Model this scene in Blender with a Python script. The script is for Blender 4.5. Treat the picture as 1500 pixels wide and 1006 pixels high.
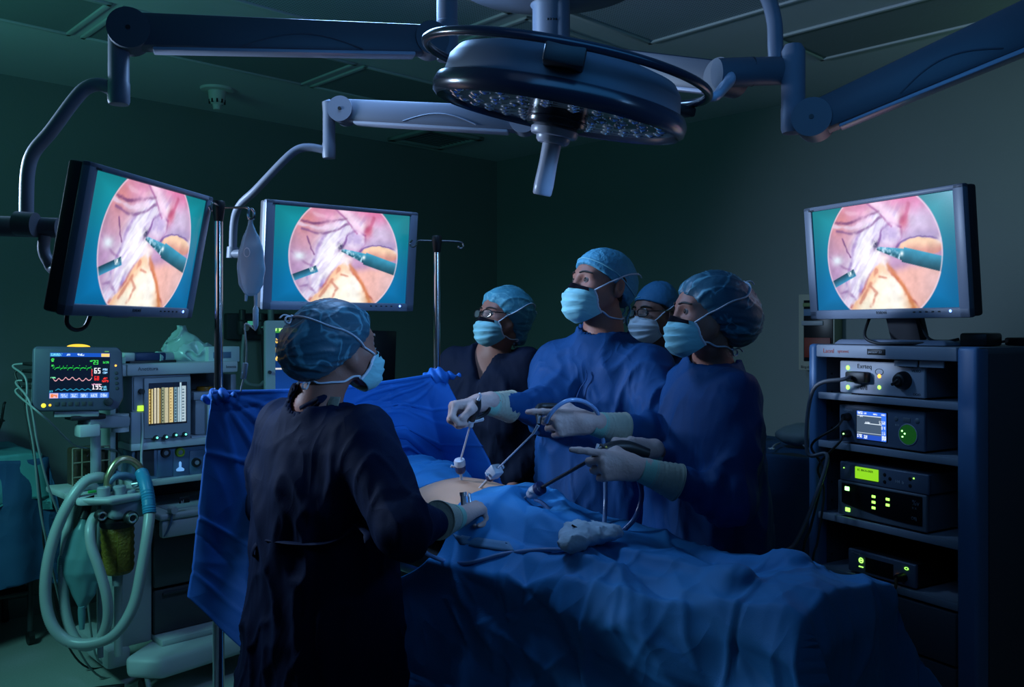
import bpy, bmesh, math, random
import numpy as np
from mathutils import Vector, Matrix

for o in list(bpy.data.objects):
    bpy.data.objects.remove(o)
SC = bpy.context.scene
COL = SC.collection
R = math.radians

# ------------------------------------------------------------------ camera
FPX, HX, HY, CAMZ = 1291.0, 750.0, 480.0, 1.5      # focal length in pixels, vanishing row, eye height
cam_d = bpy.data.cameras.new('camera')
cam = bpy.data.objects.new('camera', cam_d)
COL.objects.link(cam)
cam.location = (0, 0, CAMZ)
cam.rotation_euler = (R(90), 0, 0)
cam_d.sensor_width = 36.0
cam_d.lens = FPX / 1500 * 36.0
cam_d.shift_y = -(503 - HY) / 1500
cam_d.clip_start = 0.05
SC.camera = cam

# ------------------------------------------------------------------ exposure, world
SC.view_settings.view_transform = 'Standard'
SC.view_settings.look = 'None'
SC.view_settings.exposure = 0.0
SC.view_settings.gamma = 1.0
SC.view_settings.use_curve_mapping = False
W = bpy.data.worlds.new('dim_room_air')
SC.world = W
W.use_nodes = True
W.node_tree.nodes['Background'].inputs['Color'].default_value = (0.25, 0.62, 0.72, 1)
W.node_tree.nodes['Background'].inputs['Strength'].default_value = 0.010


def area_light(name, loc, target, size, energy, color, size_y=None, spread=180):
    d = bpy.data.lights.new(name, 'AREA')
    d.energy = energy
    d.color = color
    d.shape = 'RECTANGLE'
    d.size = size
    d.size_y = size_y or size
    d.spread = R(spread)
    o = bpy.data.objects.new(name, d)
    COL.objects.link(o)
    o.location = loc
    o.rotation_euler = (Vector(target) - Vector(loc)).to_track_quat('-Z', 'Y').to_euler()
    return o


# theatre lights of the room: blue laparoscopy lighting over the table and
# green task lighting along the left wall; the key, fills and ceiling washes are added, without fixtures
area_light('blue_ceiling_light', (-0.45, 2.98, 2.7), (0.1, 2.5, 0.9), 0.5, 17.0, (0.26, 0.52, 1.0), 0.35)
area_light('added_drape_fill', (0.92, 1.5, 1.92), (-0.52, 2.92, 1.2), 0.3, 1.5, (0.22, 0.50, 1.0), 0.3, 42)  # added lamp so the upright drape catches light from the right
area_light('added_monitor_key', (-2.25, 2.75, 2.1), (0.3, 2.85, 1.45), 0.4, 18.0, (0.50, 0.68, 1.0), 0.3, 78)  # added, unseen: strengthens the weak glow of the monitors on the team
area_light('blue_fill_light', (-0.3, 0.9, 2.5), (0.9, 2.6, 0.9), 0.9, 0.3, (0.36, 0.55, 1.0), 0.6, 120)  # added soft fill from the camera side for the rack
area_light('green_task_light', (-2.35, 2.2, 1.95), (-1.62, 3.7, 0.7), 0.5, 5.5, (0.24, 0.86, 0.84), 0.3, 85)
area_light('added_teal_wash', (-2.5, 2.4, 2.1), (-1.9, 3.4, 2.8), 1.0, 8.5, (0.13, 0.66, 0.58), 0.4, 170)  # added uplight with no cove behind it, brightens the left ceiling
area_light('added_blue_wash', (0.4, 1.3, 2.25), (0.3, 2.6, 2.8), 1.2, 4.5, (0.05, 0.30, 0.80), 0.4, 170)  # invented uplight that turns the middle of the ceiling blue
area_light('green_far_light', (2.3, 3.3, 2.5), (0.9, 5.4, 1.5), 0.6, 0.9, (0.42, 1.0, 0.72), 0.3, 160)  # extra unseen source giving the right wall a faint green tone

# ------------------------------------------------------------------ helpers
def V(*a):
    return Vector(a)


def P(px, py, d):
    """World point seen at a photograph pixel at depth d."""
    return Vector(((px - HX) / FPX * d, d, CAMZ - (py - HY) / FPX * d))


def lin(r, g, b):
    def c(v):
        v /= 255.0
        return v / 12.92 if v <= 0.04045 else ((v + 0.055) / 1.055) ** 2.4
    return (c(r), c(g), c(b), 1.0)


MATS = {}


def mat(name, col, rough=0.6, metal=0.0, bump=0.0, bscale=200.0, var=0.0, vscale=8.0, trans=0.0, alpha=1.0, emit=None, estr=1.0,
        spec=0.5, coat=0.0, sheen=0.0, ior=1.45, sss=0.0):
    if name in MATS:
        return MATS[name]
    m = bpy.data.materials.new(name)
    m.use_nodes = True
    nt = m.node_tree
    b = nt.nodes['Principled BSDF']
    c = tuple(col[:3]) + (1.0,)
    b.inputs['Base Color'].default_value = c
    b.inputs['Roughness'].default_value = rough
    b.inputs['Metallic'].default_value = metal
    b.inputs['Specular IOR Level'].default_value = spec
    b.inputs['IOR'].default_value = ior
    b.inputs['Coat Weight'].default_value = coat
    b.inputs['Sheen Weight'].default_value = sheen
    b.inputs['Transmission Weight'].default_value = trans
    b.inputs['Alpha'].default_value = alpha
    if sss:
        b.inputs['Subsurface Weight'].default_value = sss
        b.inputs['Subsurface Radius'].default_value = (0.012, 0.004, 0.002)
    if emit is not None:
        b.inputs['Emission Color'].default_value = tuple(emit[:3]) + (1.0,)
        b.inputs['Emission Strength'].default_value = estr
    tc = nt.nodes.new('ShaderNodeTexCoord')
    if var:
        n = nt.nodes.new('ShaderNodeTexNoise')
        n.inputs['Scale'].default_value = vscale
        n.inputs['Detail'].default_value = 4
        mx = nt.nodes.new('ShaderNodeMix')
        mx.data_type = 'RGBA'
        mx.inputs[6].default_value = tuple(x * (1 - var) for x in c[:3]) + (1,)
        mx.inputs[7].default_value = tuple(min(1, x * (1 + var)) for x in c[:3]) + (1,)
        nt.links.new(tc.outputs['Object'], n.inputs['Vector'])
        nt.links.new(n.outputs['Fac'], mx.inputs[0])
        nt.links.new(mx.outputs[2], b.inputs['Base Color'])
    if bump:
        n2 = nt.nodes.new('ShaderNodeTexNoise')
        n2.inputs['Scale'].default_value = bscale
        n2.inputs['Detail'].default_value = 3
        bp = nt.nodes.new('ShaderNodeBump')
        bp.inputs['Strength'].default_value = bump
        bp.inputs['Distance'].default_value = 0.01
        nt.links.new(tc.outputs['Object'], n2.inputs['Vector'])
        nt.links.new(n2.outputs['Fac'], bp.inputs['Height'])
        nt.links.new(bp.outputs['Normal'], b.inputs['Normal'])
    MATS[name] = m
    return m


def fold_bump(m, scale, stretch, strength, dist=0.02):
    """Cloth folds as a stretched ridged bump in the material."""
    nt = m.node_tree
    b = nt.nodes['Principled BSDF']
    tc = nt.nodes.new('ShaderNodeTexCoord')
    mp = nt.nodes.new('ShaderNodeMapping')
    mp.inputs['Scale'].default_value = stretch
    n = nt.nodes.new('ShaderNodeTexNoise')
    n.inputs['Scale'].default_value = scale
    n.inputs['Detail'].default_value = 1.2
    n.inputs['Distortion'].default_value = 0.5
    a = nt.nodes.new('ShaderNodeMath')
    a.operation = 'SUBTRACT'
    a.inputs[1].default_value = 0.5
    c = nt.nodes.new('ShaderNodeMath')
    c.operation = 'ABSOLUTE'
    bp = nt.nodes.new('ShaderNodeBump')
    bp.invert = True
    bp.inputs['Strength'].default_value = strength
    bp.inputs['Distance'].default_value = dist
    nt.links.new(tc.outputs['Object'], mp.inputs['Vector'])
    nt.links.new(mp.outputs['Vector'], n.inputs['Vector'])
    nt.links.new(n.outputs['Fac'], a.inputs[0])
    nt.links.new(a.outputs[0], c.inputs[0])
    nt.links.new(c.outputs[0], bp.inputs['Height'])
    old = b.inputs['Normal'].links
    if old:
        nt.links.new(old[0].from_socket, bp.inputs['Normal'])
    nt.links.new(bp.outputs['Normal'], b.inputs['Normal'])
    return m


def crease_tint(m, scale, pale, dark, width=0.05):
    """A sheer cloth: pale crease highlights are put into its colour along noise lines."""
    nt = m.node_tree
    b = nt.nodes['Principled BSDF']
    tc = nt.nodes.new('ShaderNodeTexCoord')
    n = nt.nodes.new('ShaderNodeTexNoise')
    n.inputs['Scale'].default_value = scale
    n.inputs['Detail'].default_value = 2
    n.inputs['Distortion'].default_value = 0.8
    a = nt.nodes.new('ShaderNodeMath')
    a.operation = 'SUBTRACT'
    a.inputs[1].default_value = 0.5
    c = nt.nodes.new('ShaderNodeMath')
    c.operation = 'ABSOLUTE'
    r = nt.nodes.new('ShaderNodeValToRGB')
    r.color_ramp.elements[0].position, r.color_ramp.elements[1].position = 0.0, width
    r.color_ramp.elements[0].color, r.color_ramp.elements[1].color = tuple(pale) + (1,), tuple(dark) + (1,)
    nt.links.new(tc.outputs['Object'], n.inputs['Vector'])
    nt.links.new(n.outputs['Fac'], a.inputs[0])
    nt.links.new(a.outputs[0], c.inputs[0])
    nt.links.new(c.outputs[0], r.inputs['Fac'])
    nt.links.new(r.outputs['Color'], b.inputs['Base Color'])
    return m


def glow(name, col, strength=1.0):
    return mat(name, (0.01, 0.01, 0.01), 0.4, emit=col, estr=strength)


class MB:
    """Collects shapes and links them as ONE mesh object."""

    def __init__(self):
        self.v, self.f, self.n = [], [], 0

    def add(self, verts, faces):
        k = self.n
        self.v.extend([tuple(p) for p in verts])
        self.f.extend([tuple(i + k for i in q) for q in faces])
        self.n += len(verts)
        return self

    def box(self, c, s, rot=None, bev=0.0, seg=2):
        bm = bmesh.new()
        bmesh.ops.create_cube(bm, size=1.0)
        bmesh.ops.scale(bm, vec=Vector(s), verts=bm.verts)
        if bev:
            bev = min(bev, min(s) * 0.49)
            bmesh.ops.bevel(bm, geom=list(bm.edges), offset=bev, segments=seg, affect='EDGES', profile=0.5)
        M = Matrix.Translation(Vector(c)) @ (rot.to_4x4() if rot is not None else Matrix())
        return self._bm(bm, M)

    def _bm(self, bm, M=None):
        bm.verts.ensure_lookup_table()
        bm.verts.index_update()
        vs = [(M @ v.co if M is not None else v.co).copy() for v in bm.verts]
        fs = [[v.index for v in f.verts] for f in bm.faces]
        bm.free()
        return self.add(vs, fs)

    def hexa(self, pts, bev=0.0, seg=2):
        """8 corner points: bottom loop then top loop."""
        bm = bmesh.new()
        vs = [bm.verts.new(p) for p in pts]
        for q in ((3, 2, 1, 0), (4, 5, 6, 7), (0, 1, 5, 4), (1, 2, 6, 5), (2, 3, 7, 6), (3, 0, 4, 7)):
            bm.faces.new([vs[i] for i in q])
        bmesh.ops.recalc_face_normals(bm, faces=bm.faces)
        if bev:
            bmesh.ops.bevel(bm, geom=list(bm.edges), offset=bev, segments=seg, affect='EDGES', profile=0.5)
        return self._bm(bm)

    def beam(self, a, b, h0, h1, w0, w1=None, up=(0, 0, 1), bev=0.01):
        a, b, up = Vector(a), Vector(b), Vector(up)
        w1 = w0 if w1 is None else w1
        d = (b - a).normalized()
        s = d.cross(up).normalized()
        u = s.cross(d).normalized()
        pts = []
        for hh in (-1, 1):
            pts += [a + u * hh * h0 / 2 - s * w0 / 2, a + u * hh * h0 / 2 + s * w0 / 2, b + u * hh * h1 / 2 + s * w1 / 2, b + u * hh * h1 / 2 - s * w1 / 2]
        return self.hexa(pts, bev)

    def prism(self, poly, y0, y1, bev=0.0, seg=2):
        """poly: (x, z) outline, extruded along y."""
        bm = bmesh.new()
        a = [bm.verts.new((x, y0, z)) for x, z in poly]
        b = [bm.verts.new((x, y1, z)) for x, z in poly]
        n = len(poly)
        bm.faces.new(a)
        bm.faces.new(b[::-1])
        for i in range(n):
            bm.faces.new((a[i], b[i], b[(i + 1) % n], a[(i + 1) % n]))
        bmesh.ops.recalc_face_normals(bm, faces=bm.faces)
        if bev:
            bmesh.ops.bevel(bm, geom=list(bm.edges), offset=bev, segments=seg, affect='EDGES', profile=0.5)
        return self._bm(bm)

    def tube(self, pts, r, seg=10, smooth=0, cap=True, flat=None):
        pts = [Vector(p) for p in pts]
        rr = list(r) if isinstance(r, (list, tuple)) else None
        if smooth:
            if rr:
                rr = [v[0] for v in catmull([(x, 0, 0) for x in rr], smooth)]
            pts = catmull(pts, smooth)
        n = len(pts)
        t0 = (pts[1] - pts[0]).normalized()
        ref = Vector((0, 0, 1)) if abs(t0.z) < 0.9 else Vector((1, 0, 0))
        u = t0.cross(ref).normalized()
        vs, fs = [], []
        for i, p in enumerate(pts):
            t = (pts[min(i + 1, n - 1)] - pts[max(i - 1, 0)])
            t = t.normalized() if t.length > 1e-9 else t0
            u = (u - t * u.dot(t))
            u = u.normalized() if u.length > 1e-6 else t.orthogonal().normalized()
            w = t.cross(u)
            rad = rr[i] if rr else r
            for k in range(seg):
                a = 2 * math.pi * k / seg
                vs.append(p + u * math.cos(a) * rad + w * math.sin(a) * rad * (flat or 1))
        for i in range(n - 1):
            for k in range(seg):
                k2 = (k + 1) % seg
                fs.append((i * seg + k, i * seg + k2, (i + 1) * seg + k2, (i + 1) * seg + k))
        if cap:
            fs.append(tuple(range(seg - 1, -1, -1)))
            fs.append(tuple((n - 1) * seg + k for k in range(seg)))
        return self.add(vs, fs)

    def cyl(self, a, b, r0, r1=None, seg=24):
        return self.tube([a, b], [r0, r0 if r1 is None else r1], seg)

    def lathe(self, prof, seg=32, M=None, cap=True):
        """prof: (radius, z) pairs, revolved round z."""
        vs, fs = [], []
        n = len(prof)
        for r, z in prof:
            for k in range(seg):
                a = 2 * math.pi * k / seg
                p = Vector((r * math.cos(a), r * math.sin(a), z))
                vs.append(M @ p if M is not None else p)
        for i in range(n - 1):
            for k in range(seg):
                k2 = (k + 1) % seg
                fs.append((i * seg + k, i * seg + k2, (i + 1) * seg + k2, (i + 1) * seg + k))
        if cap:
            if prof[0][0] > 1e-5:
                fs.append(tuple(range(seg - 1, -1, -1)))
            if prof[-1][0] > 1e-5:
                fs.append(tuple((n - 1) * seg + k for k in range(seg)))
        return self.add(vs, fs)

    def ball(self, c, r, seg=20, rings=12, rot=None):
        rx, ry, rz = r if isinstance(r, (tuple, list)) else (r, r, r)
        M = Matrix.Translation(Vector(c)) @ (rot.to_4x4() if rot is not None else Matrix()) @ Matrix.Diagonal((rx, ry, rz, 1))
        prof = [(max(math.sin(math.pi * i / rings), 1e-4), -math.cos(math.pi * i / rings)) for i in range(rings + 1)]
        return self.lathe(prof, seg, M)

    def torus(self, R0, r, M=None, seg=48, ms=10):
        vs, fs = [], []
        for i in range(seg):
            a = 2 * math.pi * i / seg
            for k in range(ms):
                b = 2 * math.pi * k / ms
                p = Vector(((R0 + r * math.cos(b)) * math.cos(a), (R0 + r * math.cos(b)) * math.sin(a), r * math.sin(b)))
                vs.append(M @ p if M is not None else p)
        for i in range(seg):
            for k in range(ms):
                fs.append((i * ms + k, ((i + 1) % seg) * ms + k, ((i + 1) % seg) * ms + (k + 1) % ms, i * ms + (k + 1) % ms))
        return self.add(vs, fs)

    def grid(self, G):
        """G: array (n, m, 3)."""
        n, m = G.shape[:2]
        vs = [tuple(p) for p in G.reshape(-1, 3)]
        fs = [(i * m + j, (i + 1) * m + j, (i + 1) * m + j + 1, i * m + j + 1) for i in range(n - 1) for j in range(m - 1)]
        return self.add(vs, fs)

    def sheet(self, G, th):
        """A cloth of thickness th on the grid G."""
        n, m = G.shape[:2]
        du = np.gradient(G, axis=0)
        dv = np.gradient(G, axis=1)
        N = np.cross(du, dv)
        N /= np.maximum(np.linalg.norm(N, axis=2, keepdims=True), 1e-9)
        k = n * m
        vs = [tuple(p) for p in G.reshape(-1, 3)] + [tuple(p) for p in (G - N * th).reshape(-1, 3)]
        fs = []
        for i in range(n - 1):
            for j in range(m - 1):
                q = (i * m + j, (i + 1) * m + j, (i + 1) * m + j + 1, i * m + j + 1)
                fs.append(q)
                fs.append(tuple(x + k for x in q[::-1]))
        ring = [j for j in range(m)] + [i * m + m - 1 for i in range(1, n)] + [(n - 1) * m + j for j in range(m - 2, -1, -1)] + [i * m for i in range(n - 2, 0, -1)]
        for x, y in zip(ring, ring[1:] + ring[:1]):
            fs.append((x, y, y + k, x + k))
        return self.add(vs, fs)


def catmull(pts, sub):
    pts = [Vector(p) for p in pts]
    out = []
    n = len(pts)
    for i in range(n - 1):
        p0, p1, p2, p3 = pts[max(i - 1, 0)], pts[i], pts[i + 1], pts[min(i + 2, n - 1)]
        for k in range(sub):
            t = k / sub
            out.append(0.5 * ((2 * p1) + (p2 - p0) * t + (2 * p0 - 5 * p1 + 4 * p2 - p3) * t * t + (3 * p1 - p0 - 3 * p2 + p3) * t ** 3))
    out.append(pts[-1])
    return out


WM = {}            # world matrix of every object, by name


def _link(o, parent, M):
    COL.objects.link(o)
    if parent is not None:
        o.parent = parent
        WM[o.name] = WM[parent.name] @ M
    else:
        WM[o.name] = M
    o.matrix_basis = M
    return o


def tag(o, label=None, cat=None, group=None, kind=None):
    if label:
        o['label'] = label
    if cat:
        o['category'] = cat
    if group:
        o['group'] = group
    if kind:
        o['kind'] = kind
    return o


def thing(name, label, cat, loc=(0, 0, 0), rotz=0.0, group=None, M=None):
    o = bpy.data.objects.new(name, None)
    o.empty_display_size = 0.1
    _link(o, None, M if M is not None else Matrix.Translation(Vector(loc)) @ Matrix.Rotation(rotz, 4, 'Z'))
    return tag(o, label, cat, group)


def build(name, mb, m, parent=None, world=False, smooth=True, angle=40, M=None):
    """One mesh object from an MB. world=True: the MB holds world points."""
    me = bpy.data.meshes.new(name)
    me.from_pydata(mb.v, [], mb.f)
    if world and parent is not None:
        me.transform(WM[parent.name].inverted())
    me.materials.append(m)
    me.validate()
    if smooth:
        me.polygons.foreach_set('use_smooth', [True] * len(me.polygons))
        if angle < 180:
            me.set_sharp_from_angle(angle=R(angle))
    me.update()
    o = bpy.data.objects.new(name, me)
    return _link(o, parent, M if M is not None else Matrix())


def text(name, s, size, m, parent, loc, rot=(90, 0, 0), align='LEFT', extrude=0.0004):
    cu = bpy.data.curves.new(name, 'FONT')
    cu.body = s
    cu.size = size
    cu.extrude = extrude
    cu.align_x = align
    tmp = bpy.data.objects.new('tmp_text', cu)
    COL.objects.link(tmp)
    dg = bpy.context.evaluated_depsgraph_get()
    me = bpy.data.meshes.new_from_object(tmp.evaluated_get(dg))
    bpy.data.objects.remove(tmp)
    me.materials.clear()
    me.materials.append(m)
    me.name = name
    o = bpy.data.objects.new(name, me)
    M = Matrix.Translation(Vector(loc)) @ Matrix.Rotation(R(rot[2]), 4, 'Z') @ Matrix.Rotation(R(rot[1]), 4, 'Y') @ Matrix.Rotation(R(rot[0]), 4, 'X')
    return _link(o, parent, M)


class Frame:
    """A local frame standing on the floor: x along the front, y to the back, z up."""

    def __init__(self, x, y, ang):
        self.o, self.a = Vector((x, y, 0)), ang
        self.X = Vector((math.cos(ang), math.sin(ang), 0))
        self.Y = Vector((-math.sin(ang), math.cos(ang), 0))

    def hit(self, px, py, y=0.0):
        """Local point where the sight line of a pixel meets the plane local y."""
        c = Vector((0, 0, CAMZ))
        d = P(px, py, 1.0) - c
        t = ((self.o + self.Y * y) - c).dot(self.Y) / d.dot(self.Y)
        q = c + d * t - self.o
        return Vector((q.dot(self.X), y, q.z))

    def w(self, x, y, z):
        return self.o + self.X * x + self.Y * y + Vector((0, 0, z))


# ------------------------------------------------------------------ numpy noise
def vnoise(Q, seed=0):
    Q = np.asarray(Q, dtype=np.float64)
    i = np.floor(Q).astype(np.int64)
    f = Q - i
    f = f * f * (3 - 2 * f)
    out = np.zeros(Q.shape[:-1])
    for dx in (0, 1):
        for dy in (0, 1):
            for dz in (0, 1):
                h = (i[..., 0] + dx) * 374761393 + (i[..., 1] + dy) * 668265263 + (i[..., 2] + dz) * 2147483647 + seed * 1274126177
                h = (h ^ (h >> 13)) * 1274126177
                h = ((h ^ (h >> 16)) & 0xFFFF) / 65535.0
                w = (f[..., 0] if dx else 1 - f[..., 0]) * (f[..., 1] if dy else 1 - f[..., 1]) * (f[..., 2] if dz else 1 - f[..., 2])
                out += h * w
    return out * 2 - 1


def fbm(Q, seed=0, oct=3):
    Q = np.asarray(Q, dtype=np.float64)
    s, a, t = 0, 1.0, 0.0
    for k in range(oct):
        s = s + a * vnoise(Q * (2 ** k), seed + k * 17)
        t += a
        a *= 0.5
    return s / t


def sstep(a, b, x):
    t = np.clip((x - a) / (b - a), 0, 1)
    return t * t * (3 - 2 * t)

# ------------------------------------------------------------------ organic shapes: distance fields meshed into one skin
def A3(p):
    return np.array(p, dtype=np.float64)


def smin(a, b, k):
    h = np.maximum(k - np.abs(a - b), 0.0) / k
    return np.minimum(a, b) - h * h * k * 0.25


def smax(a, b, k):
    return -smin(-a, -b, k)


def sd_rc(Q, a, b, r1, r2=None):
    a, b = A3(a), A3(b)
    r2 = r1 if r2 is None else r2
    pa, ba = Q - a, b - a
    h = np.clip(pa @ ba / max(ba @ ba, 1e-12), 0, 1)
    return np.linalg.norm(pa - h[:, None] * ba, axis=1) - (r1 + (r2 - r1) * h)


def sd_ell(Q, c, r, M=None):
    q = Q - A3(c)
    if M is not None:
        q = q @ M
    r = A3(r)
    k0 = np.linalg.norm(q / r, axis=1)
    k1 = np.linalg.norm(q / (r * r), axis=1)
    return k0 * (k0 - 1.0) / np.maximum(k1, 1e-9)


def sd_path(Q, pts, rads, k=0.006):
    d = None
    for i in range(len(pts) - 1):
        e = sd_rc(Q, pts[i], pts[i + 1], rads[i], rads[i + 1])
        d = e if d is None else smin(d, e, k)
    return d


def sd_loft(Q, zs, ax, ay, cx=None, cy=None, p=2.3):
    """Stacked super-ellipses: half widths ax, ay at heights zs (local frame of Q)."""
    z = Q[:, 2]
    a, b = np.interp(z, zs, ax), np.interp(z, zs, ay)
    x = Q[:, 0] - (np.interp(z, zs, cx) if cx is not None else 0)
    y = Q[:, 1] - (np.interp(z, zs, cy) if cy is not None else 0)
    d = ((np.abs(x / a) ** p + np.abs(y / b) ** p) ** (1 / p) - 1) * np.minimum(a, b)
    return np.maximum(d, np.maximum(zs[0] - z, z - zs[-1]))


def axis_pts(lo, hi, h, fine=None, hf=None):
    """Grid coordinates, finer between fine = (a, b); count = 4n + 1."""
    out = [lo]
    while out[-1] < hi:
        x = out[-1]
        s = h
        if fine is not None:
            a, b = fine
            s = hf if a <= x <= b else min(h, hf + 0.35 * max(a - x - hf, x - b, 0))
        out.append(x + s)
    while (len(out) - 1) % 4:
        out.append(out[-1] + h)
    return np.array(out)


def sdf_grid(fn, X, Y, Z):
    nx, ny, nz = len(X), len(Y), len(Z)
    D = np.empty((nx, ny, nz))
    bx, by, bz = [(np.arange(0, n - 1, 4)) for n in (nx, ny, nz)]

    def mids(A, b):
        e = np.minimum(b + 4, len(A) - 1)
        return (A[b] + A[e]) / 2, (A[e] - A[b]) / 2
    (mx, hx), (my, hy), (mz, hz) = mids(X, bx), mids(Y, by), mids(Z, bz)
    G = np.stack(np.meshgrid(mx, my, mz, indexing='ij'), -1).reshape(-1, 3)
    H = np.sqrt(np.add.outer(np.add.outer(hx ** 2, hy ** 2), hz ** 2)).reshape(-1)
    dc = fn(G)
    act = np.abs(dc) < H * 1.9 + 0.012
    big = dc.reshape(len(bx), len(by), len(bz))
    idx = [np.minimum(np.arange(n) // 4, m - 1) for n, m in ((nx, len(bx)), (ny, len(by)), (nz, len(bz)))]
    D[:] = big[np.ix_(*idx)]
    ai = np.argwhere(act.reshape(big.shape))
    o = np.stack(np.meshgrid(np.arange(5), np.arange(5), np.arange(5), indexing='ij'), -1).reshape(-1, 3)
    for s in range(0, len(ai), 4000):
        ii = (ai[s:s + 4000, None, :] * 4 + o[None]).reshape(-1, 3)
        pts = np.stack([X[ii[:, 0]], Y[ii[:, 1]], Z[ii[:, 2]]], -1)
        D[ii[:, 0], ii[:, 1], ii[:, 2]] = fn(pts)
    return D


def surface_nets(D, X, Y, Z):
    S = D < 0
    nx, ny, nz = D.shape
    c = [S[i:nx - 1 + i, j:ny - 1 + j, k:nz - 1 + k] for i in (0, 1) for j in (0, 1) for k in (0, 1)]
    cnt = sum(a.astype(np.int8) for a in c)
    cell = np.argwhere((cnt > 0) & (cnt < 8))
    idm = -np.ones((nx - 1, ny - 1, nz - 1), dtype=np.int64)
    idm[cell[:, 0], cell[:, 1], cell[:, 2]] = np.arange(len(cell))
    acc = np.zeros((len(cell), 3))
    num = np.zeros(len(cell))
    cor = [(i, j, k) for i in (0, 1) for j in (0, 1) for k in (0, 1)]
    for a in cor:
        for ax in range(3):
            if a[ax]:
                continue
            b = list(a)
            b[ax] = 1
            ia, ib = cell + A3(a).astype(int), cell + np.array(b)
            da, db = D[ia[:, 0], ia[:, 1], ia[:, 2]], D[ib[:, 0], ib[:, 1], ib[:, 2]]
            m = (da < 0) != (db < 0)
            t = np.where(m, da / np.where(m, da - db, 1), 0)
            pa = np.stack([X[ia[:, 0]], Y[ia[:, 1]], Z[ia[:, 2]]], -1)
            pb = np.stack([X[ib[:, 0]], Y[ib[:, 1]], Z[ib[:, 2]]], -1)
            acc += np.where(m[:, None], pa + (pb - pa) * t[:, None], 0)
            num += m
    Vt = acc / num[:, None]
    F = []
    for ax in range(3):
        s0 = [slice(0, -1) if i == ax else slice(1, -1) for i in range(3)]
        s1 = [slice(1, None) if i == ax else slice(1, -1) for i in range(3)]
        a, b = S[tuple(s0)], S[tuple(s1)]
        e = np.argwhere(a != b)
        inside = a[e[:, 0], e[:, 1], e[:, 2]]
        off = np.ones(3, int)
        off[ax] = 0
        e = e + off
        u, v = [(1, 2), (2, 0), (0, 1)][ax]

        def at(du, dv):
            q = e.copy()
            q[:, u] -= du
            q[:, v] -= dv
            return idm[q[:, 0], q[:, 1], q[:, 2]]
        quad = np.stack([at(1, 1), at(0, 1), at(0, 0), at(1, 0)], -1)
        quad[~inside] = quad[~inside][:, ::-1]
        F.append(quad)
    return Vt, np.concatenate(F)


def skin(name, fn, lo, hi, h, m, parent=None, fine=None, hf=None, disp=None, angle=180):
    """Mesh the field fn (world points) between lo and hi; fine: ((x0,x1),(y0,y1),(z0,z1)) gets the finer step hf."""
    ax = [axis_pts(lo[i], hi[i], h, fine[i] if fine else None, hf) for i in range(3)]
    D = sdf_grid(fn, *ax)
    Vt, F = surface_nets(D, *ax)
    if disp is not None:
        e = 0.004
        N = np.stack([fn(Vt + np.eye(3)[i] * e) - fn(Vt - np.eye(3)[i] * e) for i in range(3)], -1)
        N /= np.maximum(np.linalg.norm(N, axis=1, keepdims=True), 1e-9)
        Vt = Vt + N * disp(Vt, N)[:, None]
    me = bpy.data.meshes.new(name)
    if parent is not None:
        Mi = np.array(WM[parent.name].inverted())
        Vt = Vt @ Mi[:3, :3].T + Mi[:3, 3]
    me.vertices.add(len(Vt))
    me.vertices.foreach_set('co', Vt.astype(np.float32).ravel())
    me.loops.add(len(F) * 4)
    me.polygons.add(len(F))
    me.loops.foreach_set('vertex_index', F.astype(np.int32).ravel())
    me.polygons.foreach_set('loop_start', np.arange(0, len(F) * 4, 4, dtype=np.int32))
    me.polygons.foreach_set('use_smooth', [True] * len(F))
    me.update(calc_edges=True)
    me.validate()
    me.materials.append(m)
    o = bpy.data.objects.new(name, me)
    return _link(o, parent, Matrix())


def settle(fn, pts, off, it=12):
    """Push points along the field's gradient until they lie off outside it."""
    Q = np.array([tuple(p) for p in pts], dtype=np.float64)
    e = 0.002
    for _ in range(it):
        d = fn(Q)
        N = np.stack([fn(Q + np.eye(3)[i] * e) - fn(Q - np.eye(3)[i] * e) for i in range(3)], -1) / (2 * e)
        N /= np.maximum(np.linalg.norm(N, axis=1, keepdims=True), 1e-6)
        Q = Q + N * (off - d)[:, None] * 0.8
    return [Vector(p) for p in Q]

# ------------------------------------------------------------------ the room
CORNER, WL, WR = Vector((-0.118, 6.9, 0)), Vector((0.7234, 0.6904, 0)), Vector((0.6904, -0.7234, 0))
CEIL = 2.8
M_wall = mat('painted_wall', (0.165, 0.20, 0.195), 0.7, var=0.06, vscale=3, bump=0.12, bscale=120)
M_ceil = mat('painted_ceiling', (0.50, 0.55, 0.55), 0.75, var=0.04, vscale=3)
M_floor = mat('speckled_vinyl_floor', (0.36, 0.40, 0.38), 0.42, var=0.25, vscale=160, spec=0.4)
M_trim = mat('ceiling_trim_paint', (0.46, 0.50, 0.50), 0.6)
M_recess = mat('recessed_panel_paint', (0.20, 0.24, 0.24), 0.8, bump=0.1, bscale=60)
ROOM_A, ROOM_B = 7.6, 6.6
WROT = math.atan2(WL.y, WL.x)


def room(l, r, z):
    """l = distance from the left wall, r = distance from the right wall."""
    return CORNER + WR * l - WL * r + Vector((0, 0, z))


def rbox(mb, l0, l1, r0, r1, z0, z1, bev=0.0):
    c = [room(l0, r1, 0), room(l1, r1, 0), room(l1, r0, 0), room(l0, r0, 0)]
    return mb.hexa([p + V(0, 0, z0) for p in c] + [p + V(0, 0, z1) for p in c], bev)


def struct(name, mb, m, label):
    o = build(name, mb, m, smooth=False)
    return tag(o, label, None, None, 'structure')


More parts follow.
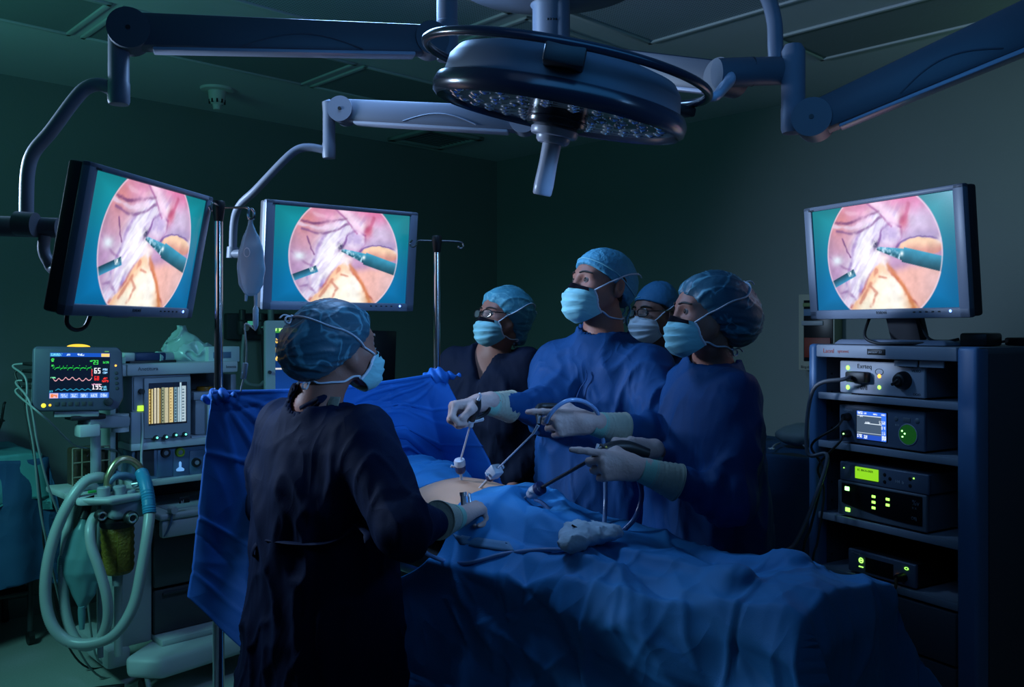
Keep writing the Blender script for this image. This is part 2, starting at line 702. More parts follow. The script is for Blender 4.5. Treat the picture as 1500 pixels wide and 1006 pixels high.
struct('floor', rbox(MB(), -0.1, ROOM_B + .1, -0.1, ROOM_A + .1, -0.1, 0), M_floor, 'pale speckled vinyl floor of the operating theatre')
struct('ceiling', rbox(MB(), -0.1, ROOM_B + .1, -0.1, ROOM_A + .1, CEIL, CEIL + .1), M_ceil, 'dim painted ceiling with recessed panels')
struct('wall_left', rbox(MB(), -0.1, 0, -0.1, ROOM_A + .1, 0, CEIL), M_wall, 'dark wall behind the anaesthesia equipment')
struct('wall_right', rbox(MB(), 0, ROOM_B, -0.1, 0, 0, CEIL), M_wall, 'greenish grey wall behind the surgical team')
struct('wall_near', rbox(MB(), 0, ROOM_B, ROOM_A, ROOM_A + .1, 0, CEIL), M_wall, 'plain wall on the camera side of the room')
struct('wall_side', rbox(MB(), ROOM_B, ROOM_B + .1, -0.1, ROOM_A + .1, 0, CEIL), M_wall, 'plain wall beyond the equipment rack')
bb = MB()
rbox(bb, 0, 0.012, 0, ROOM_A, 0, 0.1)
struct('baseboard_left', bb, M_recess, 'dark coved baseboard along the left wall')
bb = MB()
rbox(bb, 0.012, ROOM_B, 0, 0.012, 0, 0.1)
struct('baseboard_right', bb, M_recess, 'dark coved baseboard along the right wall')

# perforated air panels: a fine dot pattern in the material
M_perf = mat('perforated_air_panel', (0.34, 0.42, 0.46), 0.5)
nt = M_perf.node_tree
tc, vo, cr = nt.nodes.new('ShaderNodeTexCoord'), nt.nodes.new('ShaderNodeTexVoronoi'), nt.nodes.new('ShaderNodeValToRGB')
mp = nt.nodes.new('ShaderNodeMapping')
mp.inputs['Rotation'].default_value = (0, 0, -WROT)
vo.inputs['Scale'].default_value = 75
vo.inputs['Randomness'].default_value = 0.0
cr.color_ramp.elements[0].position, cr.color_ramp.elements[1].position = 0.25, 0.4
cr.color_ramp.elements[0].color, cr.color_ramp.elements[1].color = (0.05, 0.07, 0.08, 1), (0.36, 0.44, 0.48, 1)
nt.links.new(tc.outputs['Object'], mp.inputs['Vector'])
nt.links.new(mp.outputs['Vector'], vo.inputs['Vector'])
nt.links.new(vo.outputs['Distance'], cr.inputs['Fac'])
nt.links.new(cr.outputs['Color'], nt.nodes['Principled BSDF'].inputs['Base Color'])


def ceiling_panel(l0, l1, r0, r1, m, label, fr=0.022, drop=0.012):
    o = tag(build('ceiling_panel', rbox(MB(), l0 + fr, l1 - fr, r0 + fr, r1 - fr, CEIL - 0.003, CEIL), m, smooth=False), label, None, None, 'structure')
    f = MB()
    for q in ((l0, l1, r0, r0 + fr), (l0, l1, r1 - fr, r1), (l0, l0 + fr, r0, r1), (l1 - fr, l1, r0, r1)):
        rbox(f, *q, CEIL - drop, CEIL, 0.003)
    build('panel_frame', f, M_trim, o)
    return o


for i, (r0, r1, w) in enumerate(((3.40, 4.5, 'at the far left edge of the picture'), (2.24, 3.36, 'behind the left monitor arm'), (1.08, 2.2, 'behind the lower monitor arm'))):
    ceiling_panel(0.90, 1.42, r0, r1, M_recess, 'recessed dark ceiling panel ' + w)
ceiling_panel(1.79, 2.46, 2.18, 3.3, M_perf, 'perforated blue air panel left of the lamp post')
ceiling_panel(1.79, 2.46, 1.45, 2.1, M_perf, 'perforated air panel just behind the lamp post')
ceiling_panel(2.60, 3.5, 1.45, 2.1, M_perf, 'perforated air panel right of the lamp post')
ceiling_panel(2.60, 3.5, 2.18, 3.3, M_perf, 'perforated air panel on the near side of the lamp post')
ceiling_panel(3.02, 4.3, 0.65, 1.12, M_recess, 'recessed dark ceiling panel above the right arm')

# ceiling vent
M_vent = mat('vent_metal', (0.30, 0.36, 0.34), 0.5)
q = room(0.36, 0.9, CEIL)
t = thing('ceiling_vent', 'square louvred air vent in the ceiling near the room corner', 'vent', q, WROT)
f, s = MB(), MB()
for w in (0.42,):
    for k in range(4):
        c = Matrix.Rotation(k * math.pi / 2, 3, 'Z') @ V(w / 2, 0, -0.012)
        f.box(c, (0.05, w + 0.05, 0.022) if k % 2 == 0 else (w + 0.05, 0.05, 0.022), bev=0.004)
build('frame', f, M_vent, t)
for k in range(9):
    s.box((0, -0.17 + k * 0.0425, -0.008), (0.38, 0.028, 0.004), Matrix.Rotation(R(35), 3, 'X'))
build('louvre', s, M_recess, t)

# smoke detector
q = room(0.5, 2.53, CEIL)
t = thing('smoke_detector', 'small pale smoke detector on the ceiling above the left monitor', 'smoke detector', q)
M_det = mat('detector_plastic', (0.55, 0.58, 0.54), 0.5)
M_black = mat('black_plastic', (0.012, 0.013, 0.015), 0.45)
build('base_plate', MB().lathe([(0.0, -0.016), (0.055, -0.016), (0.085, -0.012), (0.09, 0.0)], 32), M_det, t)
build('sensor_body', MB().lathe([(0.0, -0.115), (0.02, -0.115), (0.024, -0.09), (0.042, -0.075), (0.048, -0.016)], 28), M_det, t)
s = MB()
for k in range(10):
    a = k * math.pi / 5
    s.box((0.041 * math.cos(a), 0.041 * math.sin(a), -0.072), (0.008, 0.009, 0.02), Matrix.Rotation(a, 3, 'Z'))
build('slot', s, M_black, t)

# ------------------------------------------------------------------ what the screens show
def lap_image(nx=250, ny=156):
    """The endoscope picture: teal surround, round field with pink and violet tissue, a pale mound and two instruments."""
    u, v = np.meshgrid(np.linspace(0, 1, nx), np.linspace(0, 1, ny), indexing='ij')
    x, y = (u - 0.51) * 1.6 / 0.655, (0.49 - v) / 0.655

    def C(r, g, b):
        return np.array([r, g, b], dtype=np.float64) / 255

    def mix(a, b, t):
        return a * (1 - t[..., None]) + b * t[..., None]

    def n3(ax, ay, s, o=3):
        return fbm(np.stack([ax, ay, np.zeros_like(ax)], -1), s, o)
    X0, Y0 = x, y
    x = X0 + 0.035 * n3(X0 * 4, Y0 * 4, 1) + 0.012 * n3(X0 * 13, Y0 * 13, 2)
    y = Y0 + 0.035 * n3(X0 * 4, Y0 * 4, 3) + 0.012 * n3(X0 * 13, Y0 * 13, 4)

    def blob(cx, cy, rx, ry, p=1.0):
        return np.exp(-(((x - cx) / rx) ** 2 + ((y - cy) / ry) ** 2) ** p)

    def stroke(pts, w, seed=0, rough=0.5):
        """Soft line along a polyline, broken by noise."""
        d = np.full(x.shape, 9.0)
        for (ax, ay), (bx, by) in zip(pts, pts[1:]):
            L2 = (bx - ax) ** 2 + (by - ay) ** 2
            t = np.clip(((x - ax) * (bx - ax) + (y - ay) * (by - ay)) / L2, 0, 1)
            d = np.minimum(d, np.hypot(x - ax - t * (bx - ax), y - ay - t * (by - ay)))
        return np.clip(np.exp(-(d / w) ** 2) * (1 - rough + 2 * rough * (0.5 + n3(X0 * 9, Y0 * 9, 80 + seed))), 0, 1)
    img = np.zeros(x.shape + (3,)) + C(190, 150, 190)
    img = mix(img, C(226, 152, 190), sstep(0.25, 0.75, y))
    img = mix(img, C(222, 140, 140), blob(-0.75, 0.5, 0.25, 0.25) * 0.9)
    img = mix(img, C(214, 160, 178), blob(-0.62, 0.22, 0.35, 0.2) * 0.8)
    img = mix(img, C(186, 150, 196), blob(-0.72, -0.35, 0.4, 0.3) * 0.9)
    img = mix(img, C(236, 120, 172), blob(0.52, 0.68, 0.3, 0.22) * 0.95)
    img = mix(img, C(214, 196, 230), blob(0.68, 0.40, 0.32, 0.22) * 0.95)
    img = mix(img, C(176, 160, 206), blob(0.72, 0.20, 0.4, 0.09) * 0.8)
    img = mix(img, C(242, 186, 176), sstep(0.10, 0.3, x) * sstep(-0.12, -0.3, y))
    img = mix(img, C(236, 204, 214), blob(0.85, -0.5, 0.25, 0.3) * 0.6)
    # fibrous cord sweeping from the upper middle to the lower left
    arc = [(0.30, 0.42), (0.05, 0.50), (-0.18, 0.36), (-0.34, 0.14), (-0.44, -0.12), (-0.50, -0.40), (-0.66, -0.80)]
    fx, fy = (x * 0.62 + y * 0.78), (-x * 0.78 + y * 0.62)
    fib = n3(fx * 2.0, fy * 22, 5)
    body = stroke(arc, 0.20, 1, 0.1)
    img = mix(img, mix(np.zeros_like(img) + C(206, 194, 232), C(244, 242, 255), np.clip(0.5 + 1.2 * fib, 0, 1)), np.clip(body * 1.25, 0, 1))
    img = mix(img, C(146, 122, 196), stroke([(0.22, 0.34), (0.0, 0.36), (-0.14, 0.22), (-0.22, 0.02), (-0.32, -0.2), (-0.42, -0.5)], 0.032, 2) * 0.8)
    img = mix(img, C(140, 108, 186), stroke([(-0.36, 0.36), (-0.50, 0.12), (-0.58, -0.15), (-0.66, -0.5)], 0.03, 3) * 0.6)
    img = mix(img, C(252, 250, 255), stroke([(-0.02, 0.30), (-0.20, 0.12), (-0.30, -0.1)], 0.055, 4, 0.2) * 0.95)
    # rounded lobe beside it
    ball = blob(0.14, 0.26, 0.21, 0.15, 2.0)
    img = mix(img, mix(np.zeros_like(img) + C(196, 178, 224), C(236, 220, 246), np.clip(0.5 + 1.5 * n3(X0 * 8, Y0 * 8, 21), 0, 1)), ball)
    img = mix(img, C(120, 78, 150), stroke([(-0.06, 0.16), (0.02, 0.36), (0.2, 0.43), (0.36, 0.36)], 0.02, 5) * 0.75)
    img = mix(img, C(150, 90, 150), stroke([(0.36, 0.36), (0.36, 0.2), (0.28, 0.10)], 0.02, 6) * 0.6)
    # folds across the top
    for k, (pts, w, c, o) in enumerate((([(-0.95, 0.56), (-0.6, 0.50), (-0.3, 0.56), (0.0, 0.60)], 0.022, (120, 70, 120), 0.8), ([(-0.8, 0.40), (-0.5, 0.34), (-0.2, 0.42), (0.05, 0.52)], 0.02, (126, 84, 140), 0.7),
                                        ([(-0.85, 0.48), (-0.5, 0.43), (-0.15, 0.50)], 0.03, (236, 214, 240), 0.8), ([(-0.6, 0.66), (-0.3, 0.62), (0.0, 0.70)], 0.03, (240, 190, 215), 0.7),
                                        ([(-0.70, 0.30), (-0.62, 0.12), (-0.56, 0.02)], 0.012, (120, 76, 130), 0.8), ([(-0.95, 0.02), (-0.7, -0.16), (-0.55, -0.2)], 0.02, (150, 104, 160), 0.6),
                                        ([(-0.8, -0.52), (-0.66, -0.5), (-0.52, -0.62)], 0.02, (140, 100, 160), 0.6), ([(-0.6, -0.3), (-0.64, -0.55), (-0.72, -0.75)], 0.03, (216, 190, 226), 0.8))):
        img = mix(img, C(*c), stroke(pts, w, 10 + k, 0.6) * o)
    img = mix(img, C(248, 214, 240), stroke([(-0.12, 0.80), (0.08, 0.60), (0.26, 0.42)], 0.075, 30, 0.1) * 0.9)
    img = mix(img, C(168, 100, 160), stroke([(-0.22, 0.78), (0.0, 0.58), (0.2, 0.38)], 0.018, 31) * 0.7)
    img = mix(img, C(190, 76, 110), blob(0.40, 0.44, 0.07, 0.14) * 0.85)
    img = mix(img, C(196, 90, 130), stroke([(0.5, 0.66), (0.44, 0.5), (0.36, 0.42)], 0.03, 32) * 0.6)
    # peach lump above the right instrument
    e2 = ((x - 0.66) / 0.36) ** 2 + ((y - 0.06) / 0.13) ** 2
    img = mix(img, mix(np.zeros_like(img) + C(214, 150, 140), C(250, 212, 180), sstep(-0.02, 0.16, y)), sstep(1.12, 0.8, e2))
    img = mix(img, C(110, 84, 150), np.exp(-((e2 - 1.12) / 0.16) ** 2) * sstep(0.0, 0.08, y) * 0.75)
    # pale cone and cream mound in the lower middle
    cone = sstep(0.02, 0.10, 0.10 + np.clip(0.10 - y, 0, 1) * 0.75 - np.abs(x + 0.10 - 0.25 * y)) * sstep(0.16, 0.02, y) * sstep(-0.55, -0.2, y)
    img = mix(img, mix(np.zeros_like(img) + C(222, 214, 240), C(255, 253, 255), np.clip(0.6 + 1.2 * fib, 0, 1)), cone)
    half = 0.05 + np.clip(-0.10 - y, 0, 2) * 0.80
    inside = half - np.abs(x - 0.0 - 0.05 * y) + 0.05 * n3(X0 * 5, Y0 * 5, 31)
    mound = sstep(-0.02, 0.05, inside) * sstep(-0.06, -0.18, y)
    cream = mix(np.zeros_like(img) + C(246, 196, 160), C(255, 246, 226), sstep(0.06, 0.30, inside + 0.12 * n3(X0 * 3, Y0 * 3, 33)))
    cream = mix(cream, C(255, 252, 246), blob(0.20, -0.5, 0.20, 0.32))
    img = mix(img, cream, mound)
    img = mix(img, C(190, 104, 96), np.exp(-(inside / 0.03) ** 2) * sstep(-0.15, -0.3, y) * np.clip(0.55 + n3(X0 * 8, Y0 * 8, 40), 0, 1) * 0.8)
    for k, (pts, w) in enumerate((([(-0.10, -0.22), (-0.16, -0.36), (-0.28, -0.46), (-0.42, -0.66)], 0.022), ([(-0.22, -0.46), (-0.14, -0.56), (-0.24, -0.74)], 0.018), ([(-0.06, -0.3), (0.06, -0.34)], 0.014))):
        img = mix(img, C(200, 122, 104), stroke(pts, w * 1.3, 50 + k, 0.8) * 0.65)
    img = mix(img, C(206, 120, 70), stroke([(0.10, -0.15), (0.30, -0.40), (0.44, -0.62), (0.50, -0.85)], 0.035, 55) * 0.75)
    img = mix(img, C(250, 236, 232), blob(0.05, -0.05, 0.10, 0.08) * 0.8)
    img = mix(img, C(232, 242, 255), blob(-0.81, -0.04, 0.10, 0.075))
    img = mix(img, C(250, 240, 250), blob(0.98, 0.14, 0.06, 0.05) * 0.8)
    x, y = X0, Y0

    def instrument(ax, ay, bx, by, wfun, jaw, col, jawc, seed):
        L = math.hypot(bx - ax, by - ay)
        t = ((x - ax) * (bx - ax) + (y - ay) * (by - ay)) / L
        s = ((y - ay) * (bx - ax) - (x - ax) * (by - ay)) / L
        wd = wfun(t)
        m = sstep(0.012, 0, np.abs(s) - wd) * sstep(-0.02, 0.0, t)
        sh = C(*col) * (0.62 + 0.62 * np.clip(s / np.maximum(wd, 0.01) * 0.5 + 0.45, 0, 1))[..., None]
        sh = mix(sh, C(*jawc), (t < jaw) * np.clip(0.30 + 1.1 * n3(x * 26, y * 26, seed, 2), 0, 1))
        return m, sh, t, s
    m, sh, t, s = instrument(-0.06, 0.09, 1.02, -0.21, lambda t: np.where(t < 0.44, 0.020 + 0.13 * t, 0.098), 0.40, (52, 132, 162), (176, 212, 232), 60)
    img = mix(img, sh, m)
    img = mix(img, C(240, 250, 255), np.exp(-((t - 0.42) / 0.03) ** 2 - ((s - 0.01) / 0.035) ** 2))
    img = mix(img, C(58, 54, 92), np.exp(-((x + 0.09) / 0.05) ** 2 - ((y - 0.15) / 0.07) ** 2) * np.clip(0.6 + n3(x * 25, y * 25, 61), 0, 1))
    m, sh, t, s = instrument(-0.50, -0.235, -1.05, -0.45, lambda t: 0.050 + 0 * t, 0.12, (52, 124, 160), (240, 250, 255), 64)
    img = mix(img, sh, m)
    rr = np.sqrt(x * x + y * y)
    img = np.clip(img * (1.06 - 0.10 * rr ** 2)[..., None] * (1.0 + 0.08 * n3(x * 11, y * 11, 70))[..., None], 0, 1)
    img = mix(img, C(235, 215, 235), np.exp(-((rr - 0.985) / 0.012) ** 2) * 0.8)
    out = mix(np.zeros_like(img) + C(24, 150, 164), C(10, 118, 178), sstep(0.0, 0.9, v))
    out = out * (0.86 + 0.14 * sstep(0.0, 0.15, np.minimum(np.minimum(u, 1 - u), np.minimum(v, 1 - v))))[..., None]
    return u, v, mix(out, img, sstep(1.005, 0.99, rr))


def srgb2lin(c):
    return np.where(c <= 0.04045, c / 12.92, ((np.clip(c, 0, 1) + 0.055) / 1.055) ** 2.4)


def display_mat(name, strength):
    m = mat(name, (0.01, 0.01, 0.012), 0.18)
    nt = m.node_tree
    a = nt.nodes.new('ShaderNodeVertexColor')
    a.layer_name = 'picture'
    b = nt.nodes['Principled BSDF']
    nt.links.new(a.outputs['Color'], b.inputs['Emission Color'])
    b.inputs['Emission Strength'].default_value = strength
    return m


def display_mesh(name, u, v, rgb, w, h, m):
    """A flat display w x h in the local xz plane, centred, showing rgb (sRGB 0..1)."""
    G = np.stack([(u - 0.5) * w, np.zeros_like(u), (0.5 - v) * h], -1)
    mb = MB().grid(G)
    me = bpy.data.meshes.new(name)
    me.from_pydata(mb.v, [], [f[::-1] for f in mb.f])
    c = np.concatenate([srgb2lin(rgb.reshape(-1, 3)), np.ones((rgb.shape[0] * rgb.shape[1], 1))], 1)
    at = me.color_attributes.new('picture', 'FLOAT_COLOR', 'POINT')
    at.data.foreach_set('color', c.astype(np.float32).ravel())
    me.materials.append(m)
    return me


def add_display(name, me, parent, loc):
    o = bpy.data.objects.new(name, me)
    return _link(o, parent, Matrix.Translation(Vector(loc)))


# 5 x 7 dot lettering for the small displays
GLYPH = {'0': '7555557', '1': '2622227', '2': '7117447', '3': '7117117', '4': '5557111', '5': '7447117', '6': '7447557', '7': '7112222', '8': '7557557', '9': '7557117'}


def stamp(img, s, x, y, k, col):
    """Digits as 3 x 7 dots, each dot k cells (img indexed [x, y])."""
    for ch in s:
        if ch in GLYPH:
            for r, d in enumerate(GLYPH[ch]):
                for c in range(3):
                    if int(d) >> (2 - c) & 1:
                        img[int(x + c * k):int(x + (c + 1) * k), int(y + r * k):int(y + (r + 1) * k)] = col
        x += 4 * k


# ------------------------------------------------------------------ the three picture monitors
M_bezel = mat('monitor_bezel_grey', (0.20, 0.235, 0.31), 0.4, spec=0.5)
M_case = mat('monitor_case_dark', (0.035, 0.038, 0.045), 0.45)
M_print = mat('grey_print', (0.03, 0.035, 0.04), 0.6)
M_blue_led = glow('blue_led', (0.12, 0.25, 1.0), 6.0)
SCREEN = display_mesh('endoscope_screen', *lap_image(), 0.522, 0.326, display_mat('endoscope_picture', 1.0))
MW, MH = 0.590, 0.372


def monitor(label, centre, X, pitch, group):
    X = Vector((X[0], X[1], 0)).normalized()
    n0 = Vector((X.y, -X.x, 0))
    Z = Vector((0, 0, 1)) * math.cos(pitch) + n0 * math.sin(pitch)
    Y = Z.cross(X)
    M = Matrix((X, Y, Z)).transposed().to_4x4()
    M.translation = Vector(centre)
    t = thing('medical_monitor', label, 'monitor', M=M, group=group)
    sw, sh, off = 0.522, 0.326, 0.007
    f = MB()
    th = 0.024
    f.box((0, 0.012, (MH / 2 + sh / 2 + off) / 2), (MW, th, MH / 2 - sh / 2 - off), bev=0.005)
    f.box((0, 0.012, -(MH / 2 + sh / 2 - off) / 2), (MW, th, MH / 2 - sh / 2 + off), bev=0.005)
    for s in (-1, 1):
        f.box((s * (MW / 2 + sw / 2) / 2, 0.012, 0), (MW / 2 - sw / 2, th, MH), bev=0.005)
    build('bezel', f, M_bezel, t)
    c = MB()
    c.box((0, 0.042, 0), (MW - 0.004, 0.04, MH - 0.004), bev=0.008)
    c.hexa([V(-0.22, 0.06, -0.14), V(0.22, 0.06, -0.14), V(0.16, 0.088, -0.1), V(-0.16, 0.088, -0.1), V(-0.22, 0.06, 0.14), V(0.22, 0.06, 0.14), V(0.16, 0.088, 0.1), V(-0.16, 0.088, 0.1)], 0.006)
    build('back_casing', c, M_case, t)
    add_display('screen', SCREEN, t, (0, 0.006, off))
    build('power_light', MB().lathe([(0.0, 0.002), (0.0038, 0.001), (0.0042, -0.001)], 14, Matrix.Translation((0.235, 0.0, -0.166)) @ Matrix.Rotation(R(90), 4, 'X')), M_blue_led, t)
    for k in range(5):
        build('menu_button', MB().box((0.115 + k * 0.021, -0.0005, -0.167), (0.008, 0.002, 0.004), bev=0.0008), M_print, t)
    text('maker_lettering', 'totoei', 0.016, M_print, t, (-0.022, -0.0006, -0.171))
    text('model_lettering', 'titeist', 0.010, M_print, t, (-0.272, -0.0006, 0.171))
    return t, M


mon_left, MM1 = monitor('large tilted monitor at the far left, hanging from the long ceiling arm', (-0.983, 2.38, 1.711), (0.16, 0.987), R(11), 'endoscope monitors')
mon_mid, MM2 = monitor('monitor behind the IV poles, above the person seen from behind', (-0.597, 3.14, 1.746), (0.8, 0.6), R(6), 'endoscope monitors')
mon_rack, MM3 = monitor('monitor standing on top of the equipment rack', (1.120, 2.692, 1.713), (0.446, -0.895), R(5), 'endoscope monitors')
# dangling cable loop under the left monitor
build('cable_loop', MB().tube([V(-0.2, 0.06, -0.18), V(-0.195, 0.06, -0.215), V(-0.16, 0.06, -0.232), V(-0.12, 0.06, -0.222), V(-0.105, 0.06, -0.18)], 0.0055, 10, 6), M_black, mon_left)
build('handle_tab', MB().box((-0.02, 0.045, -0.189), (0.09, 0.02, 0.012), bev=0.004), M_bezel, mon_left)

# ------------------------------------------------------------------ ceiling arms
M_arm = mat('arm_white_enamel', (0.15, 0.165, 0.21), 0.45, spec=0.35)
M_arm_d = mat('arm_grey_enamel', (0.085, 0.095, 0.12), 0.45)
M_arm_s = mat('arm_underside_trim', (0.42, 0.45, 0.56), 0.3)
M_steel = mat('brushed_steel', (0.62, 0.64, 0.68), 0.28, metal=1.0)


def spring_arm(t, a, b, h0, h1, w, m, name='spring_arm', knob=1.0):
    """Beam with round knuckles at both ends and a pale underside strip."""
    a, b = Vector(a), Vector(b)
    d = (b - a).normalized()
    s = d.cross(Vector((0, 0, 1))).normalized()
    u = s.cross(d)
    o = build(name, MB().beam(a, b, h0, h1, w, w * 0.8, bev=0.014), m, t, True)
    for c, r, hh in ((a, w * 0.58, h0), (b, w * 0.48, h1)):
        kn = build('knuckle', MB().cyl(c - s * r, c + s * r, hh * 0.58 * knob, seg=32), m, t, True)
        for q in (-1, 1):
            build('pivot_pin', MB().cyl(c + s * q * (r - 0.002), c + s * q * (r + 0.003), 0.006, seg=12), M_black, kn, True)
    build('underside_strip', MB().beam(a + d * h0 * 0.6 - u * (h0 * 0.5 + 0.001), b - d * h1 * 0.6 - u * (h1 * 0.5 + 0.001), 0.012, 0.012, w * 0.7, bev=0.004), M_arm_s, t, True)
    # moulded swoosh line on both faces
    for q in (-1, 1):
        pts = [a.lerp(b, 0.35 + 0.4 * i / 12) + s * q * (w * 0.465) - u * (h0 * 0.42 - h0 * 0.42 * math.sin(math.pi * i / 12)) for i in range(13)]
        build('moulded_line', MB().tube(pts, 0.0025, 6), m, o, True)
    return o


# arm of the left monitor
t = thing('jointed_boom', 'long ceiling arm across the top left that carries the tilted monitor', 'ceiling arm', (P(655, 0, 2.7).x, 2.7, CEIL), group='ceiling arms')
J1, J0 = P(190, 47, 2.42), P(630, 60, 2.68)
spring_arm(t, J1, J0, 0.095, 0.088, 0.075, M_arm_d)
c = P(655, 60, 2.7)
build('ceiling_post', MB().lathe([(0.09, CEIL - 0.0), (0.09, CEIL - 0.03), (0.032, CEIL - 0.05), (0.032, c.z + 0.06), (0.034, c.z + 0.058), (0.034, c.z - 0.05), (0.03, c.z - 0.06)][::-1], 28, Matrix.Translation((c.x, c.y, 0))), M_arm, t, True)
e = P(175, 100, 2.42)
build('vertical_joint', MB().lathe([(0.0, P(0, 153, 2.42).z), (0.026, P(0, 153, 2.42).z), (0.029, P(0, 148, 2.42).z), (0.029, P(0, 122, 2.42).z), (0.0275, P(0, 120, 2.42).z), (0.0275, P(0, 40, 2.42).z), (0.02, P(0, 30, 2.42).z)], 28, Matrix.Translation((P(174, 0, 2.42).x, 2.42, 0))), M_arm, t, True)
build('bent_tube', MB().tube([P(168, 133, 2.42), P(148, 124, 2.42), P(128, 128, 2.42), P(110, 145, 2.42), P(75, 192, 2.42), P(50, 222, 2.42), P(41, 250, 2.42), P(39, 290, 2.42), P(39, 330, 2.42)], 0.0185, 16, 6), M_arm, t, True)
b1 = MB()
b1.cyl(P(-40, 330, 2.42), P(86, 334, 2.44), 0.028, seg=24)
b1.cyl(P(24, 327, 2.40), P(52, 329, 2.40), 0.033, seg=24)
build('cross_bar', b1, M_arm_d, t, True)
build('hook_tube', MB().tube([P(66, 345, 2.43), P(64, 365, 2.43), P(70, 381, 2.43), P(84, 394, 2.42), MM1 @ V(-0.1, 0.088, -0.03)], 0.016, 14, 6), M_arm, t, True)
build('mount_plate', MB().box((0, 0.091, 0), (0.13, 0.012, 0.13), bev=0.004).v and MB().box(MM1 @ V(0, 0.092, 0), (0.13, 0.012, 0.13), MM1.to_3x3(), 0.004), M_arm_d, t, True)

# arm of the middle monitor
t = thing('jointed_boom', 'lower pale ceiling arm ending above the monitor behind the IV poles', 'ceiling arm', (P(800, 0, 2.95).x, 2.98, CEIL), group='ceiling arms')
J1, J0 = P(503, 163, 3.05), P(768, 176, 2.98)
spring_arm(t, J1, J0, 0.075, 0.085, 0.075, M_arm)
end = P(830, 168, 2.96)
build('forearm', MB().beam(J0, P(812, 172, 2.97), 0.06, 0.07, 0.06, bev=0.012), M_arm, t, True)
build('ceiling_post', MB().lathe([(0.03, 2.16), (0.033, 2.17), (0.033, 2.3), (0.03, 2.31), (0.03, CEIL - .03), (0.08, CEIL - .02), (0.08, CEIL)], 24, Matrix.Translation((P(822, 0, 2.97).x, 2.97, 0))), M_arm, t, True)
D = 3.05
build('vertical_joint', MB().lathe([(0.0, P(0, 232, D).z), (0.021, P(0, 232, D).z), (0.023, P(0, 228, D).z), (0.023, P(0, 211, D).z), (0.0215, P(0, 209, D).z), (0.0215, P(0, 165, D).z), (0.024, P(0, 150, D).z), (0.0, P(0, 145, D).z)], 24, Matrix.Translation((P(482, 0, D).x, D, 0))), M_arm, t, True)
build('bent_tube', MB().tube([P(478, 220, D), P(455, 216, D), P(436, 219, D), P(415, 236, D), P(375, 278, D + .03), P(352, 300, D + .07), P(343, 325, D + .1), P(341, 375, D + .12)], 0.014, 14, 6), M_arm, t, True)
build('wrist_joint', MB().tube([P(341, 362, D + .12), P(340, 378, D + .12)], 0.02, 16), M_arm, t, True)
build('mount_link', MB().tube([P(341, 372, D + .12), MM2 @ V(-0.25, 0.13, 0.0), MM2 @ V(-0.05, 0.13, 0.0), MM2 @ V(0, 0.085, 0.0)], 0.016, 12, 5), M_arm_d, t, True)

# ------------------------------------------------------------------ surgical lamp with its post and right-hand joint
t = thing('surgical_light', 'round ceiling surgical lamp, switched off, with a white handle, on the central post', 'surgical light', (0.13, 3.0, CEIL))
LP_ = (0.13, 3.0)
build('ceiling_canopy', MB().lathe([(0.08, 2.60), (0.14, 2.62), (0.33, 2.68), (0.40, 2.735), (0.41, CEIL)], 48, Matrix.Translation((*LP_, 0))), M_arm, t, True)
z = [P(0, y, 3.0).z for y in (75, 12, 8, -4, -8)]
build('post', MB().lathe([(0.0, 2.34), (0.05, 2.345), (0.0605, 2.36), (0.0605, z[1]), (0.068, z[2]), (0.068, z[3]), (0.0605, z[4]), (0.0605, 2.62)], 36, Matrix.Translation((*LP_, 0))), M_arm, t, True)
for k in range(4):
    s = MB()
    a = R(-100 + k * 9)
    s.ball((LP_[0] + 0.06 * math.cos(a), LP_[1] + 0.06 * math.sin(a), 2.53), 0.004, 8, 6)
    build('screw', s, M_black, t, True)
# swing arm from the post to the joint at the right
JR = P(1105, 105, 2.35)
spring_arm(t, V(0.13, 3.0, 2.42), JR + V(-0.06, 0.06, 0.0), 0.105, 0.085, 0.08, M_arm_d, 'swing_arm')
o = build('joint_barrel', MB().tube([P(1050, 107, 2.28), P(1102, 105, 2.30), P(1103, 105, 2.30), P(1158, 103, 2.33)], [0.037, 0.0375, 0.0365, 0.037], 28), M_arm_d, t, True)
build('joint_seam', MB().tube([P(1100, 105, 2.30), P(1103, 105, 2.30)], 0.0378, 28), M_black, o, True)
build('riser_pipe', MB().tube([P(1138, 100, 2.32), P(1136, 70, 2.33), P(1134, 30, 2.36), P(1122, -8, 2.42), P(1095, -40, 2.5), P(1040, -60, 2.6)], 0.0205, 18, 6), M_arm, t, True)
# the lamp head
LC, LR = V(0.118, 2.1, 2.052), 0.296
LM = WM[t.name].inverted() @ Matrix.Translation(LC) @ Matrix.Rotation(R(11.2), 4, 'Y') @ Matrix.Rotation(R(7), 4, 'X')
M_house = mat('lamp_housing', (0.11, 0.125, 0.16), 0.45)
M_rim = mat('lamp_rim_black', (0.016, 0.02, 0.035), 0.22, spec=0.6)
M_lens = mat('lamp_lens', (0.16, 0.22, 0.26), 0.12, spec=0.7, trans=0.0)
M_refl = mat('led_reflector', (0.55, 0.62, 0.68), 0.12, metal=0.7)
build('housing', MB().lathe([(0.0, 0.115), (0.07, 0.112), (0.10, 0.1), (0.2, 0.082), (0.262, 0.062), (0.278, 0.04), (0.288, -0.02), (0.285, -0.026)][::-1], 72), M_house, t, M=LM)
build('rim', MB().lathe([(0.278, -0.036), (0.284, -0.05), (0.292, -0.055), (0.303, -0.045), (0.306, -0.025), (0.299, -0.008), (0.287, -0.004), (0.278, -0.01)], 72), M_rim, t, M=LM)
ln = build('lens', MB().lathe([(0.05, -0.036), (0.16, -0.04), (0.281, -0.041), (0.281, -0.03), (0.05, -0.03)], 72), M_lens, t, M=LM)
led0 = None
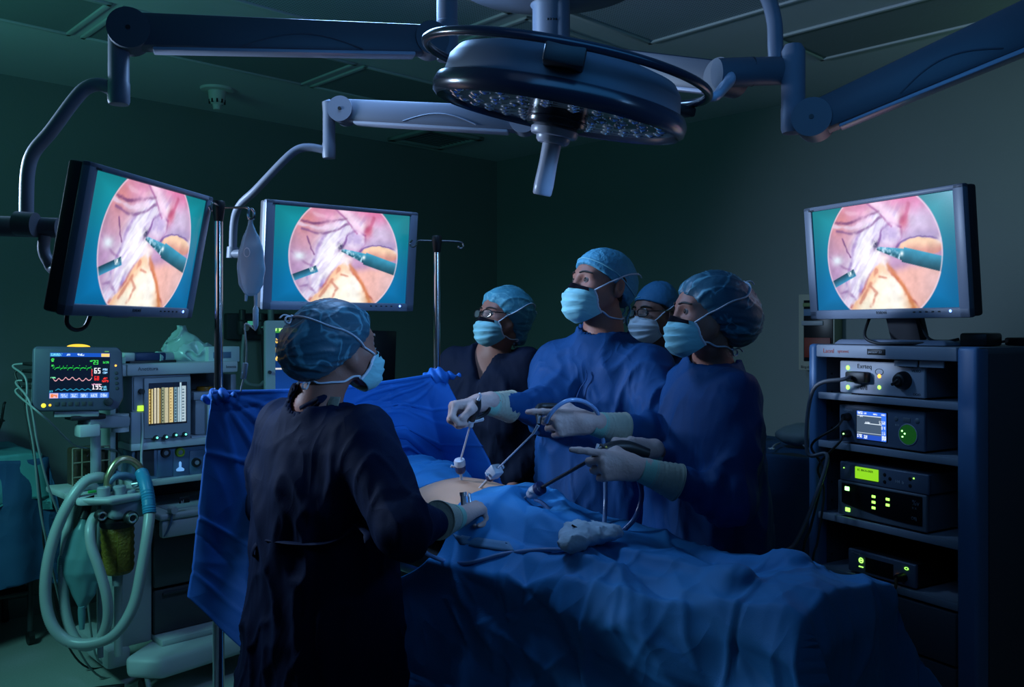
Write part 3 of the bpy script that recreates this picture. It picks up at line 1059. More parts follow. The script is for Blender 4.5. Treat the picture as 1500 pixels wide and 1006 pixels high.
for ring, (rr, n) in enumerate(((0.105, 10), (0.155, 16), (0.205, 22), (0.25, 28))):
    for k in range(n):
        a = 2 * math.pi * (k + 0.5 * (ring % 2)) / n
        if led0 is None:
            led0 = build('led_lens', MB().lathe([(0.0, -0.0095), (0.006, -0.008), (0.0135, -0.005), (0.0145, -0.003)], 12), M_refl, ln)
            o = led0
        else:
            o = led0.copy()
            COL.objects.link(o)
            o.parent = ln
        o.matrix_basis = Matrix.Translation((rr * math.cos(a), rr * math.sin(a), -0.037))
h = build('handle_ring', MB().torus(0.338, 0.0105, Matrix.Translation((0, 0, 0.058)), 96, 12), M_rim, t, M=LM)
for k in range(3):
    s = MB()
    a = R(-92 + k * 120 - (0 if k == 0 else 10))
    rot = Matrix.Rotation(a, 3, 'Z')
    s.box(rot @ V(0.307, 0, 0.036), (0.075, 0.085 if k == 0 else 0.05, 0.045 if k == 0 else 0.024), rot, 0.006)
    build('ring_bracket', s, M_black, t, M=LM)
c = MB().lathe([(0.0, -0.075), (0.068, -0.074), (0.072, -0.068), (0.072, -0.036)], 40)
c.torus(0.072, 0.003, Matrix.Translation((0, 0, -0.058)), 48, 8)
build('collar', c, M_rim, t, M=LM)
hb = build('handle_base', MB().lathe([(0.0, -0.115), (0.034, -0.114), (0.04, -0.108), (0.041, -0.098), (0.054, -0.096), (0.057, -0.09), (0.057, -0.08), (0.05, -0.074)], 40), M_arm_s, t, M=LM)
build('sterile_handle', MB().lathe([(0.0, -0.238), (0.02, -0.238), (0.0228, -0.234), (0.0238, -0.215), (0.022, -0.16), (0.023, -0.115)], 32), M_arm_s, t, M=LM)
# yoke to the joint
LW = WM[t.name] @ LM
yk = [LW @ V(0.338, 0, 0.06), LW @ V(0.36, 0, 0.07), P(1060, 128, 2.2), P(1068, 118, 2.25), P(1060, 108, 2.28)]
build('yoke', MB().tube(yk, [0.012, 0.016, 0.02, 0.02, 0.02], 16, 6, flat=0.7), M_arm_s, t, True)

# right-hand arm that rises out of the picture
t = thing('jointed_boom', 'dark jointed arm rising to the ceiling at the upper right', 'ceiling arm', (1.75, 2.05, CEIL), group='ceiling arms')
D = 2.3
xk = P(1162, 0, D).x
build('vertical_joint', MB().lathe([(0.0, P(0, 197, D).z), (0.028, P(0, 195, D).z), (0.0315, P(0, 188, D).z), (0.0315, P(0, 158, D).z), (0.0305, P(0, 157, D).z), (0.0305, P(0, 75, D).z), (0.022, P(0, 66, D).z), (0.0, P(0, 65, D).z)], 28, Matrix.Translation((xk, D, 0))), M_arm, t, True)
a, b = P(1192, 176, 2.26), P(1560, 12, 2.02)
spring_arm(t, a, b, 0.085, 0.115, 0.075, M_arm_d)
build('ceiling_post', MB().lathe([(0.04, b.z - 0.08), (0.045, b.z - .07), (0.045, CEIL - .03), (0.1, CEIL - .02), (0.1, CEIL)], 24, Matrix.Translation((b.x + 0.06, b.y - .01, 0))), M_arm_d, t, True)

# ------------------------------------------------------------------ equipment rack (local x along its front, y to the back)
FR = Frame(0.983, 2.93, math.atan2(-0.866, 0.5))
M_rack = mat('rack_blue_enamel', (0.10, 0.22, 0.42), 0.38)
M_shelf = mat('rack_shelf_grey', (0.33, 0.36, 0.42), 0.45)
M_rside = mat('rack_side_panel', (0.08, 0.09, 0.11), 0.6)
M_drawer = mat('rack_drawer_front', (0.11, 0.12, 0.14), 0.5)
M_dev = mat('device_front_light', (0.42, 0.44, 0.50), 0.45)
M_dev2 = mat('device_front_dark', (0.13, 0.16, 0.22), 0.4)
M_dev3 = mat('device_shell', (0.16, 0.18, 0.21), 0.45)
M_gl = mat('glossy_black_panel', (0.008, 0.009, 0.012), 0.3, spec=0.25)
M_green = glow('green_led', (0.35, 1.0, 0.12), 2.2)
M_green2 = glow('green_led_bright', (0.3, 1.0, 0.25), 4.0)
M_lime = glow('lime_display', (0.33, 0.85, 0.02), 0.85)
M_orange = glow('orange_led', (1.0, 0.42, 0.05), 2.5)
M_whiteprint = mat('pale_print', (0.5, 0.52, 0.56), 0.6)
M_redprint = mat('red_print', (0.5, 0.08, 0.05), 0.6)
M_cable = mat('black_cable', (0.015, 0.016, 0.018), 0.5)
M_cable_g = mat('grey_cable', (0.10, 0.11, 0.13), 0.45)

RWD, RDP, RTOP = 0.589, 0.52, 1.447
rk = thing('equipment_rack', 'tall blue-edged rack of video devices below the right-hand monitor', 'equipment rack', FR.o, FR.a)


def rz(px, py, y=0.0):
    return FR.hit(px, py, y)


pw = 0.045
for x0, x1 in ((0, 0.034), (RWD - 0.062, RWD)):
    build('post', MB().box(((x0 + x1) / 2, 0.03, RTOP / 2), (x1 - x0, 0.06, RTOP), bev=0.012, seg=3), M_rack, rk)
for x in (0.012, RWD - 0.012):
    build('side_panel', MB().box((x, 0.06 + (RDP - 0.06) / 2, 0.06 + (RTOP - 0.08) / 2), (0.02, RDP - 0.06, RTOP - 0.08), bev=0.004), M_rside, rk)
build('back_panel', MB().box((RWD / 2, RDP - 0.008, 0.75), (RWD - 0.05, 0.012, 1.33), bev=0.003), M_rside, rk)
build('top_panel', MB().box((RWD / 2, RDP / 2 + 0.005, RTOP - 0.012), (RWD - 0.004, RDP - 0.02, 0.022), bev=0.004), M_dev3, rk)
xi0, xi1 = 0.034, RWD - 0.062
zt, zb = rz(1290, 509).z, rz(1290, 527).z
hd = build('header_strip', MB().box(((xi0 + xi1) / 2, 0.012, RTOP - 0.022), (xi1 - xi0, 0.022, 0.040), bev=0.004), M_shelf, rk)
text('red_logo_lettering', 'Laonl', 0.020, M_redprint, hd, (0.063, 0.0006, RTOP - 0.028))
text('pale_lettering', 'sptonnt', 0.014, M_redprint, hd, (0.12, 0.0006, RTOP - 0.026))
build('badge', MB().box((0.265, 0.0, RTOP - 0.021), (0.064, 0.004, 0.018), bev=0.0018), M_black, hd)
text('badge_lettering', 'perecer 23', 0.011, M_whiteprint, hd, (0.238, -0.0026, RTOP - 0.0245))
for k in range(2):
    build('label_holder', MB().box((0.352 + k * 0.085, 0.022, RTOP - 0.052), (0.078, 0.006, 0.022), bev=0.002), M_dev, hd)
# shelf heights from their front edges
SH = []
for yL in (583, 654, 760, 838):
    z = rz(1208, yL).z
    SH.append(z)
    sh = build('shelf', MB().box(((xi0 + xi1) / 2, RDP / 2, z + 0.011), (xi1 - xi0 + 0.01, RDP - 0.03, 0.006), bev=0.001).box(((xi0 + xi1) / 2, 0.016, z + 0.007), (xi1 - xi0, 0.012, 0.022), bev=0.003), M_shelf, rk)
for k in range(14):
    build('rail_hole', MB().cyl((0.035, 0.075, RTOP - 0.1 - 0.06 * k), (0.0365, 0.075, RTOP - 0.1 - 0.06 * k), 0.004, seg=10), M_black, rk)
# drawers
zb = SH[3] - 0.008
hts = [0.155, 0.155, 0.20]
for k, h in enumerate(hts):
    d = build('drawer', MB().box(((xi0 + xi1) / 2, 0.018, zb - h / 2), (xi1 - xi0 - 0.008, 0.03, h - 0.008), bev=0.004), M_drawer, rk)
    build('drawer_handle', MB().box(((xi0 + xi1) / 2 - 0.06, 0.004, zb - 0.045), (0.24, 0.012, 0.034), bev=0.005), M_rack if False else mat('drawer_handle_recess', (0.012, 0.02, 0.06), 0.35), d)
    zb -= h
build('plinth', MB().box((RWD / 2, RDP / 2, 0.085), (RWD - 0.01, RDP - 0.02, 0.06), bev=0.01), M_rside, rk)
for x in (0.06, RWD - 0.06):
    for y in (0.06, RDP - 0.06):
        c = build('caster', MB().cyl((x - 0.014, y, 0.035), (x + 0.014, y, 0.035), 0.035, seg=20), M_black, rk)
        build('caster_fork', MB().box((x, y, 0.055), (0.034, 0.03, 0.03), bev=0.005), M_shelf, c)
lb = build('warning_label', MB().box((RWD - 0.0012, 0.30, RTOP - 0.1), (0.002, 0.15, 0.055), bev=0.0008), mat('label_grey', (0.12, 0.13, 0.13), 0.6), rk)
text('label_lettering', 'Aol Dolecbonet', 0.013, M_whiteprint, lb, (RWD + 0.0002, 0.268, RTOP - 0.086), (90, 0, 90))
text('label_lettering', 'TRACKGRARLINNE', 0.013, M_whiteprint, lb, (RWD + 0.0002, 0.268, RTOP - 0.104), (90, 0, 90))
build('label_symbol', MB().torus(0.013, 0.002, Matrix.Translation((RWD + 0.0002, 0.247, RTOP - 0.098)) @ Matrix.Rotation(R(90), 4, 'Y'), 24, 6), M_whiteprint, lb)


def device(name, label, px0, py0, px1, py1, zs, y0, dep, m_front, m_shell, cat='medical device', feet=True):
    """Box standing on a shelf: front plane at local y0; pixel corners give its width and height."""
    a, b = rz(px0, py0, y0), rz(px1, py1, y0)
    x0, x1 = a.x, b.x
    base = zs
    h = max(a.z - base, 0.02)
    M = Matrix.Translation(FR.w(x0, y0, base)) @ Matrix.Rotation(FR.a, 4, 'Z')
    t = thing(name, label, cat, M=M)
    w = x1 - x0
    ft = 0.006 if feet else 0.0
    build('shell', MB().box((w / 2, 0.012 + dep / 2, ft + (h - ft) / 2), (w, dep, h - ft), bev=0.006), m_shell, t)
    build('front_panel', MB().box((w / 2, 0.006, ft + (h - ft) / 2), (w + 0.004, 0.014, h - ft), bev=0.005, seg=3), m_front, t)
    if feet:
        for x in (0.03, w - 0.03):
            for y in (0.03, dep - 0.03):
                build('rubber_foot', MB().cyl((x, y, 0), (x, y, 0.007), 0.009, seg=12), M_black, t)
    return t, w, h


def dot(name, t, x, z, r, m, y=-0.001, th=0.003, parent=None):
    return build(name, MB().lathe([(0.0, th), (r * 0.7, th * 0.8), (r, 0.0)], 16, Matrix.Translation((x, y, z)) @ Matrix.Rotation(R(90), 4, 'X')), m, parent or t)


ST = [z + 0.014 for z in SH]
# 1: light source
t, w, h = device('endoscope_light_source', 'grey light source with black knob on the top shelf of the rack', 1231, 528, 1354, 580, ST[0], 0.035, 0.34, M_dev, M_dev3)
dot('green_light', t, w * 0.10, h * 0.80, 0.0075, M_green)
dot('green_light', t, w * 0.10, h * 0.22, 0.0075, M_green)
dot('orange_light', t, w * 0.49, h * 0.60, 0.0065, M_orange)
dot('green_light', t, w * 0.49, h * 0.28, 0.0065, M_green)
k = build('dial_knob', MB().lathe([(0.0, 0.034), (0.012, 0.034), (0.014, 0.03), (0.02, 0.028), (0.026, 0.016), (0.028, 0.0)], 28, Matrix.Translation((w * 0.775, 0, h * 0.52)) @ Matrix.Rotation(R(90), 4, 'X')), M_black, t)
build('knob_pointer', MB().box((w * 0.75, -0.03, h * 0.47), (0.03, 0.012, 0.009), Matrix.Rotation(R(-35), 3, 'Y'), 0.003), M_black, k)
build('plug_socket', MB().box((w * 0.26, -0.014, h * 0.55), (0.075, 0.032, 0.034), bev=0.006), M_black, t)
text('maker_lettering', 'Exrteq', 0.020, M_print, t, (w * 0.22, -0.0016, h * 0.80))
text('panel_lettering', 'TIBDB AUTS', 0.010, M_print, t, (w * 0.70, -0.0016, h * 0.88))
text('panel_lettering', 'VIDEO', 0.011, M_print, t, (w * 0.86, -0.0016, h * 0.76))
text('symbol_lettering', '\u2022 078', 0.018, M_print, t, (w * 0.22, -0.0016, h * 0.18))
text('panel_lettering', 'OOO', 0.010, M_print, t, (w * 0.88, -0.0016, h * 0.12))
build('outline_print', MB().torus(0.012, 0.001, Matrix.Translation((w * 0.49, -0.0012, h * 0.72)) @ Matrix.Rotation(R(90), 4, 'X') @ Matrix.Diagonal((1.2, 0.8, 1, 1)), 20, 5), M_print, t)
CB1 = WM[t.name] @ V(w * 0.20, -0.028, h * 0.54)
# 2: insufflator with a display
t, w, h = device('gas_insufflator', 'dark insufflator with a blue-white display and green dial, second shelf of the rack', 1230, 592, 1354, 655, ST[1], 0.035, 0.34, M_dev2, M_dev3)
u, v = np.meshgrid(np.linspace(0, 1, 96), np.linspace(0, 1, 84), indexing='ij')
img = np.zeros(u.shape + (3,)) + A3([70, 88, 110]) / 255
img[:, v[0] < 0.14] = A3([50, 110, 235]) / 255
img[:, v[0] > 0.82] = A3([38, 80, 190]) / 255
img[(u > 0.84) & (v > 0.14)] = A3([60, 120, 240]) / 255
wh = A3([225, 240, 255]) / 255
for a0, a1, b0, b1 in ((0.02, 0.84, 0.15, 0.17), (0.27, 0.86, 0.42, 0.44), (0.02, 0.84, 0.76, 0.78), (0.30, 0.46, 0.37, 0.41), (0.02, 0.18, 0.83, 0.95), (0.25, 0.36, 0.85, 0.97), (0.86, 0.99, 0.80, 0.97), (0.03, 0.2, 0.02, 0.12), (0.25, 0.33, 0.04, 0.1), (0.56, 0.7, 0.05, 0.1), (0.82, 0.97, 0.04, 0.1), (0.1, 0.2, 0.17, 0.21)):
    blk = (u >= a0) & (u <= a1) & (v >= b0) & (v <= b1)
    pat = fbm(np.stack([u * 60, v * 60, u * 0], -1), 3, 2) > (-0.2 if (a1 - a0) < 0.3 else -9)
    img[blk & pat] = wh
for s, x, y in (('57', 73, 25), ('68', 83, 25), ('0', 80, 40), ('4', 88, 40), ('1', 82, 55), ('6', 88, 55)):
    stamp(img, s, x, y, 1.4, wh)
dp = build('display_frame', MB().box((w * 0.405, -0.001, h * 0.53), (w * 0.37, 0.004, h * 0.74), bev=0.001), M_gl, t)
add_display('display', display_mesh('insufflator_display', u, v, img, w * 0.355, h * 0.71, display_mat('insufflator_picture', 1.1)), dp, (w * 0.405, -0.0036, h * 0.53))
d = build('dial_ring', MB().torus(0.031, 0.0016, Matrix.Translation((w * 0.825, -0.002, h * 0.42)) @ Matrix.Rotation(R(90), 4, 'X'), 36, 6), M_whiteprint, t)
build('green_dial', MB().lathe([(0.0, 0.006), (0.027, 0.006), (0.03, 0.0)], 32, Matrix.Translation((w * 0.825, 0, h * 0.42)) @ Matrix.Rotation(R(90), 4, 'X')), glow('dim_green_dial', (0.02, 0.22, 0.03), 0.25), t)
for x, z in ((0.77, 0.50), (0.80, 0.44), (0.775, 0.36)):
    dot('green_light', t, w * x, h * z, 0.0026, M_green2, y=-0.006)
dot('round_button', t, w * 0.69, h * 0.77, 0.0075, M_dev3)
dot('round_button', t, w * 0.925, h * 0.77, 0.009, M_dev3)
build('slot_button', MB().box((w * 0.81, -0.001, h * 0.77), (0.026, 0.003, 0.013), bev=0.0013), M_dev3, t)
text('panel_lettering', 'Uypera', 0.011, M_whiteprint, t, (w * 0.06, -0.0016, h * 0.85))
text('panel_lettering', '8:51', 0.009, M_whiteprint, t, (w * 0.68, -0.0016, h * 0.60))
for x, z in ((0.115, 0.70), (0.115, 0.27)):
    build('socket', MB().cyl((w * x, 0, h * z), (w * x, -0.024, h * z), 0.013, 0.011, 18), M_black, t)
dot('green_light', t, w * 0.115, h * 0.27, 0.003, M_green2, y=-0.024)
CB2 = WM[t.name] @ V(w * 0.115, -0.024, h * 0.70)
CB3 = WM[t.name] @ V(w * 0.115, -0.024, h * 0.24)
# 4 then 3: camera unit with slim unit on top
t, w, h = device('video_processor', 'black-fronted unit with rows of green lights, under the slim device on the third shelf', 1228, 702, 1357, 780, ST[2], 0.03, 0.36, M_dev3, M_dev3)
H4 = ST[2] + h
gp = build('glass_panel', MB().prism([(w * 0.05, h * 0.94), (w * 0.96, h * 0.94), (w * 0.96, h * 0.20), (w * 0.8, h * 0.19), (w * 0.5, h * 0.23), (w * 0.2, h * 0.33), (w * 0.05, h * 0.40)], -0.004, 0.001, 0.0015), M_gl, t)
build('power_light', MB().box((w * 0.12, -0.004, h * 0.80), (0.017, 0.004, 0.013), bev=0.0018), M_green2, t)
build('power_button_light', MB().box((w * 0.12, -0.001, h * 0.22), (0.018, 0.004, 0.013), bev=0.0018), M_green, t)
for cx, zz in ((0.435, (0.72, 0.57, 0.42)), (0.595, (0.72, 0.57))):
    for q in zz:
        build('status_light', MB().box((w * cx, -0.004, h * q), (0.013, 0.003, 0.008), bev=0.001), M_green, t)
text('panel_lettering', '%v', 0.022, M_dev3, gp, (w * 0.86, -0.0046, h * 0.70))
text('panel_lettering', 'x x', 0.012, M_dev3, gp, (w * 0.86, -0.0046, h * 0.60))
text('panel_lettering', 'OBJ', 0.012, M_dev3, gp, (w * 0.85, -0.0046, h * 0.33))
t, w, h = device('printer_unit', 'slim device with a lime green display, stacked on the black-fronted unit', 1231, 675, 1360, 700, H4, 0.03, 0.34, M_dev2, M_dev3, feet=False)
dp = build('display', MB().box((w * 0.325, -0.002, h * 0.55), (w * 0.27, 0.004, h * 0.60), bev=0.0008), M_lime, t)
text('display_lettering', 'EC BROS-ERER', 0.009, mat('display_ink', (0.03, 0.10, 0.01), 0.6), dp, (w * 0.22, -0.0044, h * 0.66))
dot('green_light', t, w * 0.05, h * 0.68, 0.002, M_green, y=-0.001)
dot('green_light', t, w * 0.85, h * 0.72, 0.0024, M_green, y=-0.001)
for x, z in ((0.53, 0.66), (0.53, 0.3), (0.59, 0.5), (0.81, 0.66), (0.81, 0.32)):
    dot('round_button', t, w * x, h * z, 0.007, M_black, y=0.0)
build('sub_panel', MB().box((w * 0.09, -0.001, h * 0.5), (w * 0.07, 0.002, h * 0.66), bev=0.0008), M_dev3, t)
text('panel_lettering', 'H4  b', 0.013, M_whiteprint, t, (w * 0.65, -0.0016, h * 0.36))
# 5: small unit on the bottom shelf
t, w, h = device('camera_control_box', 'small low box with a yellow-green symbol and plugged cable on the bottom shelf', 1243, 802, 1341, 858, ST[3], 0.03, 0.26, M_dev2, M_black)
build('glass_panel', MB().box((w * 0.48, -0.001, h * 0.50), (w * 0.42, 0.003, h * 0.60), bev=0.0012), M_gl, t)
s = MB().torus(0.0072, 0.0016, Matrix.Translation((w * 0.205, -0.002, h * 0.62)) @ Matrix.Rotation(R(90), 4, 'X'), 20, 6)
build('lit_symbol', s.box((w * 0.205, -0.002, h * 0.62), (0.010, 0.002, 0.003)).box((w * 0.205, -0.002, h * 0.36), (0.016, 0.002, 0.0025)), M_green, t)
build('lit_symbol', MB().torus(0.006, 0.0012, Matrix.Translation((w * 0.88, -0.002, h * 0.78)) @ Matrix.Rotation(R(90), 4, 'X') @ Matrix.Diagonal((1, 0.6, 1, 1)), 18, 6), M_green, t)
pl = build('plug', MB().cyl((w * 0.84, 0, h * 0.42), (w * 0.82, -0.03, h * 0.40), 0.014, 0.011, 18), M_black, t)
dot('orange_light', t, w * 0.76, h * 0.42, 0.003, M_orange, y=-0.004)
text('panel_lettering', 'tdhusaene', 0.008, M_whiteprint, t, (w * 0.05, -0.0016, h * 0.84))
CB4 = WM[t.name] @ V(w * 0.82, -0.03, h * 0.40)

# stand of the rack monitor (part of that monitor)
zt = RTOP
c0 = MM3 @ V(0.0, 0.06, -0.12)
ft = MB()
fx, fy = FR.X, FR.Y
fc = V(c0.x, c0.y, zt) + fy * 0.075
for s, hgt in ((1.0, 0.0), (0.93, 0.012)):
    pass
q = []
for z, wx, wy in ((zt, 0.20, 0.12), (zt + 0.016, 0.185, 0.105)):
    q += [fc - fx * wx - fy * wy + V(0, 0, z - zt), fc + fx * wx - fy * wy + V(0, 0, z - zt), fc + fx * wx + fy * wy + V(0, 0, z - zt), fc - fx * wx + fy * wy + V(0, 0, z - zt)]
build('stand_foot', ft.hexa(q, 0.006), M_bezel, mon_rack, True)
build('stand_neck', MB().beam(fc + V(0, 0, 0.012), MM3 @ V(0, 0.075, -0.09), 0.05, 0.05, 0.11, up=(fy.x, fy.y, 0), bev=0.012), M_case, mon_rack, True)

# black power brick and leads on the rack top
pb = thing('power_brick', 'black power brick lying on the rack top right of the monitor stand', 'power supply', FR.w(0.50, 0.16, RTOP), FR.a + R(15))
build('brick', MB().box((0, 0, 0.019), (0.075, 0.14, 0.038), bev=0.008), M_black, pb)
build('lead', MB().tube([V(-0.0, 0.07, 0.015), V(-0.02, 0.11, 0.01), V(-0.06, 0.1, 0.006)], 0.004, 8, 5), M_black, pb)
pb2 = thing('cable_box', 'flat black connector box at the right end of the rack top', 'connector box', FR.w(0.53, 0.35, RTOP), FR.a + R(-8))
build('box', MB().box((0, 0, 0.012), (0.07, 0.12, 0.024), bev=0.006), M_black, pb2)
build('lead', MB().tube([V(-0.03, -0.05, 0.014), V(-0.05, -0.07, 0.008), V(-0.08, -0.06, 0.005)], 0.004, 8, 5), M_black, pb2)
cb = thing('monitor_cable', 'black cable drooping from the rack monitor onto the rack top', 'cable', FR.w(0.25, 0.12, RTOP))
build('cable', MB().tube([MM3 @ V(-0.10, 0.07, -0.17), FR.w(0.20, 0.03, RTOP + 0.03), FR.w(0.25, 0.02, RTOP + 0.006), FR.w(0.32, 0.015, RTOP + 0.006), FR.w(0.38, 0.03, RTOP + 0.007), FR.w(0.43, 0.05, RTOP + 0.007), FR.w(0.46, 0.09, RTOP + 0.01)], 0.0048, 8, 6), M_cable, cb, True)
build('cable', MB().tube([MM3 @ V(0.06, 0.08, -0.16), FR.w(0.40, 0.05, RTOP + 0.03), FR.w(0.44, 0.06, RTOP + 0.012), FR.w(0.47, 0.1, RTOP + 0.02)], 0.0042, 8, 6), M_cable, cb, True)


# cables from the devices down to the floor
def cable(label, pts, r, m, name='device_cable'):
    t = thing(name, label, 'cable', (pts[-1].x, pts[-1].y, 0))
    build('lead', MB().tube(pts, r, 10, 8), m, t, True)
    return t


cable('thick grey cable hanging from the light source on the top shelf to the floor', [CB1, CB1 + V(-0.025, -0.02, -0.005), FR.w(0.075, -0.06, 1.30), FR.w(0.06, -0.07, 1.1), P(1212, 668, 2.80), P(1190, 740, 2.78), P(1165, 795, 2.75), P(1135, 838, 2.72), V(0.80, 2.72, 0.35), V(0.75, 2.8, 0.03), V(0.9, 2.95, 0.015)], 0.0065, M_cable_g)
cable('thin black lead from the upper socket of the insufflator down beside the rack', [CB2, CB2 + V(-0.03, -0.02, -0.03), FR.w(0.06, -0.05, 1.12), P(1205, 690, 2.82), P(1188, 770, 2.80), P(1176, 815, 2.78), V(0.90, 2.76, 0.4), V(0.92, 2.8, 0.02), V(1.0, 2.85, 0.012)], 0.004, M_cable)
cable('thin black lead from the lower socket of the insufflator down beside the rack', [CB3, CB3 + V(-0.02, -0.02, -0.02), FR.w(0.07, -0.03, 1.05), P(1207, 720, 2.85), P(1198, 790, 2.82), P(1190, 840, 2.8), V(0.96, 2.78, 0.3), V(0.99, 2.8, 0.02), V(1.03, 2.82, 0.012)], 0.0038, M_cable)
cable('brown cord drooping from the small box over the rack drawers', [CB4, CB4 + V(-0.02, -0.02, -0.03), FR.w(0.25, -0.03, ST[3] - 0.02), FR.w(0.22, -0.015, 0.60), FR.w(0.18, -0.012, 0.50), FR.w(0.15, -0.015, 0.3), FR.w(0.15, -0.02, 0.02), FR.w(0.2, -0.06, 0.012)], 0.0045, mat('brown_cord', (0.10, 0.045, 0.02), 0.6))

# ------------------------------------------------------------------ anaesthesia machine (local x along its front, y to the wall)
FA = Frame(-1.554, 3.75, WROT)
M_an = mat('machine_pale_enamel', (0.40, 0.44, 0.45), 0.45, var=0.04, vscale=4)
M_an2 = mat('machine_grey_enamel', (0.25, 0.28, 0.32), 0.42)
M_and = mat('machine_dark_drawer', (0.06, 0.065, 0.07), 0.45)
M_bay = mat('machine_bay_dark', (0.03, 0.035, 0.045), 0.6)
M_bluep = mat('gas_panel_blue', (0.09, 0.16, 0.26), 0.4)
M_teal = mat('corrugated_blue_cuff', (0.03, 0.24, 0.42), 0.4, trans=0.1)
M_hose = mat('corrugated_clear_hose', (0.42, 0.48, 0.48), 0.35, trans=0.25, spec=0.6)
M_amber = mat('amber_granules', (0.17, 0.11, 0.014), 0.4, bump=0.6, bscale=90, var=0.3, vscale=60)
M_bagm = mat('teal_rubber_bag', (0.10, 0.23, 0.25), 0.4, var=0.15, vscale=14, spec=0.6)
M_brass = mat('brass_tube', (0.42, 0.36, 0.22), 0.3, metal=0.8)
M_cyan_led = glow('teal_led', (0.15, 0.8, 0.65), 1.6)
M_yel = glow('yellow_lamp', (1.0, 0.62, 0.04), 1.3)
M_yel2 = glow('yellow_key_light', (0.95, 0.85, 0.05), 1.3)

an = thing('anaesthesia_machine', 'tall pale anaesthesia machine at the far left behind the screen drape', 'anaesthesia machine', FA.o, FA.a)
ah = FA.hit


def abox(px0, py0, px1, py1, y, dep, bev=0.004):
    """Box whose front face fills the pixel rectangle on the plane local y."""
    a, b = ah(px0, (py0 + py1) / 2, y), ah(px1, (py0 + py1) / 2, y)
    m = ah((px0 + px1) / 2, py0, y).z, ah((px0 + px1) / 2, py1, y).z
    return MB().box(((a.x + b.x) / 2, y + dep / 2, (m[0] + m[1]) / 2), (b.x - a.x, dep, m[0] - m[1]), bev=bev)


XL, XR = ah(176, 700).x, 0.46
top = ah(200, 534).z
# base with its bulged front edge and wheels
zb = 0.165
bx0, bx1 = XL - 0.03, XR + 0.05
poly = [(bx0, -0.05), (bx0 + 0.05, -0.20), (bx0 + 0.14, -0.235), (bx1, -0.20), (bx1, 0.42), (bx0, 0.42)]
b = MB().hexa([V(bx0, -0.14, 0.085), V(bx0 + 0.10, -0.26, 0.085), V(bx1, -0.20, 0.085), V(bx1, 0.42, 0.085), V(bx0, -0.12, zb), V(bx0 + 0.11, -0.235, zb), V(bx1, -0.18, zb), V(bx1, 0.42, zb)], 0.022, 3)
build('base', b.box((bx0 + 0.02, 0.2, 0.13), (0.1, 0.44, 0.085), bev=0.02), M_an, an)
build('base_step', MB().box(((bx0 + bx1) / 2 + 0.06, 0.06, zb + 0.012), (bx1 - bx0 - 0.2, 0.34, 0.03), bev=0.01), M_an, an)
for x, y in ((bx0 + 0.07, -0.15), (bx1 - 0.08, -0.13), (bx0 + 0.07, 0.36), (bx1 - 0.08, 0.36)):
    c = build('caster', MB().torus(0.032, 0.010, Matrix.Translation((x, y, 0.042)) @ Matrix.Rotation(R(90), 4, 'Y'), 24, 8).cyl((x - 0.012, y, 0.042), (x + 0.012, y, 0.042), 0.030, seg=20), M_black, an)
    build('caster_guard', MB().tube([V(x, y - 0.042, 0.03), V(x, y - 0.05, 0.05), V(x, y - 0.03, 0.085), V(x, y, 0.092)], 0.010, 10, 4), M_an, c)
# drawers block and side column
ztab = ah(250, 742).z
dl, dr = ah(222, 800).x, XR
build('side_column', MB().box(((XL + dl) / 2, 0.14, (zb + ztab) / 2), (dl - XL, 0.30, ztab - zb), bev=0.012), M_an, an)
build('cabinet', MB().box(((dl + dr) / 2, 0.18, (zb + ztab) / 2), (dr - dl, 0.34, ztab - zb - 0.002), bev=0.004), M_and, an)
zz0 = zb + 0.025
for z0, z1 in ((zz0, ah(260, 856).z), (ah(260, 854).z, ztab - 0.06)):
    d = build('drawer', MB().box(((dl + dr) / 2, -0.005, (z0 + z1) / 2), (dr - dl - 0.006, 0.04, z1 - z0 - 0.006), bev=0.008), M_and, an)
    build('drawer_lip', MB().box(((dl + dr) / 2 + 0.01, -0.028, z1 - 0.02), (dr - dl - 0.05, 0.014, 0.014), bev=0.005), M_bay, d)
# rear columns up to the head of the machine
for q, w in ((XL + 0.035, 0.07), (dl + 0.0, 0.035)):
    build('upright_column', MB().box((q, 0.20, (ztab + top) / 2), (w, 0.16, top - ztab), bev=0.012), M_an, an)
build('upright_groove', MB().box((XL + 0.028, 0.119, (ztab + top) / 2), (0.008, 0.004, top - ztab - 0.06), bev=0.001), M_bay, an)
build('rear_panel', MB().box(((XL + XR) / 2 + 0.02, 0.31, (ztab + top) / 2), (XR - XL, 0.05, top - ztab), bev=0.008), M_bay, an)
# work surface
tb = MB()
tb.hexa([V(dl - 0.02, -0.14, ztab - 0.028), V(XR + 0.02, -0.14, ztab - 0.028), V(XR + 0.02, 0.3, ztab - 0.028), V(dl - 0.02, 0.3, ztab - 0.028), V(dl - 0.02, -0.14, ztab), V(XR + 0.02, -0.14, ztab), V(XR + 0.02, 0.3, ztab), V(dl - 0.02, 0.3, ztab)], 0.010, 3)
ws = build('work_surface', tb, M_an, an)
build('surface_inset', MB().box(((dl + XR) / 2, 0.05, ztab + 0.001), (XR - dl - 0.08, 0.24, 0.004), bev=0.002), M_an2, ws)
ap = build('apron', MB().box(((dl + XR) / 2, -0.115, ztab - 0.065), (XR - dl + 0.02, 0.04, 0.075), bev=0.012), M_an, an)
build('badge', MB().box(ah(270, 732, -0.142), (0.045, 0.006, 0.026), bev=0.002), M_black, ap)
text('badge_lettering', 'al', 0.02, M_whiteprint, ap, ah(265, 737, -0.1455))
build('rail_knob', MB().cyl(ah(251, 746, -0.13) + V(0, 0.0, 0), ah(251, 746, -0.13) + V(0, -0.035, 0), 0.018, 0.015, 18), M_an, ap)
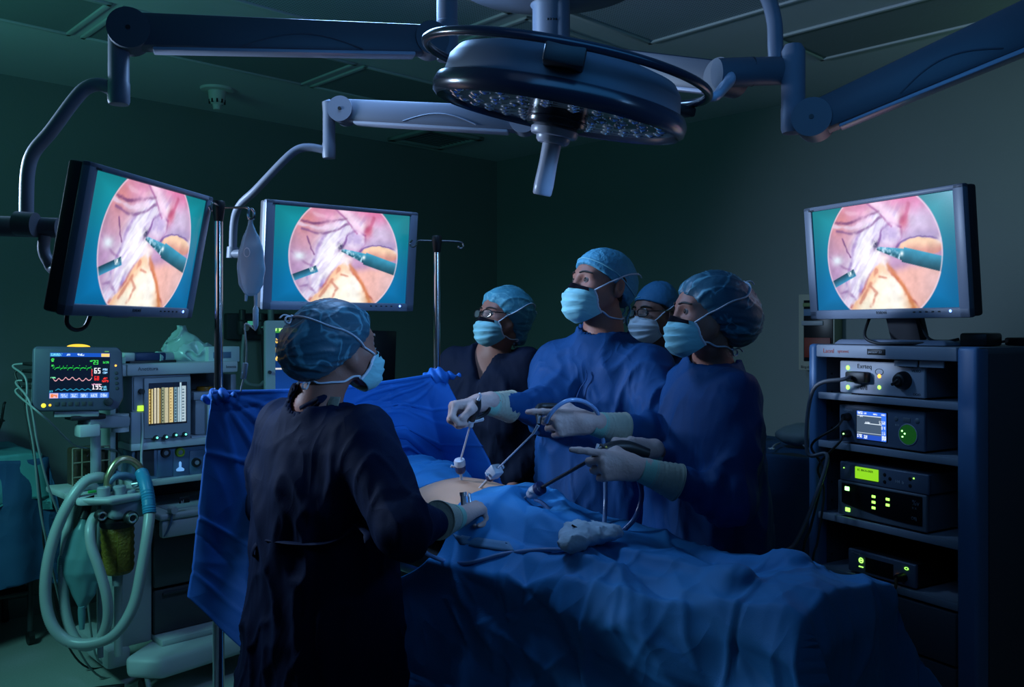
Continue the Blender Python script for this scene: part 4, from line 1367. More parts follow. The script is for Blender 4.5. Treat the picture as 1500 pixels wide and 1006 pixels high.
build('hanging_strap', MB().tube([ah(252, 752, -0.15), ah(250, 765, -0.155), ah(245, 778, -0.15), ah(240, 786, -0.145)], [0.008, 0.010, 0.009, 0.004], 10, 5, flat=0.4), M_bluep, ap)
# head of the machine
hz0 = ah(225, 648).z
head = build('head_housing', abox(193, 546, 280, 648, -0.02, 0.28, 0.012), M_an2, an)
build('head_strip', abox(196, 552, 213, 600, -0.024, 0.01, 0.003), M_an2, head)
sp = build('screen_bezel', abox(211, 552, 280, 640, -0.035, 0.03, 0.006), M_an2, head)
# ventilator screen: columns of bars
u, v = np.meshgrid(np.linspace(0, 1, 110), np.linspace(0, 1, 120), indexing='ij')
img = np.zeros(u.shape + (3,)) + A3([14, 26, 48]) / 255
rg = np.random.RandomState(2)


def fill(a0, a1, b0, b1, c, k=1.0):
    img[(u >= a0) & (u < a1) & (v >= b0) & (v < b1)] = A3(c) / 255 * k


for a0, a1, b0, c in ((0.0, .035, .14, (238, 208, 120)), (.035, .065, .14, (120, 100, 40)), (.065, .11, .14, (240, 225, 160)), (.13, .19, .12, (226, 218, 190)), (.195, .215, .13, (110, 100, 70)), (.215, .265, .12, (230, 222, 190)), (.27, .295, .14, (190, 160, 80)),
                      (.33, .40, .11, (150, 160, 130)), (.41, .50, .12, (210, 205, 170)), (.505, .525, .14, (120, 110, 70)), (.53, .63, .12, (232, 210, 150)),
                      (.66, .73, .12, (120, 160, 180)), (.745, .79, .12, (176, 205, 220)), (.80, .85, .01, (190, 225, 245)), (.86, .97, .10, (190, 215, 228))):
    fill(a0, a1, b0, .96, c)
for k in range(11):
    y0 = 0.17 + k * 0.072
    fill(.018, .05, y0, y0 + .03, (110, 85, 30))
    fill(.345, .375, y0, y0 + .035, (24, 36, 34))
    fill(.675, .715, y0 + .01, y0 + .04, (28, 56, 80))
    fill(.87, .92, y0, y0 + .03, (90, 120, 140))
    fill(.55, .58, y0, y0 + .02, (150, 120, 60))
img *= (0.88 + 0.12 * rg.rand(*u.shape))[..., None]
fill(.30, .325, .0, 1, (16, 24, 30))
fill(.635, .655, .0, 1, (16, 24, 30))
fill(0, 1, .962, 1, (10, 14, 22))
a, b2 = ah(218, 560, -0.038), ah(274, 622, -0.038)
a2, b3 = ah(218, 590, -0.038), ah(274, 590, -0.038)
zt_, zb_ = ah(246, 560, -0.038).z, ah(246, 621, -0.038).z
add_display('ventilator_display', display_mesh('ventilator_screen', u, v, img, b3.x - a2.x, zt_ - zb_, display_mat('ventilator_picture', 0.95)), sp, ((a2.x + b3.x) / 2, -0.0385, (zt_ + zb_) / 2))
for px, py in ((228, 641), (242, 640), (256, 637), (270, 636)):
    p = ah(px, py, -0.036)
    k = build('screen_knob', MB().lathe([(0.0, 0.012), (0.010, 0.011), (0.011, 0.0)], 18, Matrix.Translation(p) @ Matrix.Rotation(R(90), 4, 'X')), M_black, sp)
    build('knob_light', MB().ball(p + V(0.002, -0.012, 0.001), 0.005, 12, 8), M_cyan_led, k)
p = ah(206, 573, -0.026)
build('pressure_port', MB().cyl(p, p + V(0, -0.02, 0), 0.011, seg=16), M_black, head)
gl = build('green_indicator', abox(202, 594, 211, 602, -0.030, 0.012, 0.002), glow('green_window', (0.45, 0.85, 0.05), 1.3), head)
build('lower_column_cover', abox(192, 603, 214, 655, -0.028, 0.03, 0.006), M_an2, head)
build('ledge', abox(192, 645, 318, 655, -0.03, 0.30, 0.004), M_an, an)
# gas panel with gauges
gp = build('gas_panel', abox(193, 655, 322, 702, 0.02, 0.24, 0.004), M_bluep, an)
for x0, x1 in ((199, 226), (231, 252), (254, 276), (278, 303)):
    build('panel_recess', abox(x0, 659, x1, 698, 0.016, 0.006, 0.002), M_bay if x0 == 199 else M_bluep, gp)
for px, py, m in ((242, 663, M_black), (263, 662, mat('green_gauge', (0.22, 0.32, 0.02), 0.4)), (287, 677, M_black)):
    p = ah(px, py, 0.014)
    g = build('gauge', MB().lathe([(0.0, 0.010), (0.012, 0.010), (0.013, 0.014), (0.019, 0.014), (0.021, 0.0)], 26, Matrix.Translation(p) @ Matrix.Rotation(R(90), 4, 'X')), m, gp)
    build('gauge_face', MB().lathe([(0.0, 0.0118), (0.010, 0.0115)], 20, Matrix.Translation(p) @ Matrix.Rotation(R(90), 4, 'X'), cap=False), M_an2, g)
p = ah(264, 684, 0.012)
build('flow_lamp', MB().lathe([(0.0, -0.018), (0.016, -0.016), (0.017, -0.008), (0.005, 0.0), (0.0055, 0.02), (0.0, 0.026)], 18, Matrix.Translation(p)), glow('blue_flow_lamp', (0.15, 0.42, 0.9), 0.9), gp)
build('lower_ledge', abox(193, 700, 322, 708, -0.02, 0.26, 0.004), M_an, an)
# right-hand bay with stacked boxes
build('bay_floor', abox(281, 636, 350, 645, 0.0, 0.26, 0.003), M_an2, an)
bxs = build('vaporizer', abox(286, 578, 318, 636, 0.03, 0.16, 0.008), M_an2, an)
build('vaporizer_dial', MB().cyl(ah(300, 572, 0.10), ah(300, 566, 0.10), 0.04, 0.035, 24), mat('orange_dial', (0.42, 0.16, 0.01), 0.4), bxs)
bx2 = build('monitor_module', abox(304, 585, 336, 640, 0.0, 0.18, 0.006), M_an, an)
build('module_slot', abox(310, 606, 334, 611, -0.003, 0.006, 0.001), M_bay, bx2)
p = ah(316, 580, 0.01)
m3 = build('gas_module', abox(284, 573, 334, 585, 0.01, 0.2, 0.004), M_an2, an)
build('amber_light', MB().ball(ah(313, 579, 0.008), 0.0055, 12, 8), glow('amber_light', (0.9, 0.6, 0.25), 1.2), m3)
# top shelf
zt0, zt1 = ah(200, 534).z, ah(200, 550).z
ts = build('top_shelf', abox(186, 531, 349, 548, -0.05, 0.36, 0.008), M_an, an)
text('shelf_lettering', 'Anetitura', 0.022, M_print, ts, ah(202, 543, -0.0515))
text('shelf_lettering', 'Ieteoia', 0.018, M_print, ts, ah(331, 539, -0.0515))
build('shelf_side', MB().box((XL + 0.02, 0.13, zt0 - 0.022), (0.06, 0.34, 0.05), bev=0.01), M_an, an)
build('right_post', abox(338, 548, 346, 640, 0.12, 0.1, 0.004), M_an2, an)
build('blue_valve', MB().cyl(ah(183, 562, 0.118), ah(183, 562, 0.10), 0.012, seg=16), M_bluep, an)

# absorber head at the left front corner
yb = -0.20
zd = ah(150, 728, yb).z
x0, x1 = ah(118, 730, yb).x, ah(226, 730, yb).x
ab = MB().hexa([V(x0 + .02, yb + 0.03, zd - 0.03), V(x0 + 0.10, yb - 0.05, zd - 0.03), V(x1, yb - 0.01, zd - 0.03), V(x1, 0.05, zd - 0.03), V(x0, yb + 0.03, zd), V(x0 + 0.09, yb - 0.06, zd), V(x1, yb - 0.02, zd), V(x1, 0.05, zd)], 0.014, 3)
ab.hexa([V(x0, yb + .03, zd - 0.03), V(x0 + .06, yb + 0.0, zd - 0.03), V(x0 + .2, 0.2, zd - 0.03), V(x0, 0.24, zd - 0.03), V(x0, yb + .03, zd), V(x0 + .06, yb, zd), V(x0 + .2, 0.2, zd), V(x0, 0.24, zd)], 0.01)
build('absorber_top', ab, M_an, an)
bk = build('absorber_block', MB().box(((x0 + x1) / 2 + 0.045, yb + 0.05, zd - 0.06), (x1 - x0 - 0.13, 0.14, 0.075), bev=0.02, seg=3), M_an2, an)
for px, py, r in ((146, 754, 0.022), (190, 757, 0.026), (216, 736, 0.022)):
    p = ah(px, py, yb - 0.02)
    c = build('hose_port', MB().lathe([(0.0, 0.03), (r * 0.8, 0.03), (r, 0.024), (r, 0.0)], 24, Matrix.Translation(p) @ Matrix.Rotation(R(90), 4, 'X')), M_black, bk)
    build('port_ring', MB().torus(r * 0.62, r * 0.16, Matrix.Translation(p + V(0, -0.031, 0)) @ Matrix.Rotation(R(90), 4, 'X'), 24, 8), M_steel, c)
for px, py in ((152, 718), (175, 716), (190, 722)):
    p = ah(px, py, yb + 0.02)
    build('valve_cap', MB().lathe([(0.024, -0.022), (0.024, 0.01), (0.02, 0.014), (0.0, 0.015)], 20, Matrix.Translation(p)), M_an2, an)
p = ah(176, 700, yb + 0.05)
vt = build('valve_tee', MB().tube([p + V(-0.05, 0, -0.02), p + V(-0.02, -0.01, 0.01), p + V(0.02, -0.01, 0.01), p + V(0.06, 0.0, -0.01)], 0.013, 12, 5).box(p + V(0, 0, 0.01), (0.05, 0.03, 0.03), Matrix.Rotation(R(25), 3, 'Y'), 0.008), M_bluep, an)
build('thumb_screw', MB().cyl(p + V(0.045, -0.02, -0.03), p + V(0.06, -0.04, -0.025), 0.014, 0.012, 14), M_steel, vt)
build('green_light', MB().box(ah(135, 720, yb + 0.03), (0.03, 0.01, 0.01), bev=0.002), mat('green_switch', (0.02, 0.35, 0.06), 0.4), an)
build('arched_pipe', MB().tube([ah(157, 716, yb + .05), ah(160, 695, yb + .05), ah(172, 676, yb + .05), ah(188, 673, yb + .05), ah(203, 683, yb + .05), ah(209, 700, yb + .05)], 0.015, 14, 6), M_brass, an)
# soda lime canister
cx = ah(172, 800, yb + 0.045).x
z0c, z1c = ah(172, 843, yb).z, ah(172, 773, yb).z
ca = build('canister', MB().lathe([(0.0, z0c), (0.050, z0c), (0.060, z0c + 0.012)] + [(0.060 + 0.004 * (i % 2), z0c + 0.016 + (z1c - z0c - 0.02) * i / 12) for i in range(13)] + [(0.058, z1c), (0.0, z1c)], 32, Matrix.Translation((cx, yb + 0.045, 0))), M_amber, an)
build('canister_lid', MB().lathe([(0.062, z1c - 0.002), (0.066, z1c + 0.004), (0.066, z1c + 0.022), (0.05, z1c + 0.03)], 32, Matrix.Translation((cx, yb + 0.045, 0))), M_black, ca)
build('window_strip', MB().box((cx + 0.002, yb - 0.018, (z0c + z1c) / 2), (0.05, 0.008, (z1c - z0c) * 0.86), bev=0.003), M_amber, ca)
build('drain', MB().cyl((cx, yb + 0.045, z0c), (cx, yb + 0.045, z0c - 0.05), 0.022, 0.018, 18), M_an2, ca)
build('canister_post', MB().cyl((cx + 0.03, yb + 0.12, zb), (cx + 0.03, yb + 0.12, zd - 0.03), 0.016, seg=18), M_an, an)
build('canister_post', MB().cyl((cx - 0.03, yb + 0.15, zb), (cx - 0.03, yb + 0.15, zd - 0.03), 0.012, seg=18), M_an2, an)
# wire basket behind with a dark coil
bkx0, bkx1 = ah(106, 690, 0.12).x, ah(160, 690, 0.12).x
zb0, zb1 = ah(130, 718, 0.12).z, ah(130, 655, 0.12).z
cb = build('coil_case', MB().box(((bkx0 + bkx1) / 2, 0.18, (zb0 + zb1) / 2), (bkx1 - bkx0 - 0.02, 0.10, zb1 - zb0 - 0.01), bev=0.01), mat('brown_coil_case', (0.05, 0.032, 0.018), 0.5, bump=0.4, bscale=40), an)
w = MB()
for x in np.linspace(bkx0, bkx1, 5):
    w.tube([V(x, 0.115, zb0), V(x, 0.115, zb1)], 0.0035, 6)
for z in np.linspace(zb0, zb1, 4):
    w.tube([V(bkx0, 0.115, z), V(bkx1, 0.115, z)], 0.0035, 6)
build('coil_guard', w, mat('guard_wire', (0.25, 0.22, 0.17), 0.4), cb)

# bracket arm that holds the patient monitor (part of the machine)
ar = MB()
ar.beam(ah(182, 617, 0.0), ah(122, 617, -0.05), 0.05, 0.055, 0.09, bev=0.012)
br = build('monitor_bracket', ar, M_an2, an)
build('bracket_pivot', MB().cyl(ah(176, 632, -0.01), ah(176, 606, -0.01), 0.034, seg=22), M_an, br)
build('tilt_block', MB().box(ah(128, 630, -0.06), (0.08, 0.07, 0.05), bev=0.008), M_an, br)
build('tilt_plate', MB().box(ah(125, 610, -0.05), (0.13, 0.09, 0.02), bev=0.004), M_black, br)
build('support_post', MB().cyl(ah(140, 720, 0.02), ah(140, 630, 0.02), 0.020, seg=18), M_an2, an)


# corrugated hoses
def hose(label, pts, r, m, pitch=0.0075, name='breathing_hose'):
    c = catmull(pts, 40)
    # resample by arc length
    out, acc = [c[0]], 0.0
    for p, q in zip(c, c[1:]):
        L = (q - p).length
        while acc + L >= pitch / 2:
            t_ = (pitch / 2 - acc) / L
            p = p.lerp(q, t_)
            out.append(p.copy())
            L = (q - p).length
            acc = 0.0
        acc += L
    t = thing(name, label, 'breathing hose', pts[len(pts) // 2], 0, 'breathing hoses')
    build('corrugated_tube', MB().tube(out, [r * (1.06 if i % 2 else 0.93) for i in range(len(out))], 16), m, t, True, angle=180)
    return t


DH = 3.42
h1 = [P(155, 716, 3.56), P(153, 704, 3.54), P(145, 699, 3.50), P(125, 705, 3.46), P(103, 733, 3.42), P(82, 778, 3.40), P(69, 830, 3.38), P(67, 880, 3.37), P(78, 918, 3.36), P(103, 940, 3.36), P(140, 941, 3.36), P(172, 925, 3.37), P(196, 885, 3.40), P(208, 830, 3.43), P(216, 780, 3.46), P(219, 745, 3.50), P(214, 708, 3.54), P(208, 694, 3.58)]
hs = hose('white corrugated hose in a wide loop from the absorber top down near the floor', h1, 0.021, M_hose)
build('blue_end_cuff', MB().tube(catmull([P(155, 720, 3.56), P(154, 708, 3.545), P(150, 701, 3.52)], 6), [0.025 + 0.001 * (i % 2) for i in range(13)], 18), M_teal, hs, True)
build('blue_end_cuff', MB().tube(catmull([P(219, 752, 3.49), P(217, 730, 3.51), P(213, 708, 3.54), P(207, 692, 3.585)], 12), [0.0245 + 0.0022 * (i % 2) for i in range(37)], 18), M_teal, hs, True)
h2 = [P(146, 755, 3.52), P(138, 758, 3.44), P(132, 775, 3.39), P(134, 800, 3.37), P(145, 832, 3.36), P(156, 872, 3.355), P(158, 905, 3.36), P(149, 932, 3.37), P(130, 946, 3.38), P(112, 938, 3.40), P(98, 905, 3.42), P(93, 860, 3.44), P(96, 800, 3.46), P(103, 750, 3.50), P(112, 722, 3.54), P(128, 712, 3.58), P(146, 720, 3.62)]
hose('white corrugated hose crossing in front of the amber canister', h2, 0.019, M_hose)
# breathing bag
bg = thing('breathing_bag', 'limp teal breathing bag hanging inside the hose loops', 'breathing bag', P(118, 830, 3.45))
bo = P(121, 755, 3.46)
bb2 = P(119, 893, 3.44)


def bbag(Q):
    q = Q - A3(bo)
    L = bo.z - bb2.z
    zs = A3([-1.0, -.97, -.85, -.6, -.45, -.25, -.08, 0.0]) * L
    d = sd_loft(q, zs, A3([.010, .014, .045, .082, .078, .05, .022, .016]), A3([.010, .014, .025, .045, .045, .03, .018, .014]), cx=A3([.0, .0, .0, -.006, -.010, -.006, 0.0, .006]), p=1.8)
    return d + 0.008 * fbm(q * A3([22, 22, 9]), 6, 2) - 0.004 * np.clip(1 - np.abs(fbm(q * A3([14, 14, 7]), 15, 2)) * 3, 0, 1)


skin('rubber_bag', bbag, tuple(bb2 - V(.14, .12, .03)), tuple(bo + V(.14, .12, .03)), 0.006, M_bagm, bg)
build('neck', MB().tube([bo + V(0, 0, -0.015), bo + V(0.004, 0.02, 0.02), P(128, 738, 3.52)], 0.018, 14, 5), M_black, bg, True)
build('tail', MB().tube([bb2 + V(0, 0, 0.012), bb2 + V(0.002, 0, -0.02), P(120, 922, 3.43)], [0.012, 0.014, 0.009], 12, 4), M_bagm, bg, True)
# hose lying on the floor by the base
fh = thing('floor_hose', 'black hose curled on the floor below the breathing bag', 'hose', V(-1.75, 3.45, 0))
c0 = V(-1.78, 3.52, 0.012)
build('hose', MB().tube([c0 + V(0.17, 0.14, 0.0), c0 + V(0.05, 0.10, 0), c0 + V(-0.03, 0.03, 0), c0 + V(0.0, -0.05, 0), c0 + V(0.1, -0.09, 0), c0 + V(0.22, -0.06, 0.0)], 0.011, 10, 8), M_cable, fh, True)

# things on the top shelf
def on_top(px, y):
    p = ah(px, 534, y)
    return FA.w(p.x, y, zt0 + 0.0)


t = thing('device_box', 'navy box lying on a black tray at the left of the machine top', 'box', on_top(205, 0.1), FA.a)
build('tray', MB().box((0.02, 0, 0.008), (0.20, 0.2, 0.016), bev=0.004), M_black, t)
build('lid', MB().box((0.01, -0.02, 0.032), (0.13, 0.16, 0.034), bev=0.007), mat('navy_box', (0.012, 0.025, 0.09), 0.4), t)
build('pale_end', MB().box((-0.075, -0.02, 0.032), (0.045, 0.14, 0.036), bev=0.006), M_an, t)
t = thing('pale_tray', 'pale green tray at the left end of the machine top', 'tray', FA.w(XL - 0.02, 0.10, zt0 + 0.005), FA.a)
build('tray', MB().box((0, 0, 0.014), (0.09, 0.2, 0.028), bev=0.006), mat('pale_green_tray', (0.40, 0.62, 0.50), 0.4), t)
pbp = on_top(278, 0.14)
t = thing('plastic_bag', 'crumpled clear plastic bag standing on the machine top', 'plastic bag', pbp)


def pbag(Q):
    q = Q - A3(pbp)
    d = sd_loft(q, A3([0, .02, .06, .11, .15]), A3([.11, .12, .10, .055, .008]), A3([.08, .08, .07, .04, .008]), cx=A3([0, 0, -.005, -.02, -.035]), p=1.6)
    f = 1 - np.abs(fbm(q * A3([17, 17, 13]), 31, 2)) * 2.4
    return d - 0.02 * np.clip(f, 0, 1) ** 2 + 0.006 * fbm(q * 30, 5, 2)


skin('bag_film', pbag, tuple(pbp - V(.2, .2, .02)), tuple(pbp + V(.2, .2, .2)), 0.006, mat('frosted_film', (0.42, 0.62, 0.60), 0.25, trans=0.25, spec=0.7), t)
t = thing('carton', 'small pale carton with a dark window beside the plastic bag', 'carton', on_top(322, 0.06), FA.a)
build('box', MB().box((0, 0, 0.035), (0.15, 0.09, 0.07), bev=0.003), mat('pale_carton', (0.42, 0.52, 0.54), 0.6), t)
build('printed_window', MB().box((-0.01, -0.0455, 0.032), (0.085, 0.002, 0.028), bev=0.0005), M_bluep, t)
t = thing('tube_roll', 'small clear cylinder lying between the navy box and the plastic bag', 'cylinder', on_top(240, 0.02), FA.a)
build('cylinder', MB().cyl((-0.03, 0, 0.028), (0.04, 0.02, 0.028), 0.026, 0.022, 20), mat('frosted_film', (0, 0, 0)), t)

# ------------------------------------------------------------------ patient monitor on the bracket
FM_c = (P(62, 508, 3.42) + P(166, 600, 3.50)) / 2
Xm = V(0.86, 0.50, 0).normalized()
n0 = Vector((Xm.y, -Xm.x, 0))
pit = R(4)
Zm = V(0, 0, 1) * math.cos(pit) - n0 * math.sin(pit)
Ym = Zm.cross(Xm)
MPM = Matrix((Xm, Ym, Zm)).transposed().to_4x4()
roll = Matrix.Rotation(R(1.5), 4, 'Y')
MPM = MPM @ roll
MPM.translation = FM_c
pm = thing('patient_monitor', 'small patient monitor with green and red traces on the machine bracket', 'patient monitor', M=MPM)
ww, hh = 0.315, 0.252
M_pm = mat('monitor_slate_front', (0.065, 0.075, 0.115), 0.45)
f = MB().prism([(-ww / 2 + .01, hh / 2), (ww / 2 - .015, hh / 2), (ww / 2, hh / 2 - .02), (ww / 2 + 0.008, -hh / 2 + 0.05), (ww / 2 - 0.01, -hh / 2 + .01), (ww / 2 - .03, -hh / 2), (-ww / 2 + .02, -hh / 2), (-ww / 2, -hh / 2 + .02), (-ww / 2 - .002, hh / 2 - .01)], 0, 0.05, 0.008)
build('front_bezel', f, M_pm, pm)
build('rear_case', MB().box((-0.005, 0.085, 0.0), (ww - 0.01, 0.09, hh - 0.012), bev=0.014), M_an, pm)
build('alarm_lamp', MB().ball((0.0, 0.018, hh / 2), (0.042, 0.012, 0.011), 20, 12), M_yel, pm)
build('sensor_dash', MB().box((0.10, -0.0005, hh / 2 - 0.018), (0.016, 0.002, 0.004), bev=0.0008), glow('dim_green_dash', (0.2, 0.6, 0.15), 0.5), pm)
u, v = np.meshgrid(np.linspace(0, 1, 200), np.linspace(0, 1, 170), indexing='ij')
img = np.zeros(u.shape + (3,)) + A3([4, 12, 34]) / 255


def fl(a0, a1, b0, b1, c, pat=None):
    k = (u >= a0) & (u < a1) & (v >= b0) & (v < b1)
    if pat:
        k &= vnoise(np.stack([u * pat * 2.2, v * pat, u * 0], -1), 7) > -0.15
    img[k] = A3(c) / 255


fl(0, 1, 0, .085, (20, 80, 190))
fl(0.0, .16, .01, .08, (60, 150, 210))
fl(.02, .2, .015, .07, (120, 210, 240), 60)
fl(.27, .33, .02, .06, (190, 225, 255), 50)
fl(.45, .56, .015, .065, (210, 235, 255), 50)
fl(.85, .99, .01, .08, (250, 210, 120))


def trace(y0, fn, c, x0=.05, x1=.70, th=.008):
    yy = y0 - fn(u)
    img[(np.abs(v - yy) < th) & (u > x0) & (u < x1)] = A3(c) / 255


def ecg(x):
    o = 0.008 * np.sin(x * 60)
    for c, a_ in ((.07, .06), (.16, .05), (.22, .04), (.28, .07), (.38, .065), (.49, .075), (.60, .065), (.68, .04)):
        o = o + a_ * np.exp(-((x - c) / .006) ** 2) - a_ * .5 * np.exp(-((x - c - .014) / .006) ** 2)
    return o


trace(.335, ecg, (40, 220, 70))
trace(.60, lambda x: 0.05 * np.abs(np.sin(x * 28 + .5)) ** 3 - .015 * np.sin(x * 14) + .02 * np.exp(-((x - .06) / .02) ** 2), (235, 170, 180), th=.010)
trace(.815, lambda x: 0.03 * np.abs(np.sin(x * 32)) ** 2 - 0.006, (40, 150, 190), x0=.10)
stamp(img, '23', 144, 27, 2.4, A3([70, 240, 90]) / 255)
stamp(img, '65', 147, 56, 3.0, A3([245, 245, 255]) / 255)
stamp(img, '68', 148, 87, 2.4, A3([250, 40, 30]) / 255)
stamp(img, '195', 142, 117, 2.9, A3([250, 240, 250]) / 255)
fl(.70, .86, .675, .71, (225, 150, 190), 50)
fl(.66, .72, .15, .19, (60, 220, 90), 60)
fl(.88, .98, .18, .23, (60, 220, 90), 60)
fl(.88, .96, .34, .39, (140, 200, 250), 60)
fl(.88, .96, .41, .46, (140, 200, 250), 60)
fl(.89, .96, .54, .58, (240, 50, 40), 60)
fl(.87, .98, .60, .65, (240, 50, 40), 60)
fl(.88, .95, .73, .77, (110, 200, 240), 60)
fl(.86, .96, .79, .83, (110, 200, 240), 60)
fl(.02, .07, .12, .20, (70, 230, 90), 60)
fl(.02, .06, .26, .30, (70, 230, 90), 60)
fl(.02, .10, .53, .56, (120, 230, 170), 60)
fl(.0, .06, .82, .86, (60, 170, 210), 60)
fl(.69, .71, .36, .52, (220, 60, 60), 30)
fl(0, 1, .875, 1.0, (36, 90, 190))
for k in range(6):
    fl(.01 + k * .165, .15 + k * .165, .885, .99, (90, 140, 230) if k else (230, 190, 200))
    fl(.03 + k * .165, .13 + k * .165, .90, .975, (190, 215, 255) if k else (240, 120, 60), 45)
dsp = add_display('vital_signs_display', display_mesh('vital_signs_screen', u, v, img, 0.212, 0.178, display_mat('vital_signs_picture', 1.1)), pm, (0.006, -0.0012, 0.012))
dot('key_light', pm, -0.118, -0.103, 0.0085, M_yel2, y=-0.0005)
dot('key_light', pm, -0.096, -0.102, 0.005, M_yel, y=-0.0005)
for k in range(6):
    build('front_key', MB().box((-0.072 + k * 0.0235, -0.001, -0.098), (0.015, 0.003, 0.016), bev=0.001), M_print, pm)
build('rotary_knob', MB().lathe([(0.0, 0.02), (0.014, 0.019), (0.017, 0.0)], 22, Matrix.Translation((0.110, 0, -0.092)) @ Matrix.Rotation(R(90), 4, 'X')), M_black, pm)
dot('side_light', pm, 0.134, 0.052, 0.004, M_orange, y=-0.0005)
for k in range(4):
    dot('side_key', pm, 0.137 + 0.0015 * k, 0.022 - k * 0.0205, 0.007, M_print, y=-0.0005)
CP = []
for k, z in enumerate((0.06, 0.032, -0.005, -0.03)):
    a = V(-ww / 2 - 0.002, 0.085, z)
    build('lead_plug', MB().cyl(a, a + V(-0.03, -0.01, 0), 0.009, 0.006, 14), M_black, pm)
    CP.append(MPM @ (a + V(-0.03, -0.01, 0)))
build('mount_foot', MB().box((0.0, 0.07, -hh / 2 - 0.012), (0.16, 0.09, 0.024), bev=0.005), M_an, pm)
M_lead = mat('grey_green_lead', (0.16, 0.20, 0.20), 0.4)
routes = [
    ('black lead leaving the top plug of the patient monitor toward the floor', [CP[0], CP[0] + V(-.04, 0, -.01), P(38, 555, 3.40), P(40, 600, 3.38), P(50, 660, 3.38), P(58, 740, 3.40), P(70, 800, 3.44), V(-1.82, 3.6, 0.3), V(-1.75, 3.75, 0.015), V(-1.6, 3.9, 0.012)], M_lead),
    ('lead from the second plug of the patient monitor, looping lowest beside the drape trolley', [CP[1], CP[1] + V(-.03, 0, -.01), P(33, 580, 3.42), P(44, 640, 3.42), P(56, 700, 3.43), P(62, 760, 3.45), P(66, 810, 3.5), V(-1.9, 3.7, 0.25), V(-1.85, 3.85, 0.015), V(-1.7, 4.0, 0.012)], M_cable),
    ('lead from the third plug of the patient monitor down to the absorber', [CP[2], CP[2] + V(-.02, -.01, -.01), P(44, 590, 3.37), P(55, 650, 3.37), P(70, 710, 3.40), P(85, 750, 3.44), P(100, 790, 3.5), V(-1.76, 3.62, 0.5), V(-1.72, 3.64, 0.15), V(-1.66, 3.7, 0.09)], M_lead),
    ('lead from the lowest plug of the patient monitor to the back of the machine', [CP[3], CP[3] + V(-.02, -.01, -.02), P(52, 600, 3.36), P(75, 620, 3.40), P(100, 645, 3.5), P(118, 655, 3.6), FA.w(-0.10, 0.10, 0.98), FA.w(-0.05, 0.115, 0.93)], M_lead)]
for lab, pts, m in routes:
    cable(lab, pts, 0.0042, m, 'monitor_lead')
build('white_lead', MB().tube([ah(208, 604, -0.03), ah(209, 640, -0.035), ah(207, 668, -0.035), ah(209, 700, -0.04), ah(208, 716, -0.06)], 0.005, 8, 5), M_an, an)

# ------------------------------------------------------------------ operating table, patient and drapes
TA = A3((-0.15, 2.80, 0.0))                     # under the navel
TU, TV = A3((0.70, -0.714, 0)), A3((0.714, 0.70, 0))   # towards the feet, towards the far side
TANG = math.atan2(TU[1], TU[0])


def tw(s, w, z):
    p = TA + TU * s + TV * w
    return Vector((p[0], p[1], z))


def drape_mat(name, c, rough=0.62, fold=0.38):
    m = mat(name, c, rough, bump=0.10, bscale=420, var=0.10, vscale=5, spec=0.25)
    fold_bump(m, 4.0, (1.5, 1.5, 1.2), fold, 0.05)
    return m


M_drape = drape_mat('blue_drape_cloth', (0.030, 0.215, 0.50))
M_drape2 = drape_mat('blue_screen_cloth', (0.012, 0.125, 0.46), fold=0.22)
M_skin = mat('skin', (0.28, 0.125, 0.095), 0.5, var=0.10, vscale=22, bump=0.08, bscale=260, sss=0.05, spec=0.35)
M_skin_p = mat('patient_skin', (0.60, 0.34, 0.22), 0.48, var=0.06, vscale=18, bump=0.05, bscale=200, sss=0.08)
M_tblack = mat('table_cushion_black', (0.015, 0.015, 0.017), 0.5)

t = thing('operating_table', 'operating table hidden under the blue drapes', 'operating table', tw(0.2, 0, 0), TANG)
build('cushion', MB().box((0.08, 0, 0.80), (1.95, 0.40, 0.07), bev=0.025), M_tblack, t)
build('table_frame', MB().box((0.08, 0, 0.74), (1.85, 0.36, 0.05), bev=0.01), M_arm_d, t)
build('column', MB().box((-0.05, 0, 0.42), (0.36, 0.26, 0.62), bev=0.03), M_arm_d, t)
build('foot_base', MB().box((0.05, 0, 0.07), (0.95, 0.44, 0.14), bev=0.04), M_arm_d, t)
for s in (-1, 1):
    build('side_rail', MB().box((0.1, s * 0.19, 0.765), (1.7, 0.012, 0.03), bev=0.003), M_steel, t)

# the patient lies on the back, head beyond the screen
pat = thing('person', 'patient lying on the table with only the bare belly showing between the drapes', 'person', tw(0, 0, 0.83), TANG)


